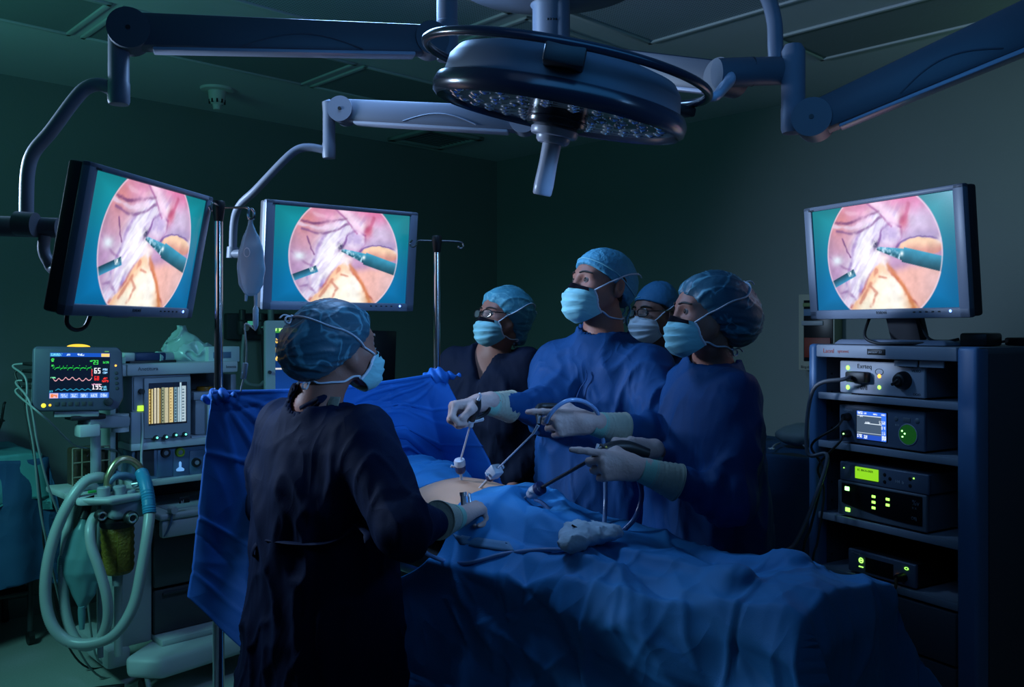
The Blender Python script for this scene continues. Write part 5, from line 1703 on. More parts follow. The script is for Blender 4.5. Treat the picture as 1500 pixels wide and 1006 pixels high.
def patient_sdf(Q):
    q = Q - TA
    s, w, z = q @ TU, q @ TV, q[:, 2]
    L = np.stack([w, z - 0.925, s], -1)
    zs = A3([-0.64, -0.58, -0.45, -0.30, -0.15, 0.0, 0.14, 0.26])
    ax = A3([0.08, 0.16, 0.185, 0.180, 0.170, 0.175, 0.185, 0.165])
    ay = A3([0.05, 0.08, 0.098, 0.095, 0.085, 0.088, 0.086, 0.075])
    cy = A3([0.0, 0.0, 0.005, 0.004, 0.002, 0.004, -0.006, -0.015])
    d = sd_loft(L, zs, ax, ay, cy=cy, p=2.2)
    for sg in (-1, 1):
        d = smin(d, sd_rc(L, (sg * 0.085, -0.025, 0.2), (sg * 0.10, -0.04, 0.56), 0.075, 0.050), 0.06)
        d = smin(d, sd_rc(L, (sg * 0.10, -0.04, 0.56), (sg * 0.095, -0.052, 0.93), 0.050, 0.036), 0.03)
        d = smin(d, sd_rc(L, (sg * 0.095, -0.055, 0.95), (sg * 0.125, -0.012, 1.06), 0.034, 0.026), 0.03)
        d = smin(d, sd_rc(L, (sg * 0.18, 0.0, -0.56), (sg * 0.225, -0.04, -0.30), 0.05, 0.042), 0.05)
    d = smin(d, sd_rc(L, (0, 0.0, -0.6), (0, 0.0, -0.74), 0.055, 0.055), 0.04)
    d = smin(d, sd_ell(L, (0, 0.01, -0.82), (0.075, 0.09, 0.11)), 0.03)
    d = smin(d, sd_rc(L, (0, 0.1, -0.80), (0, 0.108, -0.785), 0.012, 0.014), 0.015)
    nav = np.linalg.norm((L - A3([0.0, 0.098, 0.03])) / A3([0.010, 0.014, 0.012]), axis=1)
    return d + 0.007 * np.exp(-nav ** 2 * 0.6)


cx = [tw(-1.0, 0, 0), tw(1.1, 0, 0)]
skin('body', patient_sdf, (-1.05, 1.75, 0.78), (0.95, 3.75, 1.06), 0.016, M_skin_p, pat)

# creases pressed into the sheets: straight ridges of the folding grid and drawn folds
rng = np.random.RandomState(11)


def creases(a, b, n, amp, seed, a0, a1, b0, b1, ang=None, lens=(0.15, 0.5), wid=(0.006, 0.02)):
    r = np.random.RandomState(seed)
    out = np.zeros_like(a)
    for _ in range(n):
        ca, cb = r.uniform(a0, a1), r.uniform(b0, b1)
        th = r.uniform(0, np.pi) if ang is None else r.normal(ang, 0.35)
        L, w = r.uniform(*lens), r.uniform(*wid)
        t = (a - ca) * np.cos(th) + (b - cb) * np.sin(th)
        s = -(a - ca) * np.sin(th) + (b - cb) * np.cos(th) + 0.04 * np.sin(t * 6 + ca * 9)
        env = np.exp(-(t / L) ** 4)
        sg = r.choice([-1, 1, 1])
        wd = w * (1 + 1.6 * np.clip(t / L + 0.5, 0, 2))
        out += sg * amp * r.uniform(0.4, 1.0) * env * np.exp(-np.abs(s) / wd)
    return out


# body drape: from the belly down over the legs, hanging at both sides and the foot
NA, NB = 420, 330
S1, HWID = 1.235, 0.262
a = np.linspace(0.12, S1 + 0.80, NA)
b = np.linspace(-1.0, 0.86, NB)
Aa, Bb = np.meshgrid(a, b, indexing='ij')
# the upper edge of the sheet runs round the bare belly
bl_ = np.linspace(-1.0, 0.86, NB)
edge = 0.175 + 0.015 * np.sin(bl_ * 14) - 0.05 * sstep(0.02, 0.22, bl_) - 0.45 * sstep(-0.24, -0.56, bl_)
tl_ = np.linspace(0, 1, NA)[:, None]
Aa = 0.175 + tl_ * (S1 + 0.80 - 0.175) + (edge - 0.175)[None, :] * (1 - tl_) ** 5
hw = HWID - 0.075 * sstep(0.75, 1.2, Aa)
ea = np.maximum(Aa - S1, 0)
eb = np.maximum(np.abs(Bb) - hw, 0)
s_in = np.minimum(Aa, S1)
w_in = np.clip(Bb, -hw, hw)
k = np.clip(w_in / hw, -1, 1)
zc = np.interp(s_in, [-0.1, 0.05, 0.18, 0.30, 0.5, 0.7, 0.9, 1.05, 1.235], [0.99, 0.99, 0.98, 0.975, 0.955, 0.935, 0.918, 0.925, 0.915])
ze = np.interp(s_in, [-0.1, 0.3, 0.7, 1.0, 1.235], [0.86, 0.86, 0.872, 0.885, 0.90])
leg = 0.018 * np.exp(-((np.abs(w_in) - 0.09) / 0.05) ** 2) * sstep(0.35, 0.6, s_in) * sstep(1.2, 1.0, s_in)
ztop = ze + (zc - ze) * (1 - np.abs(k) ** 2.4) + 0 * leg


def lie_over(ztop, s, w, gap=0.014):
    """Raise a sheet's heights so that it lies over the patient, smoothed like stretched cloth."""
    p0 = TA[None, None] + s[..., None] * TU + w[..., None] * TV
    sh = p0.shape[:2]
    p0 = p0.reshape(-1, 3)
    zz = np.full(len(p0), 1.12)
    for _ in range(45):
        q = p0.copy()
        q[:, 2] = zz
        zz = zz - np.clip(patient_sdf(q) - gap, -0.01, 0.2) * 0.7
        zz = np.maximum(zz, 0.6)
    body = np.where(zz > 0.84, zz, 0.0)
    z = np.maximum(ztop, body.reshape(sh))
    for _ in range(14):
        zz = z.copy()
        zz[1:-1, 1:-1] = (z[:-2, 1:-1] + z[2:, 1:-1] + z[1:-1, :-2] + z[1:-1, 2:]) / 4
        z = np.maximum(np.maximum(zz, body.reshape(sh)), ztop)
    lie_over.body = body.reshape(sh)
    return z


ztop = lie_over(ztop, s_in, w_in)
body_top = lie_over.body
rad = 0.02


def hang(e):
    """Rounded edge: (outward, down) after a length e over it."""
    q = np.minimum(e, rad * np.pi / 2) / rad
    return rad * np.sin(q) + 0.10 * np.maximum(e - rad * 1.57, 0), rad * (1 - np.cos(q)) + 0.985 * np.maximum(e - rad * 1.57, 0)


oa, da = hang(ea)
ob, db = hang(eb)
drop = (da ** 6 + db ** 6 + 1e-12) ** (1 / 6.0)
sgn = np.sign(Bb)
wave = np.sin(Aa * 17 + 1.5 * np.sin(Aa * 5)) * 0.5 + 0.35 * np.sin(Aa * 31 + 2) + 0.3 * np.sin(Aa * 8 + 1)
waveb = np.sin(Bb * 19 + 1.0) * 0.5 + 0.4 * np.sin(Bb * 33)
ob = ob + wave * 0.040 * sstep(0.02, 0.5, db) * (db > 0)
oa = oa + waveb * 0.035 * sstep(0.02, 0.5, da) * (da > 0)
S_, W_ = s_in + oa, w_in + sgn * ob
# the corner falls into one deep fold
cor = np.minimum(ea, eb)
S_ = S_ + 0.25 * cor
W_ = W_ + sgn * 0.22 * cor
Zz = ztop - np.minimum(drop, ztop - 0.10)
cr = creases(Aa, Bb, 48, 0.026, 5, 0.1, 1.9, -0.9, 0.5, ang=2.4, lens=(0.12, 0.42), wid=(0.012, 0.034))
cr += creases(Aa, Bb, 64, 0.011, 8, 0.1, 1.7, -0.8, 0.3, lens=(0.06, 0.2), wid=(0.007, 0.016))
cr += creases(Aa, Bb, 16, 0.030, 33, 0.2, 1.3, -0.45, 0.2, ang=2.75, lens=(0.3, 0.7), wid=(0.025, 0.05))
grid_l = sum(0.007 * np.exp(-np.abs(Aa - q) / 0.009) for q in (0.45, 0.78, 1.11)) + sum(0.007 * np.exp(-np.abs(Bb - q) / 0.009) for q in (-0.62, -0.38, -0.12, 0.12))
big = 0.014 * fbm(np.stack([Aa * 4 + Bb * 2, Bb * 5, Aa * 0], -1), 3, 3)
cr = cr + grid_l + big
cr = np.maximum(cr, -0.012)
cr *= 0.35 + 0.65 * sstep(0.0, 0.12, Aa - edge[None, :])
side = sstep(0.0, 0.05, drop)
n_out = np.stack([np.where(da > db, 1.0, 0.0), np.where(db >= da, sgn, 0.0)], -1)
S_ = S_ + n_out[..., 0] * cr * side * 0.9
W_ = W_ + n_out[..., 1] * cr * side * 0.9
Zz = Zz + cr * (1 - side)
Zz = np.where(drop < 0.02, np.maximum(Zz, body_top - 0.003), Zz)
G = TA[None, None] + S_[..., None] * TU + W_[..., None] * TV + Zz[..., None] * A3((0, 0, 1))
t = thing('surgical_drape', 'large creased blue drape over the legs and foot end of the operating table', 'drape', tw(0.6, 0, 0), TANG)
body_drape = t
build('sheet', MB().sheet(G[:, ::-1], 0.004), M_drape, t, True, angle=180)


def drape_at(s, w, off=0.012):
    """Point just above the body drape's top at table coordinates."""
    i = np.argmin((S_ - s) ** 2 + (W_ - w) ** 2 + 10 * (drop > 0.1))
    q = np.unravel_index(i, S_.shape)
    return tw(s, w, float(Zz[q]) + off)


# upper drape: folded layers across the chest up to the screen
NA, NB = 90, 150
bb_ = np.linspace(-0.62, 0.62, NB)
lo = -0.40 + 0 * bb_
hi = -0.095 + 0.035 * np.cos(bb_ * 9) - 0.07 * sstep(0.05, 0.25, np.abs(bb_ + 0.03)) + 0.05 * sstep(-0.1, -0.3, bb_)
tt = np.linspace(0, 1, NA)[:, None]
Aa = lo[None] + (hi - lo)[None] * tt
Bb = np.repeat(bb_[None], NA, 0)
eb = np.maximum(np.abs(Bb) - 0.24, 0)
ob, db = hang(eb)
w_in = np.clip(Bb, -0.24, 0.24)
zt_ = lie_over(0.86 + 0.15 * (1 - np.abs(w_in / 0.24) ** 2.3), Aa, w_in)
ridge = sum(amp * np.exp(-np.abs(Aa - (c0 + 0.02 * np.sin(Bb * 8 + ph))) / 0.014) for c0, amp, ph in ((-0.19, 0.022, 0), (-0.245, 0.026, 1.2), (-0.31, 0.02, 2.5)))
ridge = ridge + creases(Aa, Bb, 14, 0.012, 3, -0.4, -0.1, -0.5, 0.5, ang=1.57)
fade = sstep(0.0, 0.06, db)
Zz2 = zt_ - db + ridge * (1 - fade) - 0.020 * sstep(0.78, 1.0, tt)
W2 = w_in + np.sign(Bb) * (ob + ridge * fade + 0.03 * np.sin(Aa * 30) * sstep(0.05, 0.4, db))
G = TA[None, None] + Aa[..., None] * TU + W2[..., None] * TV + Zz2[..., None] * A3((0, 0, 1))
t = thing('surgical_drape', 'folded blue drape layers across the chest, between the bare belly and the upright screen', 'drape', tw(-0.25, 0, 0), TANG)
build('sheet', MB().sheet(G[:, ::-1], 0.006), M_drape, t, True, angle=180)

# the upright screen between the two IV poles
POLE1, POLE2 = V(-0.884, 2.655, 0), V(-0.276, 3.24, 0)
NU, NV = 150, 130
u = np.linspace(-0.02, 1.03, NU)
v = np.linspace(0, 1, NV)
U, Vv = np.meshgrid(u, v, indexing='ij')
fr = A3((TU[0], TU[1], 0))
top = [A3(P(318, 575, 2.64)), A3(P(640, 549, 3.225))]
xb = [-0.02, 0.16, 0.32, 0.5, 0.66, 0.80, 0.92, 1.03]
bot = [A3(P(272, 872, 2.52)), A3(P(366, 958, 2.42)), A3(P(420, 930, 2.60)), A3(tw(-0.36, -0.30, 0.80)), A3(tw(-0.365, -0.12, 1.035)), A3(tw(-0.36, 0.06, 1.05)), A3(tw(-0.33, 0.22, 0.93)), A3(P(742, 722, 2.98))]
Tt = top[0][None] * (1 - U.ravel())[:, None] + top[1][None] * U.ravel()[:, None]
Bt = np.stack([np.interp(U.ravel(), xb, [q[i] for q in bot]) for i in range(3)], -1)
vv = Vv.ravel()[:, None]
G = Tt * (1 - vv) + Bt * vv
G = G.reshape(NU, NV, 3)
bil = 0.05 * np.sin(np.pi * Vv) * np.sin(np.pi * np.clip(U, 0, 1) * 1.0)
fold = 0.020 * np.sin(U * 26 + 2.0 * np.sin(Vv * 2)) * sstep(0.1, 0.9, Vv) * sstep(0.45, 0.1, U)
fold += 0.018 * np.sin(U * 20 + 1.0) * sstep(0.02, 0.7, Vv) * sstep(0.8, 1.0, U)
cr = creases(U, Vv * 0.8, 20, 0.006, 21, 0, 1, 0, 0.8, ang=0.9, lens=(0.1, 0.35), wid=(0.005, 0.016)) + creases(U, Vv * 0.8, 14, 0.005, 22, 0, 1, 0, 0.8, lens=(0.08, 0.3), wid=(0.004, 0.012))
cr += sum(0.006 * np.exp(-np.abs(U - q) / 0.005) for q in (0.25, 0.5, 0.75)) + sum(0.007 * np.exp(-np.abs(Vv - q) / 0.008) for q in (0.3, 0.62, 0.88))
# pulls from the two tied corners
for cu in (0.0, 1.0):
    for an in (0.25, 0.55, 0.9, 1.25):
        th = np.arctan2(Vv * 0.8, np.abs(U - cu) + 1e-6)
        rr = np.hypot(Vv * 0.8, U - cu)
        cr += 0.006 * np.exp(-((th - an) / 0.05) ** 2) * np.exp(-((rr - 0.2) / 0.16) ** 2)
G = G + (bil * -0.4 + fold + cr * sstep(0, 0.06, Vv))[..., None] * fr
G[..., 2] -= (0.018 * np.sin(np.pi * np.clip(U, 0, 1)) * (1 - Vv))
t = thing('screen_drape', 'upright blue drape stretched between the two IV poles as a screen', 'drape', (POLE1 + POLE2) / 2)
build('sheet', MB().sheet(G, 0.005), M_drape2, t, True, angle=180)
# bunched corners clipped round the poles, and the turned-over top hem
h = MB()
build('top_hem', h.tube([Vector(G[i, 0]) + V(0, 0, 0.0) for i in range(0, NU, 5)], 0.008, 10), M_drape2, t, True)
for c, s in ((POLE1 + V(0, 0, 1.295), 1), (POLE2 + V(0, 0, 1.32), 1.5)):
    cc = c.copy()

    def knot(Q, cc=cc, s=s):
        q = Q - A3(cc)
        d = sd_ell(q, (0.0, 0, -0.005), (0.03 * s, 0.03 * s, 0.026 * s))
        d = smin(d, sd_rc(q, (0.01, -0.01, 0.0), (0.055 * s, -0.02, 0.004 * s), 0.014 * s, 0.006), 0.02)
        d = smin(d, sd_rc(q, (-0.01, -0.01, 0.0), (-0.05 * s, -0.015, -0.012), 0.014 * s, 0.006), 0.02)
        return d + 0.005 * np.sin(q[:, 0] * 190 + q[:, 2] * 90)
    skin('bunched_corner', knot, tuple(cc - V(.1, .1, .08)), tuple(cc + V(.12, .1, .08)), 0.005, M_drape2, t)


# ------------------------------------------------------------------ IV poles
M_chrome = mat('chrome_pole', (0.72, 0.73, 0.76), 0.16, metal=1.0)
M_hook = mat('dark_steel_hook', (0.30, 0.31, 0.33), 0.25, metal=1.0)
M_clear = mat('clear_vinyl', (0.42, 0.60, 0.74), 0.10, trans=0.35, ior=1.2, spec=0.6)
M_fluid = mat('clear_fluid_line', (0.50, 0.62, 0.62), 0.2, trans=0.3, spec=0.6)


def iv_pole(label, at_, top, hooks, r=0.0125, rot=0.0):
    t = thing('iv_pole', label, 'IV pole', at_, rot, 'IV poles')
    build('lower_tube', MB().cyl((0, 0, 0.10), (0, 0, 1.05), r * 1.35, seg=20), M_chrome, t)
    build('upper_tube', MB().cyl((0, 0, 1.03), (0, 0, top - 0.02), r, seg=20), M_chrome, t)
    build('clamp_collar', MB().cyl((0, 0, 1.01), (0, 0, 1.06), r * 1.8, seg=20), M_black, t)
    hub = build('hook_hub', MB().lathe([(0.0, top + 0.012), (0.016, top + 0.012), (0.019, top + 0.006), (0.019, top - 0.01), (0.014, top - 0.045), (r, top - 0.05)][::-1], 20), M_black, t)
    for hk in hooks:
        build('hook', MB().tube([V(0, 0, top - 0.008)] + [V(*q) for q in hk], 0.0038, 8, 6), M_hook, t)
    for k in range(5):
        a = 2 * math.pi * k / 5 + 0.3
        d = V(math.cos(a), math.sin(a), 0)
        l = build('base_leg', MB().beam(d * 0.01 + V(0, 0, 0.10), d * 0.27 + V(0, 0, 0.075), 0.03, 0.022, 0.028, bev=0.006), M_case, t)
        build('caster', MB().cyl(d * 0.26 + V(-d.y, d.x, 0) * 0.012 + V(0, 0, 0.032), d * 0.26 - V(-d.y, d.x, 0) * 0.012 + V(0, 0, 0.032), 0.032, seg=18), M_black, l)
    return t


top1 = P(320, 300, 2.655).z
iv_pole('near IV pole with the fluid bag on its hook', POLE1, top1,
        [[(-0.05, 0, -0.004 + top1), (-0.092, 0, top1 - 0.004), (-0.092, 0, top1 - 0.03), (-0.10, 0, top1 - 0.042), (-0.112, 0, top1 - 0.036), (-0.113, 0, top1 - 0.02), (-0.102, 0, top1 - 0.006), (-0.09, 0, top1 + 0.012)],
         [(0.05, 0, top1 - 0.008), (0.088, 0, top1 - 0.010), (0.088, 0, top1 - 0.03), (0.094, 0, top1 - 0.042), (0.106, 0, top1 - 0.038), (0.108, 0, top1 - 0.024), (0.1, 0, top1 - 0.012)],
         [(0.01, -0.05, top1 - 0.006), (0.012, -0.09, top1 - 0.008), (0.012, -0.10, top1 - 0.03), (0.012, -0.115, top1 - 0.02)]])
top2 = P(640, 350, 3.24).z
iv_pole('far IV pole with empty hooks beside the middle monitor', POLE2, top2,
        [[(-0.05, 0, top2 - 0.006), (-0.07, 0, top2 - 0.008), (-0.078, 0, top2 - 0.024), (-0.092, 0, top2 - 0.028), (-0.1, 0, top2 - 0.016), (-0.09, 0, top2 - 0.004)],
         [(0.05, 0, top2 - 0.008), (0.088, 0, top2 - 0.012), (0.096, 0, top2 - 0.02), (0.094, 0, top2 - 0.032), (0.082, 0, top2 - 0.034), (0.078, 0, top2 - 0.026)],
         [(0.0, 0.05, top2 - 0.006), (0.0, 0.085, top2 - 0.01), (0.0, 0.09, top2 - 0.03), (0.0, 0.075, top2 - 0.034)]], 0.0115)

# fluid bag
bx = POLE1 + V(0.098, 0, 0)
bt = thing('iv_bag', 'clear fluid bag hanging on the right hook of the near IV pole', 'IV bag', (bx.x, bx.y, top1 - 0.04))
zs = A3([-0.235, -0.225, -0.20, -0.15, -0.10, -0.05, -0.02, 0.0])


def bag_sdf(Q):
    q = Q - A3(WM[bt.name].translation)
    d = sd_loft(q, zs, A3([0.008, 0.022, 0.036, 0.042, 0.038, 0.024, 0.012, 0.008]), A3([0.004, 0.014, 0.02, 0.022, 0.016, 0.009, 0.005, 0.004]), p=2.2)
    return d + 0.002 * fbm(q * A3([60, 60, 25]), 4, 2)


c = WM[bt.name].translation
skin('bag_film', bag_sdf, tuple(c + V(-.06, -.04, -.25)), tuple(c + V(.06, .04, .02)), 0.004, M_clear, bt)
build('hanger_tab', MB().tube([V(-0.008, 0, -0.005), V(-0.006, 0, 0.02), V(0, 0, 0.028), V(0.006, 0, 0.02), V(0.008, 0, -0.005)], 0.003, 8, 4), M_clear, bt)
build('port', MB().cyl((0.014, 0, -0.23), (0.014, 0, -0.262), 0.006, 0.005, 12), M_clear, bt)
build('port', MB().cyl((-0.014, 0, -0.23), (-0.016, 0, -0.25), 0.005, 0.004, 12), M_clear, bt)
build('round_label', MB().torus(0.011, 0.0012, Matrix.Translation((-0.006, -0.0225, -0.105)) @ Matrix.Rotation(R(90), 4, 'X') @ Matrix.Diagonal((0.8, 1.2, 1, 1)), 24, 6), mat('white_print', (0.7, 0.75, 0.8), 0.5), bt)
ln = thing('iv_line', 'clear drip line with chamber running down from the fluid bag', 'IV line', (bx.x, bx.y, 1.2))
p0 = c + V(0.014, 0, -0.262)
build('drip_chamber', MB().lathe([(0.0, -0.075), (0.004, -0.07), (0.0085, -0.06), (0.0085, -0.012), (0.006, -0.006), (0.004, 0.0)], 16, Matrix.Translation(p0)), M_clear, ln, True)
pz = [p0 + V(0, 0, -0.075), P(359, 475, 2.655), P(361, 510, 2.655), P(359, 545, 2.66), P(354, 565, 2.67), P(352, 580, 2.70), P(345, 640, 2.80), V(-0.62, 3.15, 0.98)]
build('tubing', MB().tube(pz, 0.0028, 8, 8), M_fluid, ln, True)
build('roller_clamp', MB().box(P(358, 543, 2.655), (0.016, 0.016, 0.05), Matrix.Rotation(R(8), 3, 'Y'), 0.004), M_clear, ln, True)

# ------------------------------------------------------------------ people
M_gown = mat('navy_gown_cloth', (0.003, 0.044, 0.150), 0.65, bump=0.10, bscale=330, var=0.12, vscale=6, spec=0.2)
M_gown_d = mat('dark_navy_gown_cloth', (0.0016, 0.009, 0.034), 0.75, bump=0.10, bscale=330, var=0.12, vscale=6, spec=0.12)
M_scrub = mat('dark_scrub_cloth', (0.006, 0.010, 0.026), 0.75, bump=0.08, bscale=300, var=0.1, spec=0.12)
M_mask = mat('pale_blue_mask', (0.20, 0.48, 0.54), 0.7, bump=0.05, bscale=500, spec=0.3)
M_maskw = mat('white_mask', (0.62, 0.65, 0.70), 0.7, spec=0.3)
M_strip = mat('black_mask_strip', (0.006, 0.006, 0.010), 0.9, spec=0.05)
M_strap = mat('mask_strap', (0.55, 0.62, 0.72), 0.6)
M_cap = mat('blue_cap_cloth', (0.055, 0.27, 0.42), 0.7, bump=0.25, bscale=160, var=0.15, vscale=30)
M_cap_d = mat('deep_blue_cap_cloth', (0.03, 0.16, 0.32), 0.7, bump=0.1, bscale=160)
M_bouf = mat('sheer_blue_cap', (0.16, 0.36, 0.50), 0.45, bump=0.15, bscale=90, var=0.3, vscale=26, spec=0.5, alpha=0.86)
M_boufb = mat('blue_bouffant_cloth', (0.12, 0.36, 0.52), 0.6, bump=0.15, bscale=90, var=0.25, vscale=30)
for m_, k_ in ((M_gown, 0.30), (M_gown_d, 0.25), (M_scrub, 0.25)):
    fold_bump(m_, 5.0, (2.6, 2.6, 0.85), k_, 0.05)
fold_bump(M_mask, 18.0, (1, 1, 2.2), 0.35, 0.012)
fold_bump(M_cap, 30.0, (1, 1, 1), 0.5, 0.01)
M_band = mat('cap_band', (0.14, 0.42, 0.54), 0.6)
fold_bump(crease_tint(M_bouf, 11.0, (0.12, 0.36, 0.48), (0.028, 0.115, 0.18), 0.045), 11.0, (1, 1, 1), 0.5, 0.012)  # streak highlights of the sheer caps, painted as colour
fold_bump(crease_tint(M_boufb, 13.0, (0.12, 0.38, 0.46), (0.05, 0.24, 0.33), 0.05), 13.0, (1, 1, 1), 0.5, 0.012)
M_hair = mat('dark_hair', (0.015, 0.010, 0.008), 0.45, bump=0.3, bscale=400)
M_glove = mat('latex_glove', (0.42, 0.29, 0.265), 0.5, bump=0.12, bscale=150, spec=0.45)
M_cuff = mat('knit_cuff', (0.17, 0.36, 0.30), 0.75, bump=0.2, bscale=500)
M_gcuff = mat('glove_cuff', (0.26, 0.28, 0.23), 0.55, bump=0.25, bscale=110)
M_eye = mat('eye_white', (0.20, 0.18, 0.18), 0.4, spec=0.2)
M_iris = mat('iris_brown', (0.015, 0.008, 0.006), 0.5, spec=0.2)
M_shoe = mat('clog_dark', (0.03, 0.035, 0.045), 0.5)
M_specs = mat('spectacle_frame', (0.010, 0.010, 0.012), 0.25)
M_specl = mat('spectacle_lens', (0.75, 0.85, 0.88), 0.03, trans=0.92, ior=1.2, spec=0.9)


def rot_frame(fwd, up=(0, 0, 1)):
    """Columns right, forward, up."""
    f = Vector(fwd).normalized()
    r = f.cross(Vector(up)).normalized()
    u = r.cross(f)
    return np.array([tuple(r), tuple(f), tuple(u)]).T


class HeadF:
    def __init__(self, pos, fwd, up=(0, 0, 1), s=1.0, male=False, ear=None):
        self.o, self.M, self.s, self.male = A3(pos), rot_frame(fwd, up), s, male
        self.ear = male if ear is None else ear

    def loc(self, Q):
        return (Q - self.o) @ self.M / self.s

    def w(self, x, y, z):
        return Vector(self.o + self.M @ (A3((x, y, z)) * self.s))

    def mat4(self):
        m = Matrix([list(r) + [0] for r in self.M] + [[0, 0, 0, 1]])
        m.translation = Vector(self.o)
        return m @ Matrix.Diagonal((self.s, self.s, self.s, 1))

    def sdf(self, Q):
        q = self.loc(Q)
        x = np.stack([np.abs(q[:, 0]), q[:, 1], q[:, 2]], -1)       # the face is symmetric
        j = 1.12 if self.male else 1.0
        d = sd_ell(x, (0, -0.012, 0.03), (0.074, 0.096, 0.080))
        d = smin(d, sd_ell(x, (0, 0.030, -0.015), (0.060, 0.060, 0.075)), 0.03)
        d = smin(d, sd_rc(x, (0.052, 0.008, -0.045), (0.020, 0.068, -0.092), 0.022 * j, 0.020 * j), 0.03)
        d = smin(d, sd_rc(x, (0.0, 0.075, -0.094), (0.014, 0.072, -0.096), 0.020 * j), 0.02)
        d = smin(d, sd_rc(x, (0.010, 0.080, 0.020), (0.042, 0.068, 0.020), 0.011 * j, 0.010), 0.016)
        d = smin(d, sd_ell(x, (0.042, 0.056, -0.026), (0.026, 0.026, 0.022)), 0.022)
        d = smax(d, -sd_ell(x, (0.031, 0.096, 0.000), (0.017, 0.016, 0.011)), 0.014)
        d = smin(d, sd_rc(x, (0.031, 0.0795, 0.007), (0.044, 0.071, 0.004), 0.0045, 0.004), 0.006)     # upper lid
        d = smin(d, sd_rc(x, (0.0, 0.086, 0.012), (0.0, 0.101, -0.034), 0.008, 0.0105), 0.012)
        d = smin(d, sd_ell(x, (0.011, 0.091, -0.038), (0.008, 0.010, 0.008)), 0.008)
        d = smin(d, sd_rc(x, (0.0, 0.093, -0.062), (0.018, 0.086, -0.063), 0.0075, 0.005), 0.006)
        d = smin(d, sd_rc(x, (0.0, 0.091, -0.073), (0.015, 0.086, -0.072), 0.008, 0.005), 0.006)
        E = rot_frame((0.35, 1, 0.25))
        ear = sd_ell(x, (0.079, -0.016, -0.006), (0.011, 0.021, 0.033), E)
        ear = smax(ear, -sd_ell(x, (0.092, -0.010, 0.0), (0.012, 0.012, 0.019), E), 0.006)
        d = smin(d, ear if self.ear else ear + 0.011, 0.010)
        return d * self.s


class HandF:
    """Gloved or bare hand: wrist at o, X to the fingertips, Z out of the back of the hand, thumb towards Y."""

    def __init__(self, o, X, Z, side, curls, thumb, spread=0.0, s=1.0, cuff=None):
        X = Vector(X).normalized()
        Z = Vector(Z)
        Z = (Z - X * Z.dot(X)).normalized()
        # right hand, palm down, fingers ahead: the thumb lies on the left
        Y = Z.cross(X) * (1 if side == 'R' else -1)
        self.o, self.X, self.Y, self.Z, self.s = Vector(o), X, Y.normalized(), Z, s
        self.cuff = cuff
        W = lambda x, y, z: A3(self.o + (self.X * x + self.Y * y + self.Z * z) * s)
        self.W = W
        self.fing = []
        kn = [(0.088, 0.030, 0.004), (0.092, 0.010, 0.008), (0.087, -0.011, 0.006), (0.078, -0.030, 0.0)]
        ln = [(0.043, 0.026, 0.021), (0.048, 0.030, 0.022), (0.044, 0.028, 0.021), (0.034, 0.021, 0.019)]
        self.knuck = kn
        for i in range(4):
            p = Vector(kn[i])
            pts = [W(*p)]
            ang = 0.0
            sp = (1.5 - i) * spread
            for l, c in zip(ln[i], curls[i]):
                ang += R(c)
                d = V(math.cos(ang), sp * math.cos(ang), -math.sin(ang)).normalized()
                p = p + d * l
                pts.append(W(*p))
            r0 = (0.0100, 0.0102, 0.0098, 0.0088)[i] * s
            self.fing.append((pts, [r0 * 1.06, r0 * 0.98, r0 * 0.92, r0 * 0.78]))
        self.th = ([W(0.018, 0.020, -0.006)] + [W(*q) for q in thumb], [0.017 * s, 0.0135 * s, 0.0115 * s, 0.0092 * s])

    def tip(self, i):
        return Vector(self.fing[i][0][-1])

    def sdf(self, Q):
        s, W = self.s, self.W
        d = sd_rc(Q, W(-0.03, 0, 0), W(0.012, 0, 0), 0.029 * s, 0.027 * s)
        pal = None
        for (k, r) in zip(self.knuck, (0.0125, 0.0135, 0.0128, 0.0115)):
            e = sd_rc(Q, W(0.012, k[1] * 0.62, -0.001), W(k[0], k[1], k[2] - 0.003), 0.0165 * s, r * s)
            pal = e if pal is None else smin(pal, e, 0.016 * s)
        d = smin(d, pal, 0.02 * s)
        d = smin(d, sd_ell(Q, W(0.04, 0.022, -0.012), A3((0.03, 0.018, 0.016)) * s, np.array([tuple(self.X), tuple(self.Y), tuple(self.Z)]).T), 0.015 * s)
        th = sd_path(Q, *self.th, 0.008)
        d = smin(d, th, 0.010 * s)
        f = None
        for pts, rads in self.fing:
            e = sd_path(Q, pts, rads, 0.006)
            f = e if f is None else smin(f, e, 0.0022)
        return smin(d, f, 0.006 * s)


def make_glove(hd, parent, elbow, wrist):
    """Glove over the hand and wrist; wrinkled cuff rolled over the knitted sleeve end."""
    o = A3(hd.o)
    back = (Vector(elbow) - Vector(wrist)).normalized()
    c = hd.o
    g = skin('glove', hd.sdf, tuple(c - V(.21, .21, .21)), tuple(c + V(.21, .21, .21)), 0.0036, M_glove, parent,
             disp=lambda Q, N: 0.0008 * fbm(Q * 130, 9, 2))
    # knitted cuff band, then the flared glove gauntlet
    n = 26
    k = MB()
    pts = [c + back * (0.012 + 0.038 * i / 11) for i in range(12)]
    k.tube(pts, [0.0325 + 0.0012 * (i % 2) + 0.0005 * i for i in range(12)], n)
    build('knit_band', k, M_cuff, g, True)
    k = MB()
    pts = [c + back * (0.042 + 0.080 * i / 16) for i in range(17)]
    k.tube(pts, [0.0365 + 0.0150 * (i / 16) + 0.0012 * math.sin(i * 2.2) for i in range(17)], n)
    k.torus(0.0512, 0.0016, Matrix.Translation(pts[-1]) @ back.to_track_quat('Z', 'Y').to_matrix().to_4x4(), 32, 6)
    build('gauntlet', k, M_gcuff, g, True)
    return g


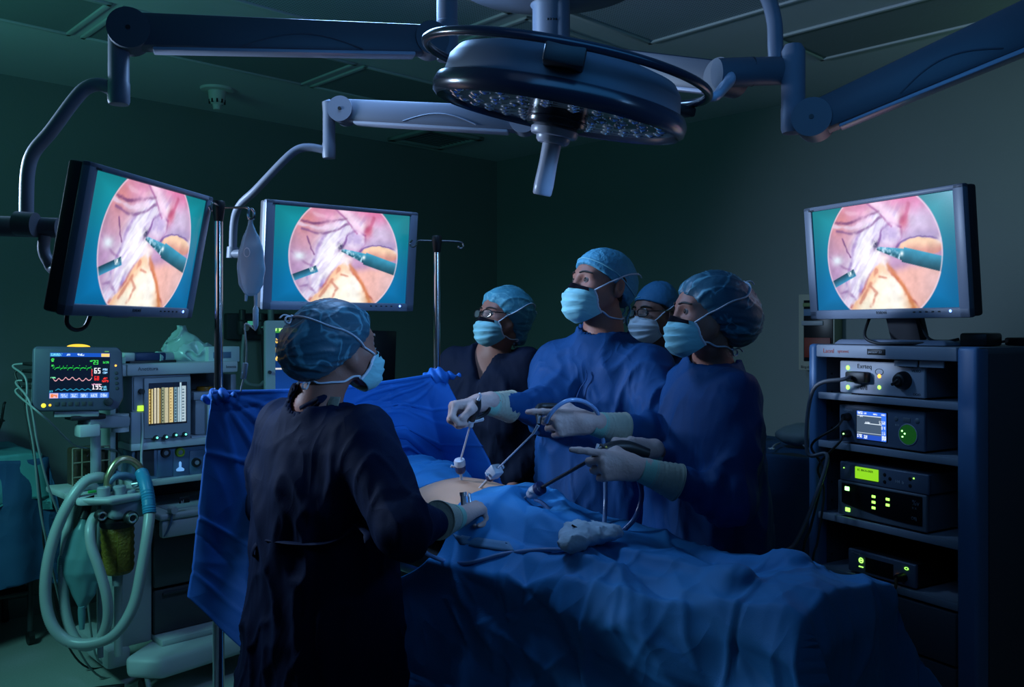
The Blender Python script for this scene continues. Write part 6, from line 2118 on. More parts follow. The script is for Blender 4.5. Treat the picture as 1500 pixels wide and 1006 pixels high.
def make_mask(H, parent, m=None, strip=True, straps=True, skinf=None, capf=None, tie_hi=(0.0, -0.118, 0.062), tie_lo=(0.0, -0.085, -0.085)):
    m = m or M_mask
    n, k = 33, 29
    u = np.linspace(-1, 1, n)
    v = np.linspace(0, 1, k)
    U, Vv = np.meshgrid(u, v, indexing='ij')
    yc = np.interp(Vv, [0, .12, .3, .5, .75, .9, 1], [.096, .107, .1175, .119, .112, .094, .066])
    zc = np.interp(Vv, [0, .3, .6, .85, 1], [-.020, -.046, -.084, -.121, -.132])
    ys = np.interp(Vv, [0, .5, 1], [.058, .050, .026])
    zs = np.interp(Vv, [0, 1], [-.030, -.092])
    xs = np.interp(Vv, [0, .4, 1], [.066, .069, .060])
    au = np.abs(U)
    x = np.sign(U) * xs * np.sin(au * 1.42) / math.sin(1.42)
    y = yc + (ys - yc) * au ** 2.1
    z = zc + (zs - zc) * au ** 1.7
    z = z + 0.006 * np.exp(-(U / 0.12) ** 2) * np.exp(-(Vv / 0.1) ** 2)
    cen = 1 - au ** 2
    pl = sum(0.0055 * (sstep(c, c + 0.025, Vv) - sstep(c + 0.025, c + 0.17, Vv)) for c in (0.30, 0.50, 0.70))
    y = y + pl * (0.5 + 0.5 * cen) + 0.003 * fbm(np.stack([x * 40, z * 40, y * 0], -1), 5, 2) * cen
    G = np.stack([x, y, z], -1)
    # keep clear of the face
    if skinf is not None:
        Wp = G.reshape(-1, 3) @ (H.M.T * H.s) + H.o
        d = skinf(Wp)
        Wp = Wp + (np.clip(0.006 - d, 0, 0.03))[:, None] * (H.M @ A3((0, 1, 0)))[None]
        G = ((Wp - H.o) @ H.M / H.s).reshape(n, k, 3)
    Wd = lambda g: (g.reshape(-1, 3) * H.s @ H.M.T + H.o).reshape(g.shape)
    o = build('face_mask', MB().sheet(Wd(G)[::-1], 0.0018), m, parent, True, angle=50)
    if strip:
        out = G.copy()
        nrm = np.cross(np.gradient(G, axis=0), np.gradient(G, axis=1))
        nrm /= np.linalg.norm(nrm, axis=2, keepdims=True)
        sgn = np.sign(np.mean(nrm[..., 1]))
        st = (G + sgn * nrm * 0.0015)[4:-4, 0:5]
        build('anti_fog_strip', MB().sheet(Wd(st)[::-1], 0.0025), M_strip, o, True, angle=60)
    for sg, i in ((-1, 0), (1, n - 1)):
        edge = [Vector(Wd(G)[i, j]) for j in range(0, k, 2)]
        build('mask_binding', MB().tube(edge, 0.0040, 8), M_strap, o, True)
    hb = [Vector(Wd(G)[i, k - 1]) for i in range(0, n, 2)]
    build('mask_hem', MB().tube(hb, 0.0016, 6), m, o, True)
    if straps:
        f = lambda Q: np.minimum(skinf(Q), capf(Q)) if capf is not None else skinf(Q)
        for sg in (-1, 1):
            i = 0 if sg < 0 else n - 1
            for j, via, tie in ((0, [(0.083, -0.02, 0.032), (0.07, -0.08, 0.055)], tie_hi), (k - 1, [(0.060, -0.01, -0.098), (0.045, -0.06, -0.094)], tie_lo)):
                pts = [Vector(Wd(G)[i, j])] + [H.w(sg * a, b, c) for a, b, c in via] + [H.w(*tie)]
                pts = catmull(pts, 9)
                pts = pts[:1] + settle(f, pts[1:], 0.0022)
                build('mask_strap', MB().tube(pts, 0.0045, 8, flat=0.6), M_strap, o, True)
        for tie in (tie_hi, tie_lo):
            p = settle(f, [H.w(*tie)], 0.004)[0]
            b = MB().ball(p, 0.006, 10, 8)
            bk = Vector(H.M @ A3((0, -1, 0)))
            up = Vector(H.M @ A3((0, 0, 1)))
            rt = Vector(H.M @ A3((1, 0, 0)))
            b.tube([p, p + bk * 0.02 + rt * 0.01, p + bk * 0.026 - up * 0.012 + rt * .016, p + bk * 0.012 - up * 0.016 + rt * .01, p], 0.0032, 8, 5, flat=0.6)
            b.tube([p, p + bk * 0.02 - rt * 0.004 + up * 0.006, p + bk * 0.034 - up * 0.002], 0.0034, 8, 5, flat=0.6)
            build('strap_knot', b, M_strap, o, True)
    return o


def capfield(H, kind):
    """Field of the headgear."""
    def skull(Q):
        q = H.loc(Q)
        d = sd_ell(q, (0, -0.013, 0.032), (0.083, 0.108, 0.092))
        d = smin(d, sd_ell(q, (0, -0.085, 0.0), (0.045, 0.035, 0.05)), 0.04)
        cut = -((q[:, 2] - 0.058) - (q[:, 1] - 0.095) * 0.56) * 0.9
        return np.maximum(d, cut) * H.s

    def flat(Q):
        q = H.loc(Q)
        d = sd_ell(q, (0, -0.013, 0.030), (0.082, 0.107, 0.085))
        d = smin(d, sd_rc(q, (0, -0.01, 0.075), (0, -0.03, 0.082), 0.055, 0.05), 0.03)
        cut = -((q[:, 2] - 0.054) - (q[:, 1] - 0.095) * 0.36) * 0.9
        return np.maximum(d, cut) * H.s

    def bouf(Q):
        q = H.loc(Q)
        d = sd_ell(q, (0, -0.028, 0.032), (0.097, 0.120, 0.098))
        if kind == 'bouffant_low':
            d = smin(d, sd_rc(q, (0, -0.07, 0.0), (0, -0.080, -0.075), 0.066, 0.048), 0.05)
        else:
            d = smin(d, sd_ell(q, (0, -0.105, -0.012) if kind == 'bouffant_long' else (0, -0.085, -0.02), (0.074, 0.072, 0.075)), 0.05)
        cut = -((q[:, 2] - 0.068) * 0.70 - (q[:, 1] - 0.092) * 0.72)
        # gathered into an elastic edge
        edge = np.exp(-(cut / 0.016) ** 2)
        return smax(d + 0.006 * edge, cut, 0.006) * H.s

    return {'skull': skull, 'flat': flat, 'bouffant': bouf, 'bouffant_long': bouf, 'bouffant_low': bouf}[kind]


def make_cap(H, parent, kind, m, band=None):
    f = capfield(H, kind)
    lo, hi = H.o - 0.24, H.o + 0.24

    def disp(Q, N):
        q = H.loc(Q)
        if kind in ('skull', 'flat'):
            return 0.0016 * fbm(q * 60, 3, 2) + (0.0012 * fbm(q * 140, 8, 2) if kind == 'skull' else 0)
        th = np.arctan2(q[:, 0], q[:, 2] + 0.02)
        rad = fbm(np.stack([th * 5.5, q[:, 1] * 9, q[:, 2] * 9], -1), 12, 2)
        sharp = 1 - np.abs(fbm(np.stack([th * 3.2, q[:, 1] * 8, q[:, 2] * 16], -1), 21, 2)) * 2.2
        return 0.0035 * rad + 0.0045 * np.clip(sharp, 0, 1) ** 3
    o = skin({'skull': 'surgical_cap', 'flat': 'surgical_cap'}.get(kind, 'bouffant_cap'), f, tuple(lo), tuple(hi), 0.0046, m, parent, disp=disp)
    return o, f


def make_hair(H, parent, kind, sk):
    """Hair lying just under the cap and at the nape and temples."""
    def f(Q):
        q = H.loc(Q)
        x = np.abs(q[:, 0])
        d = sk(Q) - 0.005
        line = -((q[:, 2] - 0.066) * 0.75 - (q[:, 1] - 0.078) * 0.66)
        line = np.maximum(line, -(q[:, 2] + (0.062 if kind == 'short' else 0.088)))
        # free the ears
        earz = 0.030 - np.hypot(q[:, 1] + 0.012, q[:, 2] + 0.004)
        line = np.maximum(line, np.where(x > 0.06, earz, -1))
        d = smax(d, line * H.s, 0.003)
        if kind == 'bun':
            d = smin(d, sd_ell(q, (0, -0.105, -0.010), (0.052, 0.050, 0.055)) * H.s, 0.03)
        return d
    return skin('hair', f, tuple(H.o - 0.2), tuple(H.o + 0.2), 0.0045, M_hair, parent, disp=lambda Q, N: 0.0008 * fbm(Q * 220, 2, 2))


def make_face_bits(H, parent, sk, eyes=True):
    for s in (-1, 1):
        e = build('eye', MB().ball(H.w(s * 0.0315, 0.0742, 0.001), 0.0118 * H.s, 20, 14), M_eye, parent, True)
        g = (H.w(s * 0.0315, 0.0862, 0.0015) - H.w(s * 0.0315, 0.0742, 0.001)).normalized()
        Mx = g.to_track_quat('Z', 'Y').to_matrix().to_4x4()
        Mx.translation = H.w(s * 0.0315, 0.0742, 0.001)
        build('iris', MB().lathe([(0.0, 0.0126), (0.003, 0.0123), (0.0064, 0.0107), (0.0068, 0.0096)], 18, Mx @ Matrix.Diagonal((H.s, H.s, H.s, 1))), M_iris, e, True)
        pts = settle(sk, catmull([H.w(s * 0.012, 0.094, 0.021), H.w(s * 0.030, 0.092, 0.0265), H.w(s * 0.050, 0.072, 0.0205)], 6), 0.0005)
        n = len(pts)
        build('eyebrow', MB().tube(pts, [0.0032 + 0.0015 * math.sin(math.pi * i / (n - 1)) for i in range(n)], 8, flat=0.8), M_hair, parent, True)


def make_specs(H, parent, m_l=None):
    fr = None
    o = None
    rim = MB()
    for s in (-1, 1):
        loop = []
        for k in range(28):
            a = 2 * math.pi * k / 28
            cx, cz = 0.0235 * math.copysign(abs(math.cos(a)) ** 0.7, math.cos(a)), 0.016 * math.copysign(abs(math.sin(a)) ** 0.75, math.sin(a))
            loop.append(H.w(s * 0.0325 + cx, 0.108 - abs(s * 0.0325 + cx) ** 2 * 3.2, -0.001 + cz))
        loop.append(loop[0])
        loop.append(loop[1])
        r = build('spectacle_rim' if o else 'spectacles', MB().tube(loop, 0.0021 * H.s, 8), M_specs, o or parent, True)
        if o is None:
            o = r
            build('bridge', MB().tube([H.w(-0.010, 0.107, 0.003), H.w(0, 0.111, 0.006), H.w(0.010, 0.107, 0.003)], 0.0019, 8, 4), M_specs, o, True)
        c = H.w(s * 0.0325, 0.1045, -0.001)
        lens = MB()
        lens.v = [tuple(c)] + [tuple(p) for p in loop[:28]]
        lens.f = [(0, 1 + k, 1 + (k + 1) % 28) for k in range(28)]
        lens.n = len(lens.v)
        build('spectacle_lens', lens, m_l or M_specl, o, True)
        build('temple_arm', MB().tube([H.w(s * 0.0565, 0.098, 0.006), H.w(s * 0.074, 0.075, 0.007), H.w(s * 0.081, 0.02, 0.008), H.w(s * 0.083, -0.02, 0.004), H.w(s * 0.080, -0.035, -0.012)], 0.0020, 8, 5), M_specs, o, True)
    return o


def person(label, root, tf, head, shR, elR, wrR, shL, elL, wrL, hands, neck_z, hem=0.32, prof=None, garment='gown', m_g=None, male=False, seed=1, gfine=0.0085, group=None, lean=(0, 0)):
    """root: (x, y) on the floor; tf: the torso's forward direction; head: HeadF."""
    t = thing('person', label, 'person', (root[0], root[1], 0), 0, group)
    RM = rot_frame((tf[0], tf[1], 0))
    O = A3((root[0], root[1], 0))
    shz = (shR.z + shL.z) / 2
    hipz = shz - 0.52
    zs, ax, ay, cy = prof
    zs, ax, ay, cy = A3(zs), A3(ax), A3(ay), A3(cy)
    hz = Vector(head.o)

    def tl(Q):
        return (Q - O) @ RM

    nb = O + RM @ A3((0, np.interp(neck_z, zs, cy) - 0.012, 0)) + A3((0, 0, neck_z - 0.02))
    nt_ = head.o + head.M @ A3((0, -0.022, -0.075))
    nr = 0.058 if male else 0.049
    Hp = [O + RM @ A3((sg * 0.09, 0, 0)) + A3((0, 0, hipz)) for sg in (-1, 1)]
    Kn = [O + RM @ A3((sg * 0.10, 0.02, 0)) + A3((0, 0, hipz * 0.55)) for sg in (-1, 1)]
    An = [O + RM @ A3((sg * 0.11, -0.01, 0)) + A3((0, 0, 0.09)) for sg in (-1, 1)]
    To = [O + RM @ A3((sg * 0.125, 0.13, 0)) + A3((0, 0, 0.035)) for sg in (-1, 1)]
    arms = [(shR, elR, wrR), (shL, elL, wrL)]

    def body(Q):
        q = tl(Q)
        zz = np.maximum(zs, hipz - 0.1)
        keep = zs >= hipz - 0.12
        d = sd_loft(q, zs[keep], ax[keep] * 0.80 - 0.008, ay[keep] * 0.78 - 0.008, cy=cy[keep], p=2.2)
        d = smin(d, sd_rc(Q, nb, nt_, nr * 1.08, nr), 0.035)
        for a, b, c in arms:
            d = smin(d, sd_rc(Q, a, b, 0.050, 0.038), 0.05)
            d = smin(d, sd_rc(Q, b, c, 0.038, 0.022), 0.02)
            hh = [h for h, e_, w_ in hands if w_ is c]
            if hh:
                h = hh[0]
                d = smin(d, sd_rc(Q, A3(c), h.W(0.0, 0, 0), 0.021, 0.018), 0.01)
                d = smin(d, sd_rc(Q, h.W(0.0, 0, 0), h.W(0.07, 0, 0), 0.015, 0.006), 0.01)
            else:
                hdir = (A3(c) - A3(b))
                hdir = hdir / np.linalg.norm(hdir)
                d = smin(d, sd_rc(Q, A3(c), A3(c) + hdir * 0.09, 0.026, 0.018), 0.02)
                sd = np.cross(hdir, (0, 0, 1))
                d = smin(d, sd_rc(Q, A3(c) + hdir * 0.03, A3(c) + hdir * 0.06 + sd * 0.045, 0.014, 0.010), 0.01)
                for kk in range(4):
                    o_ = sd * (kk - 1.5) * 0.019
                    d = smin(d, sd_path(Q, [A3(c) + hdir * 0.08 + o_, A3(c) + hdir * 0.125 + o_ * 1.15, A3(c) + hdir * (0.17 - 0.008 * abs(kk - 1.2)) + o_ * 1.2 - A3((0, 0, 0.012))], [0.0095, 0.009, 0.0078]), 0.004)
        for k in (0, 1):
            d = smin(d, sd_rc(Q, Hp[k], Kn[k], 0.085, 0.055), 0.06)
            d = smin(d, sd_rc(Q, Kn[k], An[k], 0.055, 0.036), 0.03)
            d = smin(d, sd_rc(Q, An[k] - A3((0, 0, 0.03)), To[k], 0.038, 0.03), 0.03)
        return smin(d, head.sdf(Q), 0.018)

    pts = np.array([tuple(p) for a in arms for p in a] + [tuple(head.o)] + list(An) + list(To))
    lo, hi = pts.min(0) - 0.2, pts.max(0) + 0.2
    lo[2] = 0.0
    hi[2] = head.o[2] + 0.16
    fine = tuple((head.o[i] - (0.125, 0.125, 0.15)[i], head.o[i] + (0.125, 0.125, 0.14)[i]) for i in range(3))
    skin('body', body, tuple(lo), tuple(hi), 0.016, M_skin, t, fine, 0.0046)

    # garment
    def gown(Q):
        q = tl(Q)
        d = sd_loft(q, zs, ax, ay, cy=cy, p=2.35)
        for a, b, c in arms:
            e = A3(c) - (A3(c) - A3(b)) / np.linalg.norm(A3(c) - A3(b)) * 0.070
            if garment == 'gown':
                d = smin(d, sd_rc(Q, A3(a), b, 0.078, 0.066), 0.07)
                d = smin(d, sd_rc(Q, b, e, 0.066, 0.037), 0.03)
            else:
                d = smin(d, sd_rc(Q, A3(a), b, 0.072, 0.058), 0.06)
                d = smin(d, sd_rc(Q, b, e, 0.058, 0.046), 0.02)
        # neck opening
        up = (nt_ - nb) / np.linalg.norm(nt_ - nb)
        op = sd_rc(Q, nb + up * 0.005, nb + up * 0.3, nr * 1.08 + 0.016, nr * 1.2 + 0.02)
        if garment == 'scrubs':
            vq = tl(Q)
            cyv = np.interp(neck_z, zs, cy)
            vee = np.maximum(np.abs(vq[:, 0]) - np.clip((vq[:, 2] - (neck_z - 0.135)) * 0.44, -0.01, 0.2), -(vq[:, 1] - cyv + 0.01))
            op = np.minimum(op, vee)
        return smax(d, -op, 0.008)

    def disp(Q, N):
        q = tl(Q)
        side = q[:, 2]
        v1 = fbm(np.stack([q[:, 0] * 9 + 0.9 * side, q[:, 1] * 9, side * 2.0], -1), seed, 3)
        rg = 1 - np.abs(fbm(np.stack([q[:, 0] * 8 + side * 2.0, q[:, 1] * 8 - side, side * 3.2], -1), seed + 5, 2)) * 2.6
        rg2 = 1 - np.abs(fbm(np.stack([q[:, 0] * 15 - side * 3.0, q[:, 1] * 15 + side, side * 5.0], -1), seed + 11, 2)) * 3.2
        base = 0.012 * v1 + 0.016 * np.clip(rg, 0, 1) ** 2 + 0.006 * np.clip(rg2, 0, 1) ** 2
        low = sstep(neck_z - 0.05, neck_z - 0.22, side)
        out = base * (0.35 + 0.65 * low)
        if garment == 'gown':
            for a, b, c in arms:
                a_, b_, c_ = A3(a), A3(b), A3(c)
                ba = c_ - b_
                h = ((Q - b_) @ ba) / (ba @ ba)
                dist = np.linalg.norm(Q - b_ - np.clip(h, 0, 1)[:, None] * ba, axis=1)
                m = np.exp(-(np.maximum(dist - 0.06, 0) / 0.02) ** 2) * sstep(-0.35, 0.1, h)
                n1 = fbm(Q * 22, seed + 9, 2)
                zig = np.sin(h * 24 + 3.5 * fbm(Q * 8, seed + 3, 2)) * 0.5
                wq = sstep(0.07, 0.16, np.linalg.norm(Q - c_, axis=1))
                out = (out * (1 - m * 0.6) + m * (0.010 * n1 + 0.009 * zig)) * wq + (1 - wq) * 0.0
        return out
    lo2, hi2 = lo.copy(), hi.copy()
    w = float(max(ax.max(), ay.max())) + 0.08
    lo2[:2] = np.minimum(lo2[:2], O[:2] - w)
    hi2[:2] = np.maximum(hi2[:2], O[:2] + w)
    lo2[2], hi2[2] = zs[0] - 0.04, neck_z + 0.10
    g = skin({'gown': 'surgical_gown', 'scrubs': 'scrub_top'}[garment], gown, tuple(lo2), tuple(hi2), gfine, m_g or M_gown, t, disp=disp)

    def legs(Q):
        d = None
        for k in (0, 1):
            e = smin(sd_rc(Q, Hp[k], Kn[k], 0.098, 0.075), sd_rc(Q, Kn[k], An[k] + A3((0, 0, 0.03)), 0.075, 0.066), 0.03)
            d = e if d is None else smin(d, e, 0.02)
        return np.maximum(d, 0.075 - Q[:, 2])
    skin('scrub_trousers', legs, tuple(O + A3((-0.32, -0.32, 0.05))), tuple(O + A3((0.32, 0.32, hipz + 0.12))), 0.018, M_scrub, t)
    for k in (0, 1):
        def shoe(Q, k=k):
            return np.maximum(sd_rc(Q, An[k] - A3((0, 0, 0.045)) - RM @ A3((0, 0.03, 0)), To[k] + RM @ A3((0, 0.02, 0)) - A3((0, 0, 0.0)), 0.052, 0.045), 0.003 - Q[:, 2])
        skin('shoe', shoe, tuple(An[k] - A3((0.28, 0.28, 0.10))), tuple(An[k] + A3((0.28, 0.28, 0.06))), 0.012, M_shoe, t)
    for hd, el_, w_ in hands:
        make_glove(hd, t, el_, w_)
    return t, body, gown, g

# ---- the lead surgeon
GRIP = [(62, 62, 40), (66, 66, 42), (70, 66, 42), (74, 64, 40)]
POINT = [(14, 12, 8), (48, 52, 30), (56, 58, 34), (62, 60, 34)]
H = HeadF(P(880, 419, 2.97), (-0.86, -0.50, 0.20), s=1.07, male=True)
sr, sl = P(722, 589, 2.72), P(878, 620, 2.56)
er, el = P(802, 600, 2.88), P(975, 640, 2.66)
SR = HandF(sr + V(-0.035, -0.012, 0.0), (-0.90, -0.30, -0.16), (-0.25, 0.30, 0.92), 'R', GRIP, [(0.050, 0.044, -0.026), (0.078, 0.036, -0.044), (0.094, 0.016, -0.054)], 0.06)
SL = HandF(sl + V(-0.035, -0.015, 0.004), (-1.0, -0.10, 0.0), (0.10, -0.96, 0.22), 'L', POINT, [(0.052, 0.046, -0.018), (0.084, 0.040, -0.026), (0.112, 0.030, -0.028)], 0.05)
t, body, gown, g = person('person in navy gown and fitted blue cap holding two instruments', (0.302, 2.985), (-0.55, -0.83), H,
                          P(814, 533, 3.06), er, sr, P(953, 540, 2.87), el, sl, [(SR, er, sr), (SL, el, sl)], 1.475,
                          prof=([.34, .9, 1.1, 1.27, 1.37, 1.43, 1.48, 1.54], [.27, .232, .222, .22, .195, .14, .088, .074], [.21, .165, .155, .15, .135, .108, .085, .068], [0, 0, 0, .005, 0, -.005, -.012, -.015]), male=True, seed=3)
c, cf = make_cap(H, t, 'skull', M_cap)
make_hair(H, t, 'short', H.sdf)
make_face_bits(H, t, H.sdf)
make_mask(H, t, skinf=lambda Q: np.minimum(H.sdf(Q), body(Q)), capf=cf)
# stitched band of the cap, and the tail ties at the nape
bp = settle(cf, catmull([H.w(0.0, 0.1, 0.078), H.w(0.045, 0.085, 0.070), H.w(0.08, 0.02, 0.042), H.w(0.078, -0.04, 0.012), H.w(0.045, -0.10, -0.012)], 8), 0.0008)
bq = settle(cf, catmull([H.w(0.0, 0.1, 0.078), H.w(-0.045, 0.085, 0.070), H.w(-0.08, 0.02, 0.042), H.w(-0.078, -0.04, 0.012), H.w(-0.045, -0.10, -0.012)], 8), 0.0008)
build('cap_band', MB().tube(bp, 0.0024, 8).tube(bq, 0.0024, 8), M_band, c, True)
for s in (-1, 1):
    build('cap_tie', MB().tube([H.w(s * 0.01, -0.108, -0.028), H.w(s * 0.014, -0.118, -0.055), H.w(s * 0.02, -0.105, -0.085), H.w(s * 0.022, -0.11, -0.105)], 0.0075, 10, 5, flat=0.45), M_cap, c, True)
build('pen_pocket_seam', MB().tube(settle(gown, catmull([P(849, 530, 2.8), P(852, 550, 2.8), P(846, 565, 2.8), P(847, 600, 2.8)], 5), 0.012), 0.002, 6), M_gown, g, True)

# ---- assistant at the right
H = HeadF(P(1034, 460, 2.6), (-0.96, -0.26, 0.08))
wl, wr = P(950, 688, 2.36), P(958, 657, 2.52)
el, er = P(1068, 730, 2.40), V(0.53, 2.77, 1.05)
WLH = HandF(wl + V(-0.034, -0.006, 0.006), (-0.97, -0.10, 0.10), (0.05, -0.96, 0.28), 'L', [(8, 10, 6), (50, 55, 30), (60, 60, 34), (66, 60, 34)], [(0.050, 0.044, -0.022), (0.080, 0.034, -0.036), (0.104, 0.022, -0.042)], 0.05)
WRH = HandF(wr + V(-0.03, -0.01, 0.0), (-0.98, -0.18, -0.02), (-0.1, 0.85, 0.5), 'R', GRIP, [(0.050, 0.044, -0.018), (0.080, 0.036, -0.03), (0.104, 0.022, -0.038)], 0.05)
t, body, gown, g = person('person in navy gown and large bouffant cap, in profile beside the rack', (0.592, 2.665), (-0.97, -0.25), H,
                          V(.545, 2.82, 1.305), er, wr, P(1074, 580, 2.51), el, wl, [(WRH, er, wr), (WLH, el, wl)], 1.405,
                          prof=([.3, .85, 1.05, 1.2, 1.3, 1.36, 1.41, 1.46], [.25, .21, .195, .195, .168, .118, .076, .064], [.215, .165, .15, .148, .128, .10, .078, .06], [0, 0, .005, .008, 0, -.005, -.01, -.012]), seed=7)
c, cf = make_cap(H, t, 'bouffant_long', M_bouf)
make_hair(H, t, 'bun', H.sdf)
make_face_bits(H, t, H.sdf)
make_mask(H, t, skinf=lambda Q: np.minimum(H.sdf(Q), body(Q)), capf=cf, tie_hi=(0.0, -0.11, 0.095), tie_lo=(0.0, -0.09, -0.10))

# ---- person seen from behind
H = HeadF(P(499, 506, 2.42), (0.77, 0.63, 0.05))
fr_, fl = P(660, 763, 2.40), V(-0.50, 2.74, 0.99)
er, el = P(588, 775, 2.16), V(-0.70, 2.62, 0.97)
FRH = HandF(fr_ + (P(700, 742, 2.5) - fr_).normalized() * 0.035, P(702, 742, 2.5) - fr_, (-0.35, -0.35, 0.85), 'R', [(68, 70, 45), (72, 74, 46), (76, 74, 46), (78, 70, 44)], [(0.046, 0.042, -0.024), (0.070, 0.026, -0.044), (0.078, 0.004, -0.052)], 0.02, s=0.95)
FLH = HandF(fl + V(0.02, 0.01, 0.0), (0.75, 0.6, 0.1), (-0.3, -0.2, 0.9), 'L', POINT, [(0.050, 0.044, -0.022), (0.080, 0.034, -0.036), (0.104, 0.022, -0.042)], 0.05, s=0.95)
t, body, gown, g = person('person seen from behind in dark gown and bouffant cap', (-0.52, 2.42), (0.6, 0.8), H,
                          V(-.388, 2.32, 1.222), er, fr_, V(-.652, 2.52, 1.222), el, fl, [(FRH, er, fr_), (FLH, el, fl)], 1.30,
                          prof=([.25, .75, .95, 1.08, 1.18, 1.24, 1.295, 1.345], [.25, .215, .20, .20, .185, .135, .078, .064], [.22, .175, .158, .15, .13, .102, .078, .06], [0, 0, 0, 0, -.005, -.01, -.015, -.018]), m_g=M_gown_d, seed=12, gfine=0.0075)
c, cf = make_cap(H, t, 'bouffant_long', M_bouf)
make_hair(H, t, 'bun', H.sdf)
make_face_bits(H, t, H.sdf)
make_mask(H, t, skinf=lambda Q: np.minimum(H.sdf(Q), body(Q)), capf=cf, tie_hi=(0.0, -0.13, 0.075), tie_lo=(0.0, -0.09, -0.10))
b = P(492, 577, 2.33)
fw = (P(492, 580, 2.1) - b).normalized()
nk = settle(gown, [P(488, 578, 2.36)], 0.003)[0]
build('neck_tag', MB().box(nk, (0.034, 0.003, 0.026), Matrix.Rotation(R(-22), 3, 'Z') @ Matrix.Rotation(R(-28), 3, 'X'), 0.001), M_gcuff, g, True)
for s, x0, x1, y0 in ((1, 470, 438, 590), (1, 470, 452, 596)):
    build('neck_tie', MB().tube(settle(gown, catmull([P(477, 580, 2.34), P(x0, y0 - 8, 2.33), P(x1, y0 + 8, 2.34)], 6), 0.006), 0.006, 8, flat=0.4), M_gown_d, g, True)
build('waist_tie', MB().tube(settle(gown, catmull([P(395, 790, 2.3), P(450, 800, 2.2), P(520, 800, 2.15), P(590, 790, 2.2)], 10), 0.010), 0.012, 8, flat=0.35), M_gown_d, g, True)
build('waist_bow', MB().tube([P(392, 790, 2.36), P(376, 796, 2.34), P(370, 812, 2.34), P(384, 816, 2.35), P(392, 795, 2.36), P(390, 830, 2.36), P(382, 850, 2.36)], 0.009, 8, 6, flat=0.35), M_gown_d, g, True)

# ---- nurse with spectacles at the back left
H = HeadF(P(735, 463, 3.65), (-0.76, -0.62, 0.10))
M_lens_g = mat('reflecting_lens', (0.03, 0.05, 0.05), 0.03, spec=1.0, coat=1.0)
t, body, gown, g = person('person with spectacles and blue bouffant cap, in a V-neck scrub top behind the screen', (-0.09, 3.71), (-0.40, -0.91), H,
                          V(-.24, 3.775, 1.352), V(-.33, 3.76, 1.06), V(-.26, 3.70, 0.84), V(.062, 3.645, 1.352), V(.09, 3.63, 1.06), V(.0, 3.53, 0.85), [], 1.405,
                          prof=([.62, .85, 1.05, 1.2, 1.3, 1.36, 1.41, 1.46], [.225, .205, .195, .20, .19, .15, .092, .066], [.18, .155, .145, .145, .125, .10, .078, .06], [0, 0, .005, .008, 0, -.005, -.01, -.012]), garment='scrubs', m_g=M_scrub, seed=21, gfine=0.011)
c, cf = make_cap(H, t, 'bouffant_low', M_boufb)
make_hair(H, t, 'long', H.sdf)
make_face_bits(H, t, H.sdf)
make_mask(H, t, skinf=lambda Q: np.minimum(H.sdf(Q), body(Q)), capf=cf, tie_hi=(0.0, -0.125, 0.03), tie_lo=(0.0, -0.09, -0.08))
make_specs(H, t)

# ---- person half hidden behind the surgeon
H = HeadF(P(960, 459, 3.55), (-0.80, -0.58, 0.02), male=True)
t, body, gown, g = person('person with spectacles and white mask, half hidden behind the surgeon', (0.665, 3.62), (-0.75, -0.66), H,
                          V(.55, 3.76, 1.35), V(.50, 3.80, 1.05), V(.36, 3.66, 1.0), V(.78, 3.49, 1.35), V(.80, 3.42, 1.05), V(.62, 3.32, 1.0), [], 1.41,
                          prof=([.62, .85, 1.05, 1.2, 1.3, 1.36, 1.41, 1.46], [.235, .215, .205, .21, .20, .155, .096, .072], [.185, .16, .15, .15, .13, .105, .08, .064], [0, 0, .005, .008, 0, -.005, -.01, -.012]), garment='scrubs', m_g=M_scrub, male=True, seed=25, gfine=0.011)
c, cf = make_cap(H, t, 'flat', M_cap_d)
make_hair(H, t, 'short', H.sdf)
make_face_bits(H, t, H.sdf)
make_mask(H, t, m=M_maskw, strip=False, skinf=lambda Q: np.minimum(H.sdf(Q), body(Q)), capf=cf)
make_specs(H, t)
bp = settle(cf, catmull([H.w(0.0, 0.1, 0.070), H.w(0.06, 0.075, 0.058), H.w(0.08, 0.0, 0.035), H.w(0.06, -0.08, 0.012)], 8), 0.0006)
build('cap_band', MB().tube(bp, 0.0022, 8), M_band, c, True)

# ------------------------------------------------------------------ instruments and tubing on the operating field
M_shaft = mat('instrument_shaft', (0.62, 0.62, 0.68), 0.3, metal=0.4)
M_shaft_b = mat('black_shaft', (0.02, 0.02, 0.024), 0.3)
M_white = mat('white_plastic', (0.42, 0.44, 0.50), 0.4)
M_navy = mat('navy_plastic', (0.02, 0.03, 0.10), 0.3)
M_tube = mat('clear_blue_tubing', (0.22, 0.36, 0.62), 0.16, trans=0.25, spec=0.7)
M_tube_d = mat('dark_hose', (0.03, 0.07, 0.20), 0.25, spec=0.6)


def axis_m(p, d):
    m = Vector(d).normalized().to_track_quat('Z', 'Y').to_matrix().to_4x4()
    m.translation = Vector(p)
    return m


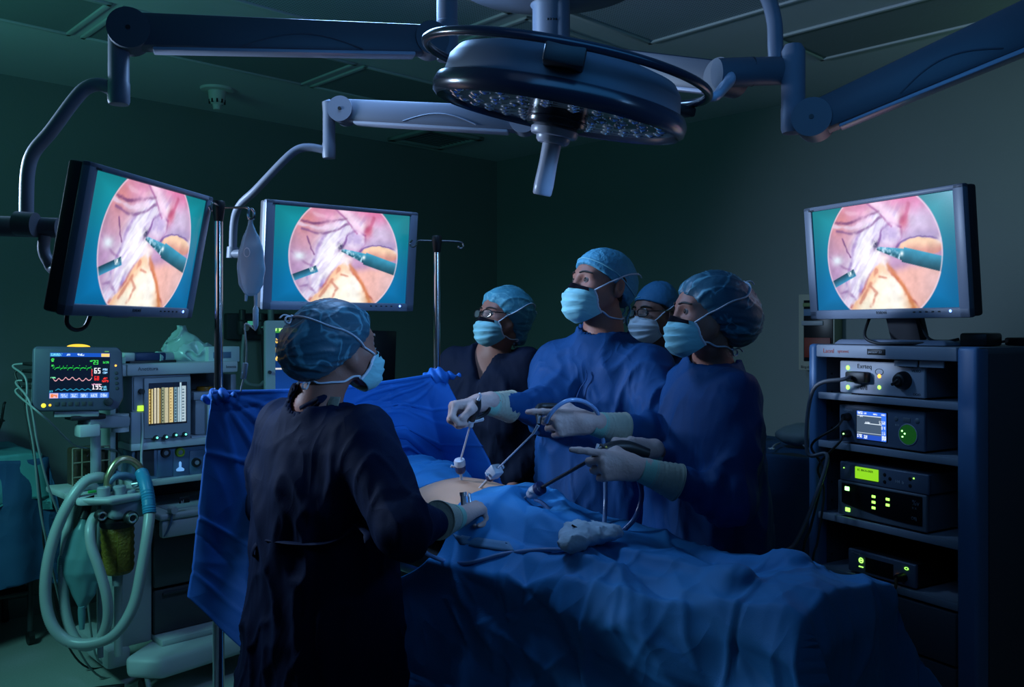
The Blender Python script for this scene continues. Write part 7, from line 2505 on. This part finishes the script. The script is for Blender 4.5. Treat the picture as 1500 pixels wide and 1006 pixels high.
def trocar(label, tip, top, style, group='laparoscopic ports'):
    tip, top = Vector(tip), Vector(top)
    d = (top - tip).normalized()
    L = (top - tip).length
    t = thing('trocar', label, 'port', tip, 0, group)
    M = axis_m(tip, d)
    build('cannula', MB().lathe([(0.0, -0.03), (0.0042, -0.028), (0.0045, L - 0.05), (0.0075, L - 0.04)], 18, M), M_steel if style == 'steel' else M_white, t, True)
    if style == 'round':
        build('valve_housing', MB().lathe([(0.006, L - 0.046), (0.013, L - 0.043), (0.017, L - 0.036), (0.0175, L - 0.018)], 24, M), M_navy, t, True)
        build('sleeve_housing', MB().lathe([(0.0165, L - 0.020), (0.018, L - 0.017), (0.018, L - 0.004), (0.016, L + 0.002), (0.008, L + 0.004)], 24, M), M_white, t, True)
    elif style == 'box':
        build('valve_housing', MB().lathe([(0.006, L - 0.052), (0.014, L - 0.048), (0.016, L - 0.03)], 24, M), M_navy, t, True)
        build('sleeve_housing', MB().box(M @ V(0, 0, L - 0.014), (0.036, 0.034, 0.038), M.to_3x3(), 0.005), M_white, t, True)
        build('lug', MB().box(M @ V(0.021, 0.004, L + 0.004), (0.006, 0.016, 0.012), M.to_3x3(), 0.002), M_white, t, True)
    else:
        build('sleeve_housing', MB().lathe([(0.007, L - 0.05), (0.013, L - 0.047), (0.019, L - 0.03), (0.019, L - 0.014), (0.014, L - 0.006)], 24, M), M_white if style == 'cap' else M_steel, t, True)
        build('seal_cap', MB().lathe([(0.012, L - 0.012), (0.0195, L - 0.010), (0.0195, L + 0.006), (0.012, L + 0.01)], 24, M), M_navy, t, True)
    st = build('stopcock', MB().cyl(M @ V(-0.015, 0, L - 0.024), M @ V(-0.029, 0, L - 0.022), 0.0035, seg=10).box(M @ V(-0.028, 0, L - 0.022), (0.004, 0.014, 0.005), M.to_3x3(), 0.0015), M_white, t, True)
    return t, M, L


T1, M1_, L1 = trocar('upright port with white collar at the left of the belly', P(676, 703, 2.80), P(673, 674, 2.775), 'round')
T2, M2_, L2 = trocar('slanting port with white square housing in the middle of the belly', P(700, 718, 2.72), P(728, 687, 2.655), 'box')
T3, M3_, L3 = trocar('slanting port with dark cap at the edge of the lower drape', P(758, 737, 2.58), P(791, 715, 2.52), 'cap')
build('insufflation_tube', MB().tube([P(783, 731, 2.53), P(792, 735, 2.52), P(803, 744, 2.51), P(812, 757, 2.50), P(816, 772, 2.495)], 0.0055, 10, 6), M_tube, T3, True)

# grasper in the surgeon's right hand
t = thing('laparoscopic_grasper', 'grasper with steel shaft standing upright in the raised hand of the surgeon', 'laparoscopic instrument', P(673, 674, 2.775), 0, 'laparoscopic instruments')
hb = SR.o + SR.X * 0.082 - SR.Z * 0.052 + SR.Y * 0.004
gb = P(689, 622, 2.70)
build('shaft', MB().cyl(M1_ @ V(0, 0, L1 - 0.01), gb, 0.0030, seg=12), M_shaft, t, True)
dm = (gb - P(673, 674, 2.775)).normalized()
gx = SR.X
build('handle_collar', MB().cyl(gb - dm * 0.004, gb + dm * 0.016, 0.010, 0.0085, 18).box(gb + dm * 0.016 - gx * 0.012, (0.052, 0.018, 0.010), (Matrix((gx, dm.cross(gx).normalized(), dm))).transposed(), 0.003), M_white, t, True)
hp = gb + dm * 0.02
build('pistol_grip', MB().tube([hp, hp + dm * 0.022 + gx * 0.000, hp + dm * 0.048 - gx * 0.004, hp + dm * 0.078 - gx * 0.002], [0.011, 0.0135, 0.013, 0.008], 14, 5), M_black, t, True)
build('trigger', MB().tube([hp - gx * 0.004, hp - gx * 0.030 + dm * 0.006, hp - gx * 0.046 + dm * 0.018, hp - gx * 0.05 + dm * 0.034], [0.006, 0.005, 0.005, 0.004], 10, 5), M_black, t, True)
build('ratchet', MB().tube([hp + dm * 0.072, hp + dm * 0.092 - gx * 0.004, hp + dm * 0.104 + gx * 0.002], [0.006, 0.004, 0.003], 10, 4), M_shaft, t, True)

# hook in the surgeon's left hand
t = thing('laparoscopic_hook', 'thin slanting instrument held in the forward hand of the surgeon', 'laparoscopic instrument', P(735, 680, 2.65), 0, 'laparoscopic instruments')
g1, g2 = P(781, 635, 2.525), P(789, 622, 2.505)
build('shaft', MB().cyl(M2_ @ V(0, 0, L2 - 0.01), g1, 0.0026, seg=12), M_shaft, t, True)
build('neck', MB().cyl(g1, g2, 0.0038, 0.005, 14), M_white, t, True)
gd = (g2 - g1).normalized()
tipi = SL.tip(0)
gh = tipi + V(0.035, 0.03, 0.012)
build('handle', MB().tube([g2, g2.lerp(gh, 0.3), gh, gh + V(0.06, 0.01, 0.0)], [0.005, 0.0085, 0.010, 0.009], 14, 5), M_black, t, True)
build('switch', MB().tube([g2 + V(0, -0.002, 0.004), g2 + V(0.002, 0, 0.02), g2 + V(0.006, 0.0, 0.024)], [0.004, 0.0035, 0.003], 10, 4), M_white, t, True)
ct = thing('suction_tube', 'clear blue tube arching over the hand of the surgeon and falling to the drape', 'tube', P(885, 760, 2.45))
build('tube', MB().tube([P(800, 618, 2.49), P(806, 607, 2.47), P(818, 594, 2.46), P(835, 586, 2.46), P(855, 588, 2.48), P(872, 600, 2.52), P(880, 620, 2.55), P(885, 660, 2.55), P(887, 710, 2.52), P(886, 755, 2.48), P(882, 790, 2.42)], 0.0062, 12, 8), M_tube, ct, True)

# camera held by the assistant
t = thing('laparoscope', 'black laparoscope with camera head held in both hands of the assistant', 'laparoscopic instrument', P(795, 713, 2.52), 0, 'laparoscopic instruments')
k1, k2 = P(862, 675, 2.385), P(885, 660, 2.40)
build('shaft', MB().cyl(M3_ @ V(0, 0, L3 - 0.01), k1, 0.0050, seg=14), M_shaft_b, t, True)
build('eyepiece', MB().lathe([(0.005, 0.0), (0.008, 0.003), (0.008, 0.014), (0.012, 0.018), (0.013, 0.026), (0.008, 0.03)], 20, axis_m(k1, k2 - k1)), M_black, t, True)
kd = (k2 - k1).normalized()
cam_end = P(950, 664, 2.43)
build('camera_head', MB().tube([k1 + kd * 0.026, k2, P(915, 655, 2.42), cam_end], [0.011, 0.018, 0.020, 0.014], 18, 6), M_black, t, True)
build('light_post', MB().cyl(k1 + kd * 0.02, k1 + kd * 0.02 + V(0.012, 0.01, 0.034), 0.005, seg=12), M_shaft, t, True)
build('focus_ring', MB().torus(0.019, 0.003, axis_m(k2, kd), 24, 8), M_case, t, True)
build('indicator', MB().ball(k2 + V(0.004, -0.016, 0.012), 0.003, 10, 8), mat('yellow_button', (0.6, 0.5, 0.08), 0.4), t, True)
cc = thing('camera_cable', 'dark hose looping down from the hands of the assistant to the drape', 'hose', P(905, 785, 2.35))
build('cable', MB().tube([P(915, 668, 2.45), P(920, 685, 2.44), P(934, 700, 2.43), P(940, 725, 2.42), P(932, 755, 2.41), P(915, 775, 2.39), P(895, 788, 2.37), P(875, 800, 2.34)], 0.0072, 12, 8), M_tube_d, cc, True)

# small steel port under the fingers of the person seen from behind
t = thing('trocar', 'small steel port with two thumb posts under the gloved fist on the belly', 'port', P(692, 742, 2.55), 0, 'laparoscopic ports')
b0 = FRH.o + FRH.X * 0.062 + FRH.Z * 0.010 + FRH.Y * 0.028
b1 = b0 + V(-0.004, 0.006, 0.034)
build('barrel', MB().cyl(b0 - V(0, 0, 0.03), b1, 0.0085, seg=18), M_steel, t, True)
build('cap', MB().lathe([(0.0, 0.004), (0.0105, 0.004), (0.0105, -0.006), (0.008, -0.008)][::-1], 18, axis_m(b1, b1 - b0)), M_steel, t, True)
build('thumb_post', MB().tube([b0 + V(0.016, 0.01, 0.0), b1 + V(0.016, 0.012, -0.006), b1 + V(0.017, 0.012, 0.0)], [0.005, 0.005, 0.003], 12), M_steel, t, True)

# tube lying on the drape from the fist to the swab
DR = lambda px, py: None


def on_drape(px, py, off):
    """Where the sight line of a pixel meets the body drape."""
    c = A3((0, 0, CAMZ))
    d = A3(P(px, py, 1.0)) - c
    best = None
    for q in np.linspace(1.7, 3.0, 900):
        p = c + d * q
        r = p - TA
        s, w = r @ TU, r @ TV
        j = np.argmin((S_ - s) ** 2 + (W_ - w) ** 2)
        z = Zz.ravel()[j]
        if p[2] < z + off and (S_.ravel()[j] - s) ** 2 + (W_.ravel()[j] - w) ** 2 < 0.0009:
            return Vector(p)
    return P(px, py, 2.3)


pts = [(612, 800), (628, 812), (650, 821), (680, 825), (705, 820), (735, 812), (770, 807), (800, 805), (832, 805)]
q = [on_drape(px, py, 0.010) for px, py in pts]
tb = thing('suction_tube', 'clear tube lying on the drape from the dark sleeve to the white swab', 'tube', q[4])
build('tube', MB().tube(q, 0.0058, 12, 8), M_tube, tb, True)
# stuck-on pocket strip of the drape beside the tube
patch = [[on_drape(664 + 82 * i / 8 + 10 * j / 3, 782 + 12 * i / 8 + 24 * j / 3 - 8 * (j / 3), 0.006) for j in range(4)] for i in range(9)]
build('pocket_strip', MB().sheet(np.array([[tuple(p) for p in r] for r in patch]), 0.002), drape_mat('pale_drape_strip', (0.12, 0.24, 0.38), fold=0.1), body_drape, True, angle=180)
sw = on_drape(848, 800, 0.0)


def swab(Q):
    p = Q - A3(sw)
    d = sd_ell(p, (0.0, 0.02, 0.022), (0.052, 0.06, 0.028))
    d = smin(d, sd_ell(p, (0.05, 0.05, 0.024), (0.062, 0.055, 0.022)), 0.03)
    d = smin(d, sd_ell(p, (-0.02, -0.03, 0.016), (0.03, 0.03, 0.022)), 0.02)
    fold = 1 - np.abs(fbm(p * A3((26, 26, 18)), 41, 2)) * 2.4
    return d - 0.007 * np.clip(fold, 0, 1) ** 2 + 0.003 * fbm(p * 45, 12, 2)


st = thing('surgical_swab', 'crumpled pale swab bag lying on the drape by the tube ends', 'swab', sw)
skin('crumpled_cloth', swab, tuple(sw + V(-.12, -.12, -.05)), tuple(sw + V(.16, .16, .09)), 0.0045, mat('pale_swab_cloth', (0.46, 0.58, 0.68), 0.7, bump=0.15, bscale=140), st)
build('black_tag', MB().box(sw + V(-0.012, -0.012, 0.052), (0.016, 0.004, 0.005), Matrix.Rotation(R(30), 3, 'Y'), 0.001), M_black, st, True)

# ------------------------------------------------------------------ background equipment
# covered trolley at the far left edge
M_tcloth = drape_mat('teal_trolley_cloth', (0.10, 0.34, 0.36), 0.65)
M_bcloth = drape_mat('dark_blue_trolley_cloth', (0.03, 0.09, 0.20), 0.65)
FT = Frame(-2.62, 3.72, WROT)
t = thing('draped_trolley', 'trolley under teal and dark blue cloths at the left edge of the picture', 'trolley', FT.o, FT.a)
build('frame', MB().box((0.15, 0.32, 0.88), (0.9, 0.5, 0.03), bev=0.008), M_case, t)
for x in (-0.26, 0.56):
    for y in (0.1, 0.54):
        l = build('leg', MB().cyl((x, y, 0.06), (x, y, 0.87), 0.014, seg=14), M_case, t)
        build('caster', MB().cyl((x - 0.012, y, 0.034), (x + 0.012, y, 0.034), 0.034, seg=16), M_black, l)
build('lower_shelf', MB().box((0.15, 0.32, 0.25), (0.84, 0.46, 0.02), bev=0.006), M_case, t)


def cover(z, w0, w1, dep, hangs, seed):
    xs, ys = np.linspace(w0 - 0.5, w1 + 0.5, 120), np.linspace(-0.6, dep + 0.3, 90)
    X_, Y_ = np.meshgrid(xs, ys, indexing='ij')
    ex = np.maximum(np.maximum(w0 - X_, X_ - w1), 0)
    ey = np.maximum(np.maximum(0.0 - Y_, Y_ - dep), 0)
    sx = np.where(X_ > (w0 + w1) / 2, 1, -1)
    sy = np.where(Y_ > dep / 2, 1, -1)
    d = np.minimum((ex ** 6 + ey ** 6 + 1e-12) ** (1 / 6), hangs + 0.03 * np.sin(X_ * 9))
    fold = 0.02 * np.sin((X_ * (ey > ex) + Y_ * (ex >= ey)) * 26 + seed) * sstep(0.02, 0.3, d) + 0.008 * fbm(np.stack([X_ * 8, Y_ * 8, X_ * 0], -1), seed, 2)
    xx = np.clip(X_, w0, w1) + sx * (0.012 + 0.05 * d + fold) * (ex > 0)
    yy = np.clip(Y_, 0, dep) + sy * (0.012 + 0.05 * d + fold) * (ey > 0)
    zz = z - d + 0.006 * fbm(np.stack([X_ * 6, Y_ * 6, X_ * 0], -1), seed + 3, 2)
    return np.stack([xx, yy, zz], -1)


build('lower_cloth', MB().sheet(cover(0.905, -0.31, 0.60, 0.60, 0.60, 2)[:, ::-1], 0.003), M_bcloth, t, angle=180)
build('upper_cloth', MB().sheet(cover(0.922, -0.33, 0.57, 0.58, 0.24, 5)[:, ::-1], 0.003), M_tcloth, t, angle=180)
t = thing('instrument_basin', 'black basin standing on the teal trolley cloth', 'basin', FT.w(0.32, 0.30, 0.93), FT.a)
build('bowl', MB().lathe([(0.0, 0.0), (0.10, 0.002), (0.15, 0.06), (0.17, 0.12), (0.178, 0.122), (0.172, 0.128), (0.16, 0.12), (0.14, 0.06), (0.09, 0.014), (0.0, 0.012)], 40, cap=False), M_black, t)
build('handle', MB().tube([V(0.15, -0.06, 0.11), V(0.16, -0.07, 0.2), V(0.17, -0.05, 0.21)], 0.006, 8, 5), M_black, t)

# rail with devices on the left wall
q = room(0.0, 3.45 - 1.32, 1.55)
def wall_l(px, py, l):
    """Point on the plane l in front of the left wall on a pixel's sight line."""
    c = V(0, 0, CAMZ)
    d = P(px, py, 1.0) - c
    k = ((CORNER + WR * l) - V(c.x, c.y, 0)).dot(WR) / V(d.x, d.y, 0).dot(WR)
    return c + d * k


def wall_r(px, py, r):
    c = V(0, 0, CAMZ)
    d = P(px, py, 1.0) - c
    k = ((CORNER - WL * r) - V(c.x, c.y, 0)).dot(WL) / V(d.x, d.y, 0).dot(WL)
    return c + d * k


RL = Matrix.Rotation(WROT, 3, 'Z')
a, b = wall_l(330, 478, 0.03), wall_l(420, 478, 0.03)
t = thing('wall_rail', 'dark equipment rail with gas fittings on the wall left of the second patient monitor', 'equipment rail', (a + b) / 2, WROT)
w = (b - a).length
build('rail_mount', MB().box((0, 0, 0), (w, 0.05, 0.16), bev=0.01), M_bay, t)
for x, hgt, m in ((-w * 0.30, 0.20, M_case), (0.0, 0.16, M_case), (w * 0.16, 0.22, M_an2)):
    o = build('regulator', MB().lathe([(0.022, -0.05), (0.03, -0.03), (0.03, 0.03), (0.02, 0.04), (0.02, hgt * 0.5), (0.0, hgt * 0.52)], 20, Matrix.Translation((x, -0.055, 0.0))), m, t)
    build('outlet', MB().cyl((x, -0.055, -0.01), (x, -0.11, -0.01), 0.018, seg=16), M_steel, o)
build('green_display', MB().box((-w * 0.12, -0.03, 0.02), (0.05, 0.012, 0.025), bev=0.002), glow('dim_green_display', (0.05, 0.35, 0.25), 0.8), t)
build('wall_hose', MB().tube([V(-w * 0.30, -0.08, -0.05), V(-w * 0.34, -0.09, -0.2), V(-w * 0.30, -0.1, -0.33), V(-w * 0.1, -0.1, -0.36), V(0.0, -0.09, -0.34)], 0.012, 10, 6), M_an2, t)
build('dark_lead', MB().tube([V(w * 0.0, -0.07, -0.05), V(w * 0.02, -0.08, -0.3), V(w * 0.10, -0.07, -0.6), V(w * 0.14, -0.05, -0.9)], 0.01, 8, 6), M_cable, t)

# second patient monitor on a stand, half hidden by the person seen from behind
Q0 = P(432, 528, 3.95)
X2 = V(0.93, 0.37, 0)
M2 = Matrix((X2, V(-0.37, 0.93, 0), V(0, 0, 1))).transposed().to_4x4()
M2.translation = Q0
t = thing('patient_monitor', 'second patient monitor with yellow traces, partly behind the person seen from behind', 'patient monitor', M=M2)
build('bezel', MB().box((0.02, 0.03, -0.005), (0.30, 0.06, 0.37), bev=0.012), M_an2, t)
u, v = np.meshgrid(np.linspace(0, 1, 100), np.linspace(0, 1, 120), indexing='ij')
img = np.zeros(u.shape + (3,)) + (A3([8, 40, 92]) / 255)
img = img * (0.7 + 0.8 * v)[..., None]
img[v < 0.07] = A3([60, 150, 60]) / 255
img[(v < 0.065) & (vnoise(np.stack([u * 40, v * 30, u * 0], -1), 3) > 0.1)] = A3([200, 255, 160]) / 255
for y0 in (0.19, 0.33, 0.46):
    yy = y0 - 0.05 * np.abs(np.sin(u * 26)) ** 6 + 0.04 * np.abs(np.sin(u * 13 + 1)) ** 8
    img[np.abs(v - yy) < 0.012] = A3([250, 205, 90]) / 255
    img[(u < 0.10) & (np.abs(v - y0) < 0.035) & (vnoise(np.stack([u * 70, v * 50, u * 0], -1), 8) > -0.1)] = A3([250, 215, 120]) / 255
img[(np.abs(v - 0.62) < 0.012) & (u < 0.16)] = A3([220, 220, 220]) / 255
img[v > 0.94] = A3([170, 215, 255]) / 255
add_display('display', display_mesh('second_monitor_screen', u, v, img, 0.24, 0.29, display_mat('second_monitor_picture', 1.0)), t, (0.035, -0.0012, 0.0))
build('knob', MB().cyl((-0.11, 0, -0.05), (-0.11, -0.012, -0.05), 0.008, seg=14), M_black, t)
zf = -Q0.z
build('stand_pole', MB().cyl((0.02, 0.05, zf + 0.05), (0.02, 0.05, -0.15), 0.022, seg=18), M_case, t)
build('stand_foot', MB().box((0.02, 0.03, zf + 0.03), (0.24, 0.24, 0.05), bev=0.02), M_case, t)

# black computer display seen edge on
Q0 = P(551, 521, 4.1)
M2 = Matrix((V(0.88, 0.47, 0), V(-0.47, 0.88, 0), V(0, 0, 1))).transposed().to_4x4()
M2.translation = Q0
t = thing('computer_display', 'switched-off black display behind the head of the person seen from behind', 'display', M=M2)
build('panel', MB().box((0.0, 0.02, 0), (0.20, 0.03, 0.235), Matrix.Rotation(R(2), 3, 'Y'), 0.005), M_gl, t)
build('stand_neck', MB().box((-0.01, 0.05, -0.16), (0.05, 0.03, 0.14), bev=0.006), M_black, t)
zf = -Q0.z
build('stand_table', MB().box((-0.02, 0.08, -0.24), (0.32, 0.30, 0.03), bev=0.006), M_black, t)
build('stand_column', MB().cyl((-0.02, 0.10, zf + 0.06), (-0.02, 0.10, -0.24), 0.03, seg=18), M_case, t)
build('stand_base', MB().box((-0.02, 0.10, zf + 0.03), (0.34, 0.34, 0.05), bev=0.02), M_case, t)

# outlet plate on the right wall behind the spectacled nurse
a = wall_r(681, 508, 0.012)
# equipment cabinet on the right wall
RR = Matrix.Rotation(WROT - math.pi / 2, 4, 'Z')
a, b = wall_r(1169, 486, 0.09), wall_r(1222, 486, 0.09)
w = (b - a).length
z1, z0 = wall_r(1172, 431, 0.09).z, wall_r(1172, 542, 0.09).z
c = (a + b) / 2
t = thing('wall_cabinet', 'shallow wall cabinet with dark red items behind glass, left of the rack monitor', 'wall cabinet', (c.x, c.y, z0), WROT - math.pi / 2)
h = z1 - z0
build('shell', MB().box((0, 0.05, h / 2), (w, 0.09, h), bev=0.004), mat('cabinet_cream', (0.30, 0.32, 0.26), 0.5), t)
build('dark_window', MB().box((0.012, 0.003, h * 0.52), (w * 0.80, 0.006, h * 0.80), bev=0.002), M_gl, t)
M_red = mat('dark_red_box', (0.16, 0.02, 0.012), 0.5)
for x, z, sw_, sh_, m, nm in ((0.01, 0.30, 0.72, 0.26, M_red, 'red_box'), (-0.02, 0.62, 0.60, 0.06, M_an2, 'grey_pack'), (0.0, 0.76, 0.66, 0.09, M_bluep, 'blue_pack'), (0.0, 0.86, 0.7, 0.05, mat('green_pack', (0.14, 0.20, 0.08), 0.5), 'green_pack')):
    build(nm, MB().box((x, -0.002, h * z), (w * sw_, 0.008, h * sh_), bev=0.002), m, t)
text('cabinet_lettering', 'Birg thoro', 0.02, M_print, t, (-w * 0.42, -0.001, h * 0.03))
# second dark cabinet part just behind the monitor
a, b = wall_r(1240, 480, 0.08), wall_r(1266, 480, 0.08)

# back table under a dark blue cloth, right of the team
FB = Frame(1.06, 3.75, WROT - math.pi / 2)
p = P(1150, 660, 3.75)
t = thing('back_table', 'table under a dark blue cloth against the right wall behind the rack', 'table', V(1.45, 4.25, 0), WROT - math.pi / 2)
zt_ = 0.93
build('table_top', MB().box((0, 0, zt_ - 0.03), (1.2, 0.55, 0.03), bev=0.006), M_case, t)
for x in (-0.55, 0.55):
    for y in (-0.22, 0.22):
        build('leg', MB().cyl((x, y, 0), (x, y, zt_ - 0.04), 0.016, seg=14), M_case, t)
G = cover(zt_ - 0.005, -0.62, 0.62, 0.58, 0.62, 9)
G[..., 1] -= 0.29
build('cloth', MB().sheet(G[:, ::-1], 0.003), M_bcloth, t, angle=180)
TB = WM[t.name]
for i, (x, y, nm, lab, col) in enumerate(((-0.42, -0.05, 'instrument_case', 'dark instrument case on the back table next to the team', (0.03, 0.035, 0.04)), (-0.05, 0.0, 'wrapped_bundle', 'pale wrapped bundle on the back table near the rack', (0.22, 0.25, 0.27)))):
    k = thing(nm, lab, 'case' if i == 0 else 'bundle', TB @ V(x, y, zt_ + 0.004), WROT - math.pi / 2)
    if i == 0:
        build('case', MB().box((0, 0, 0.055), (0.22, 0.16, 0.11), bev=0.012), M_case, k)
        build('lid_handle', MB().tube([V(-0.05, 0, 0.11), V(-0.05, 0, 0.14), V(0.05, 0, 0.14), V(0.05, 0, 0.11)], 0.006, 8, 4), M_black, k)
    else:
        bp_ = TB @ V(x, y, zt_ + 0.004)

        def bund(Q, bp_=bp_):
            q = Q - A3(bp_)
            return sd_ell(q, (0, 0, 0.045), (0.13, 0.10, 0.055)) + 0.012 * fbm(q * 14, 3, 2)
        skin('wrapping', bund, tuple(bp_ - V(.2, .2, .03)), tuple(bp_ + V(.2, .2, .15)), 0.009, mat('pale_wrap', (0.22, 0.26, 0.27), 0.6), k)
for k in range(3):
    tl_ = thing('metal_instrument', ('long steel instrument lying on the back table cloth', 'steel instrument lying across the front of the back table', 'short steel instrument at the near end of the back table')[k], 'instrument', TB @ V(-0.25 + k * 0.15, -0.2 + 0.03 * k, zt_ + 0.008), WROT + R(20 * k), 'instruments on the back table')
    build('shank', MB().tube([V(-0.10, 0, 0), V(0.0, 0.004, 0.002), V(0.10, 0, 0)], 0.005, 8, 4), M_shaft, tl_)
    build('ring', MB().torus(0.014, 0.003, Matrix.Translation((-0.115, 0.0, 0.0)), 18, 6), M_shaft, tl_)
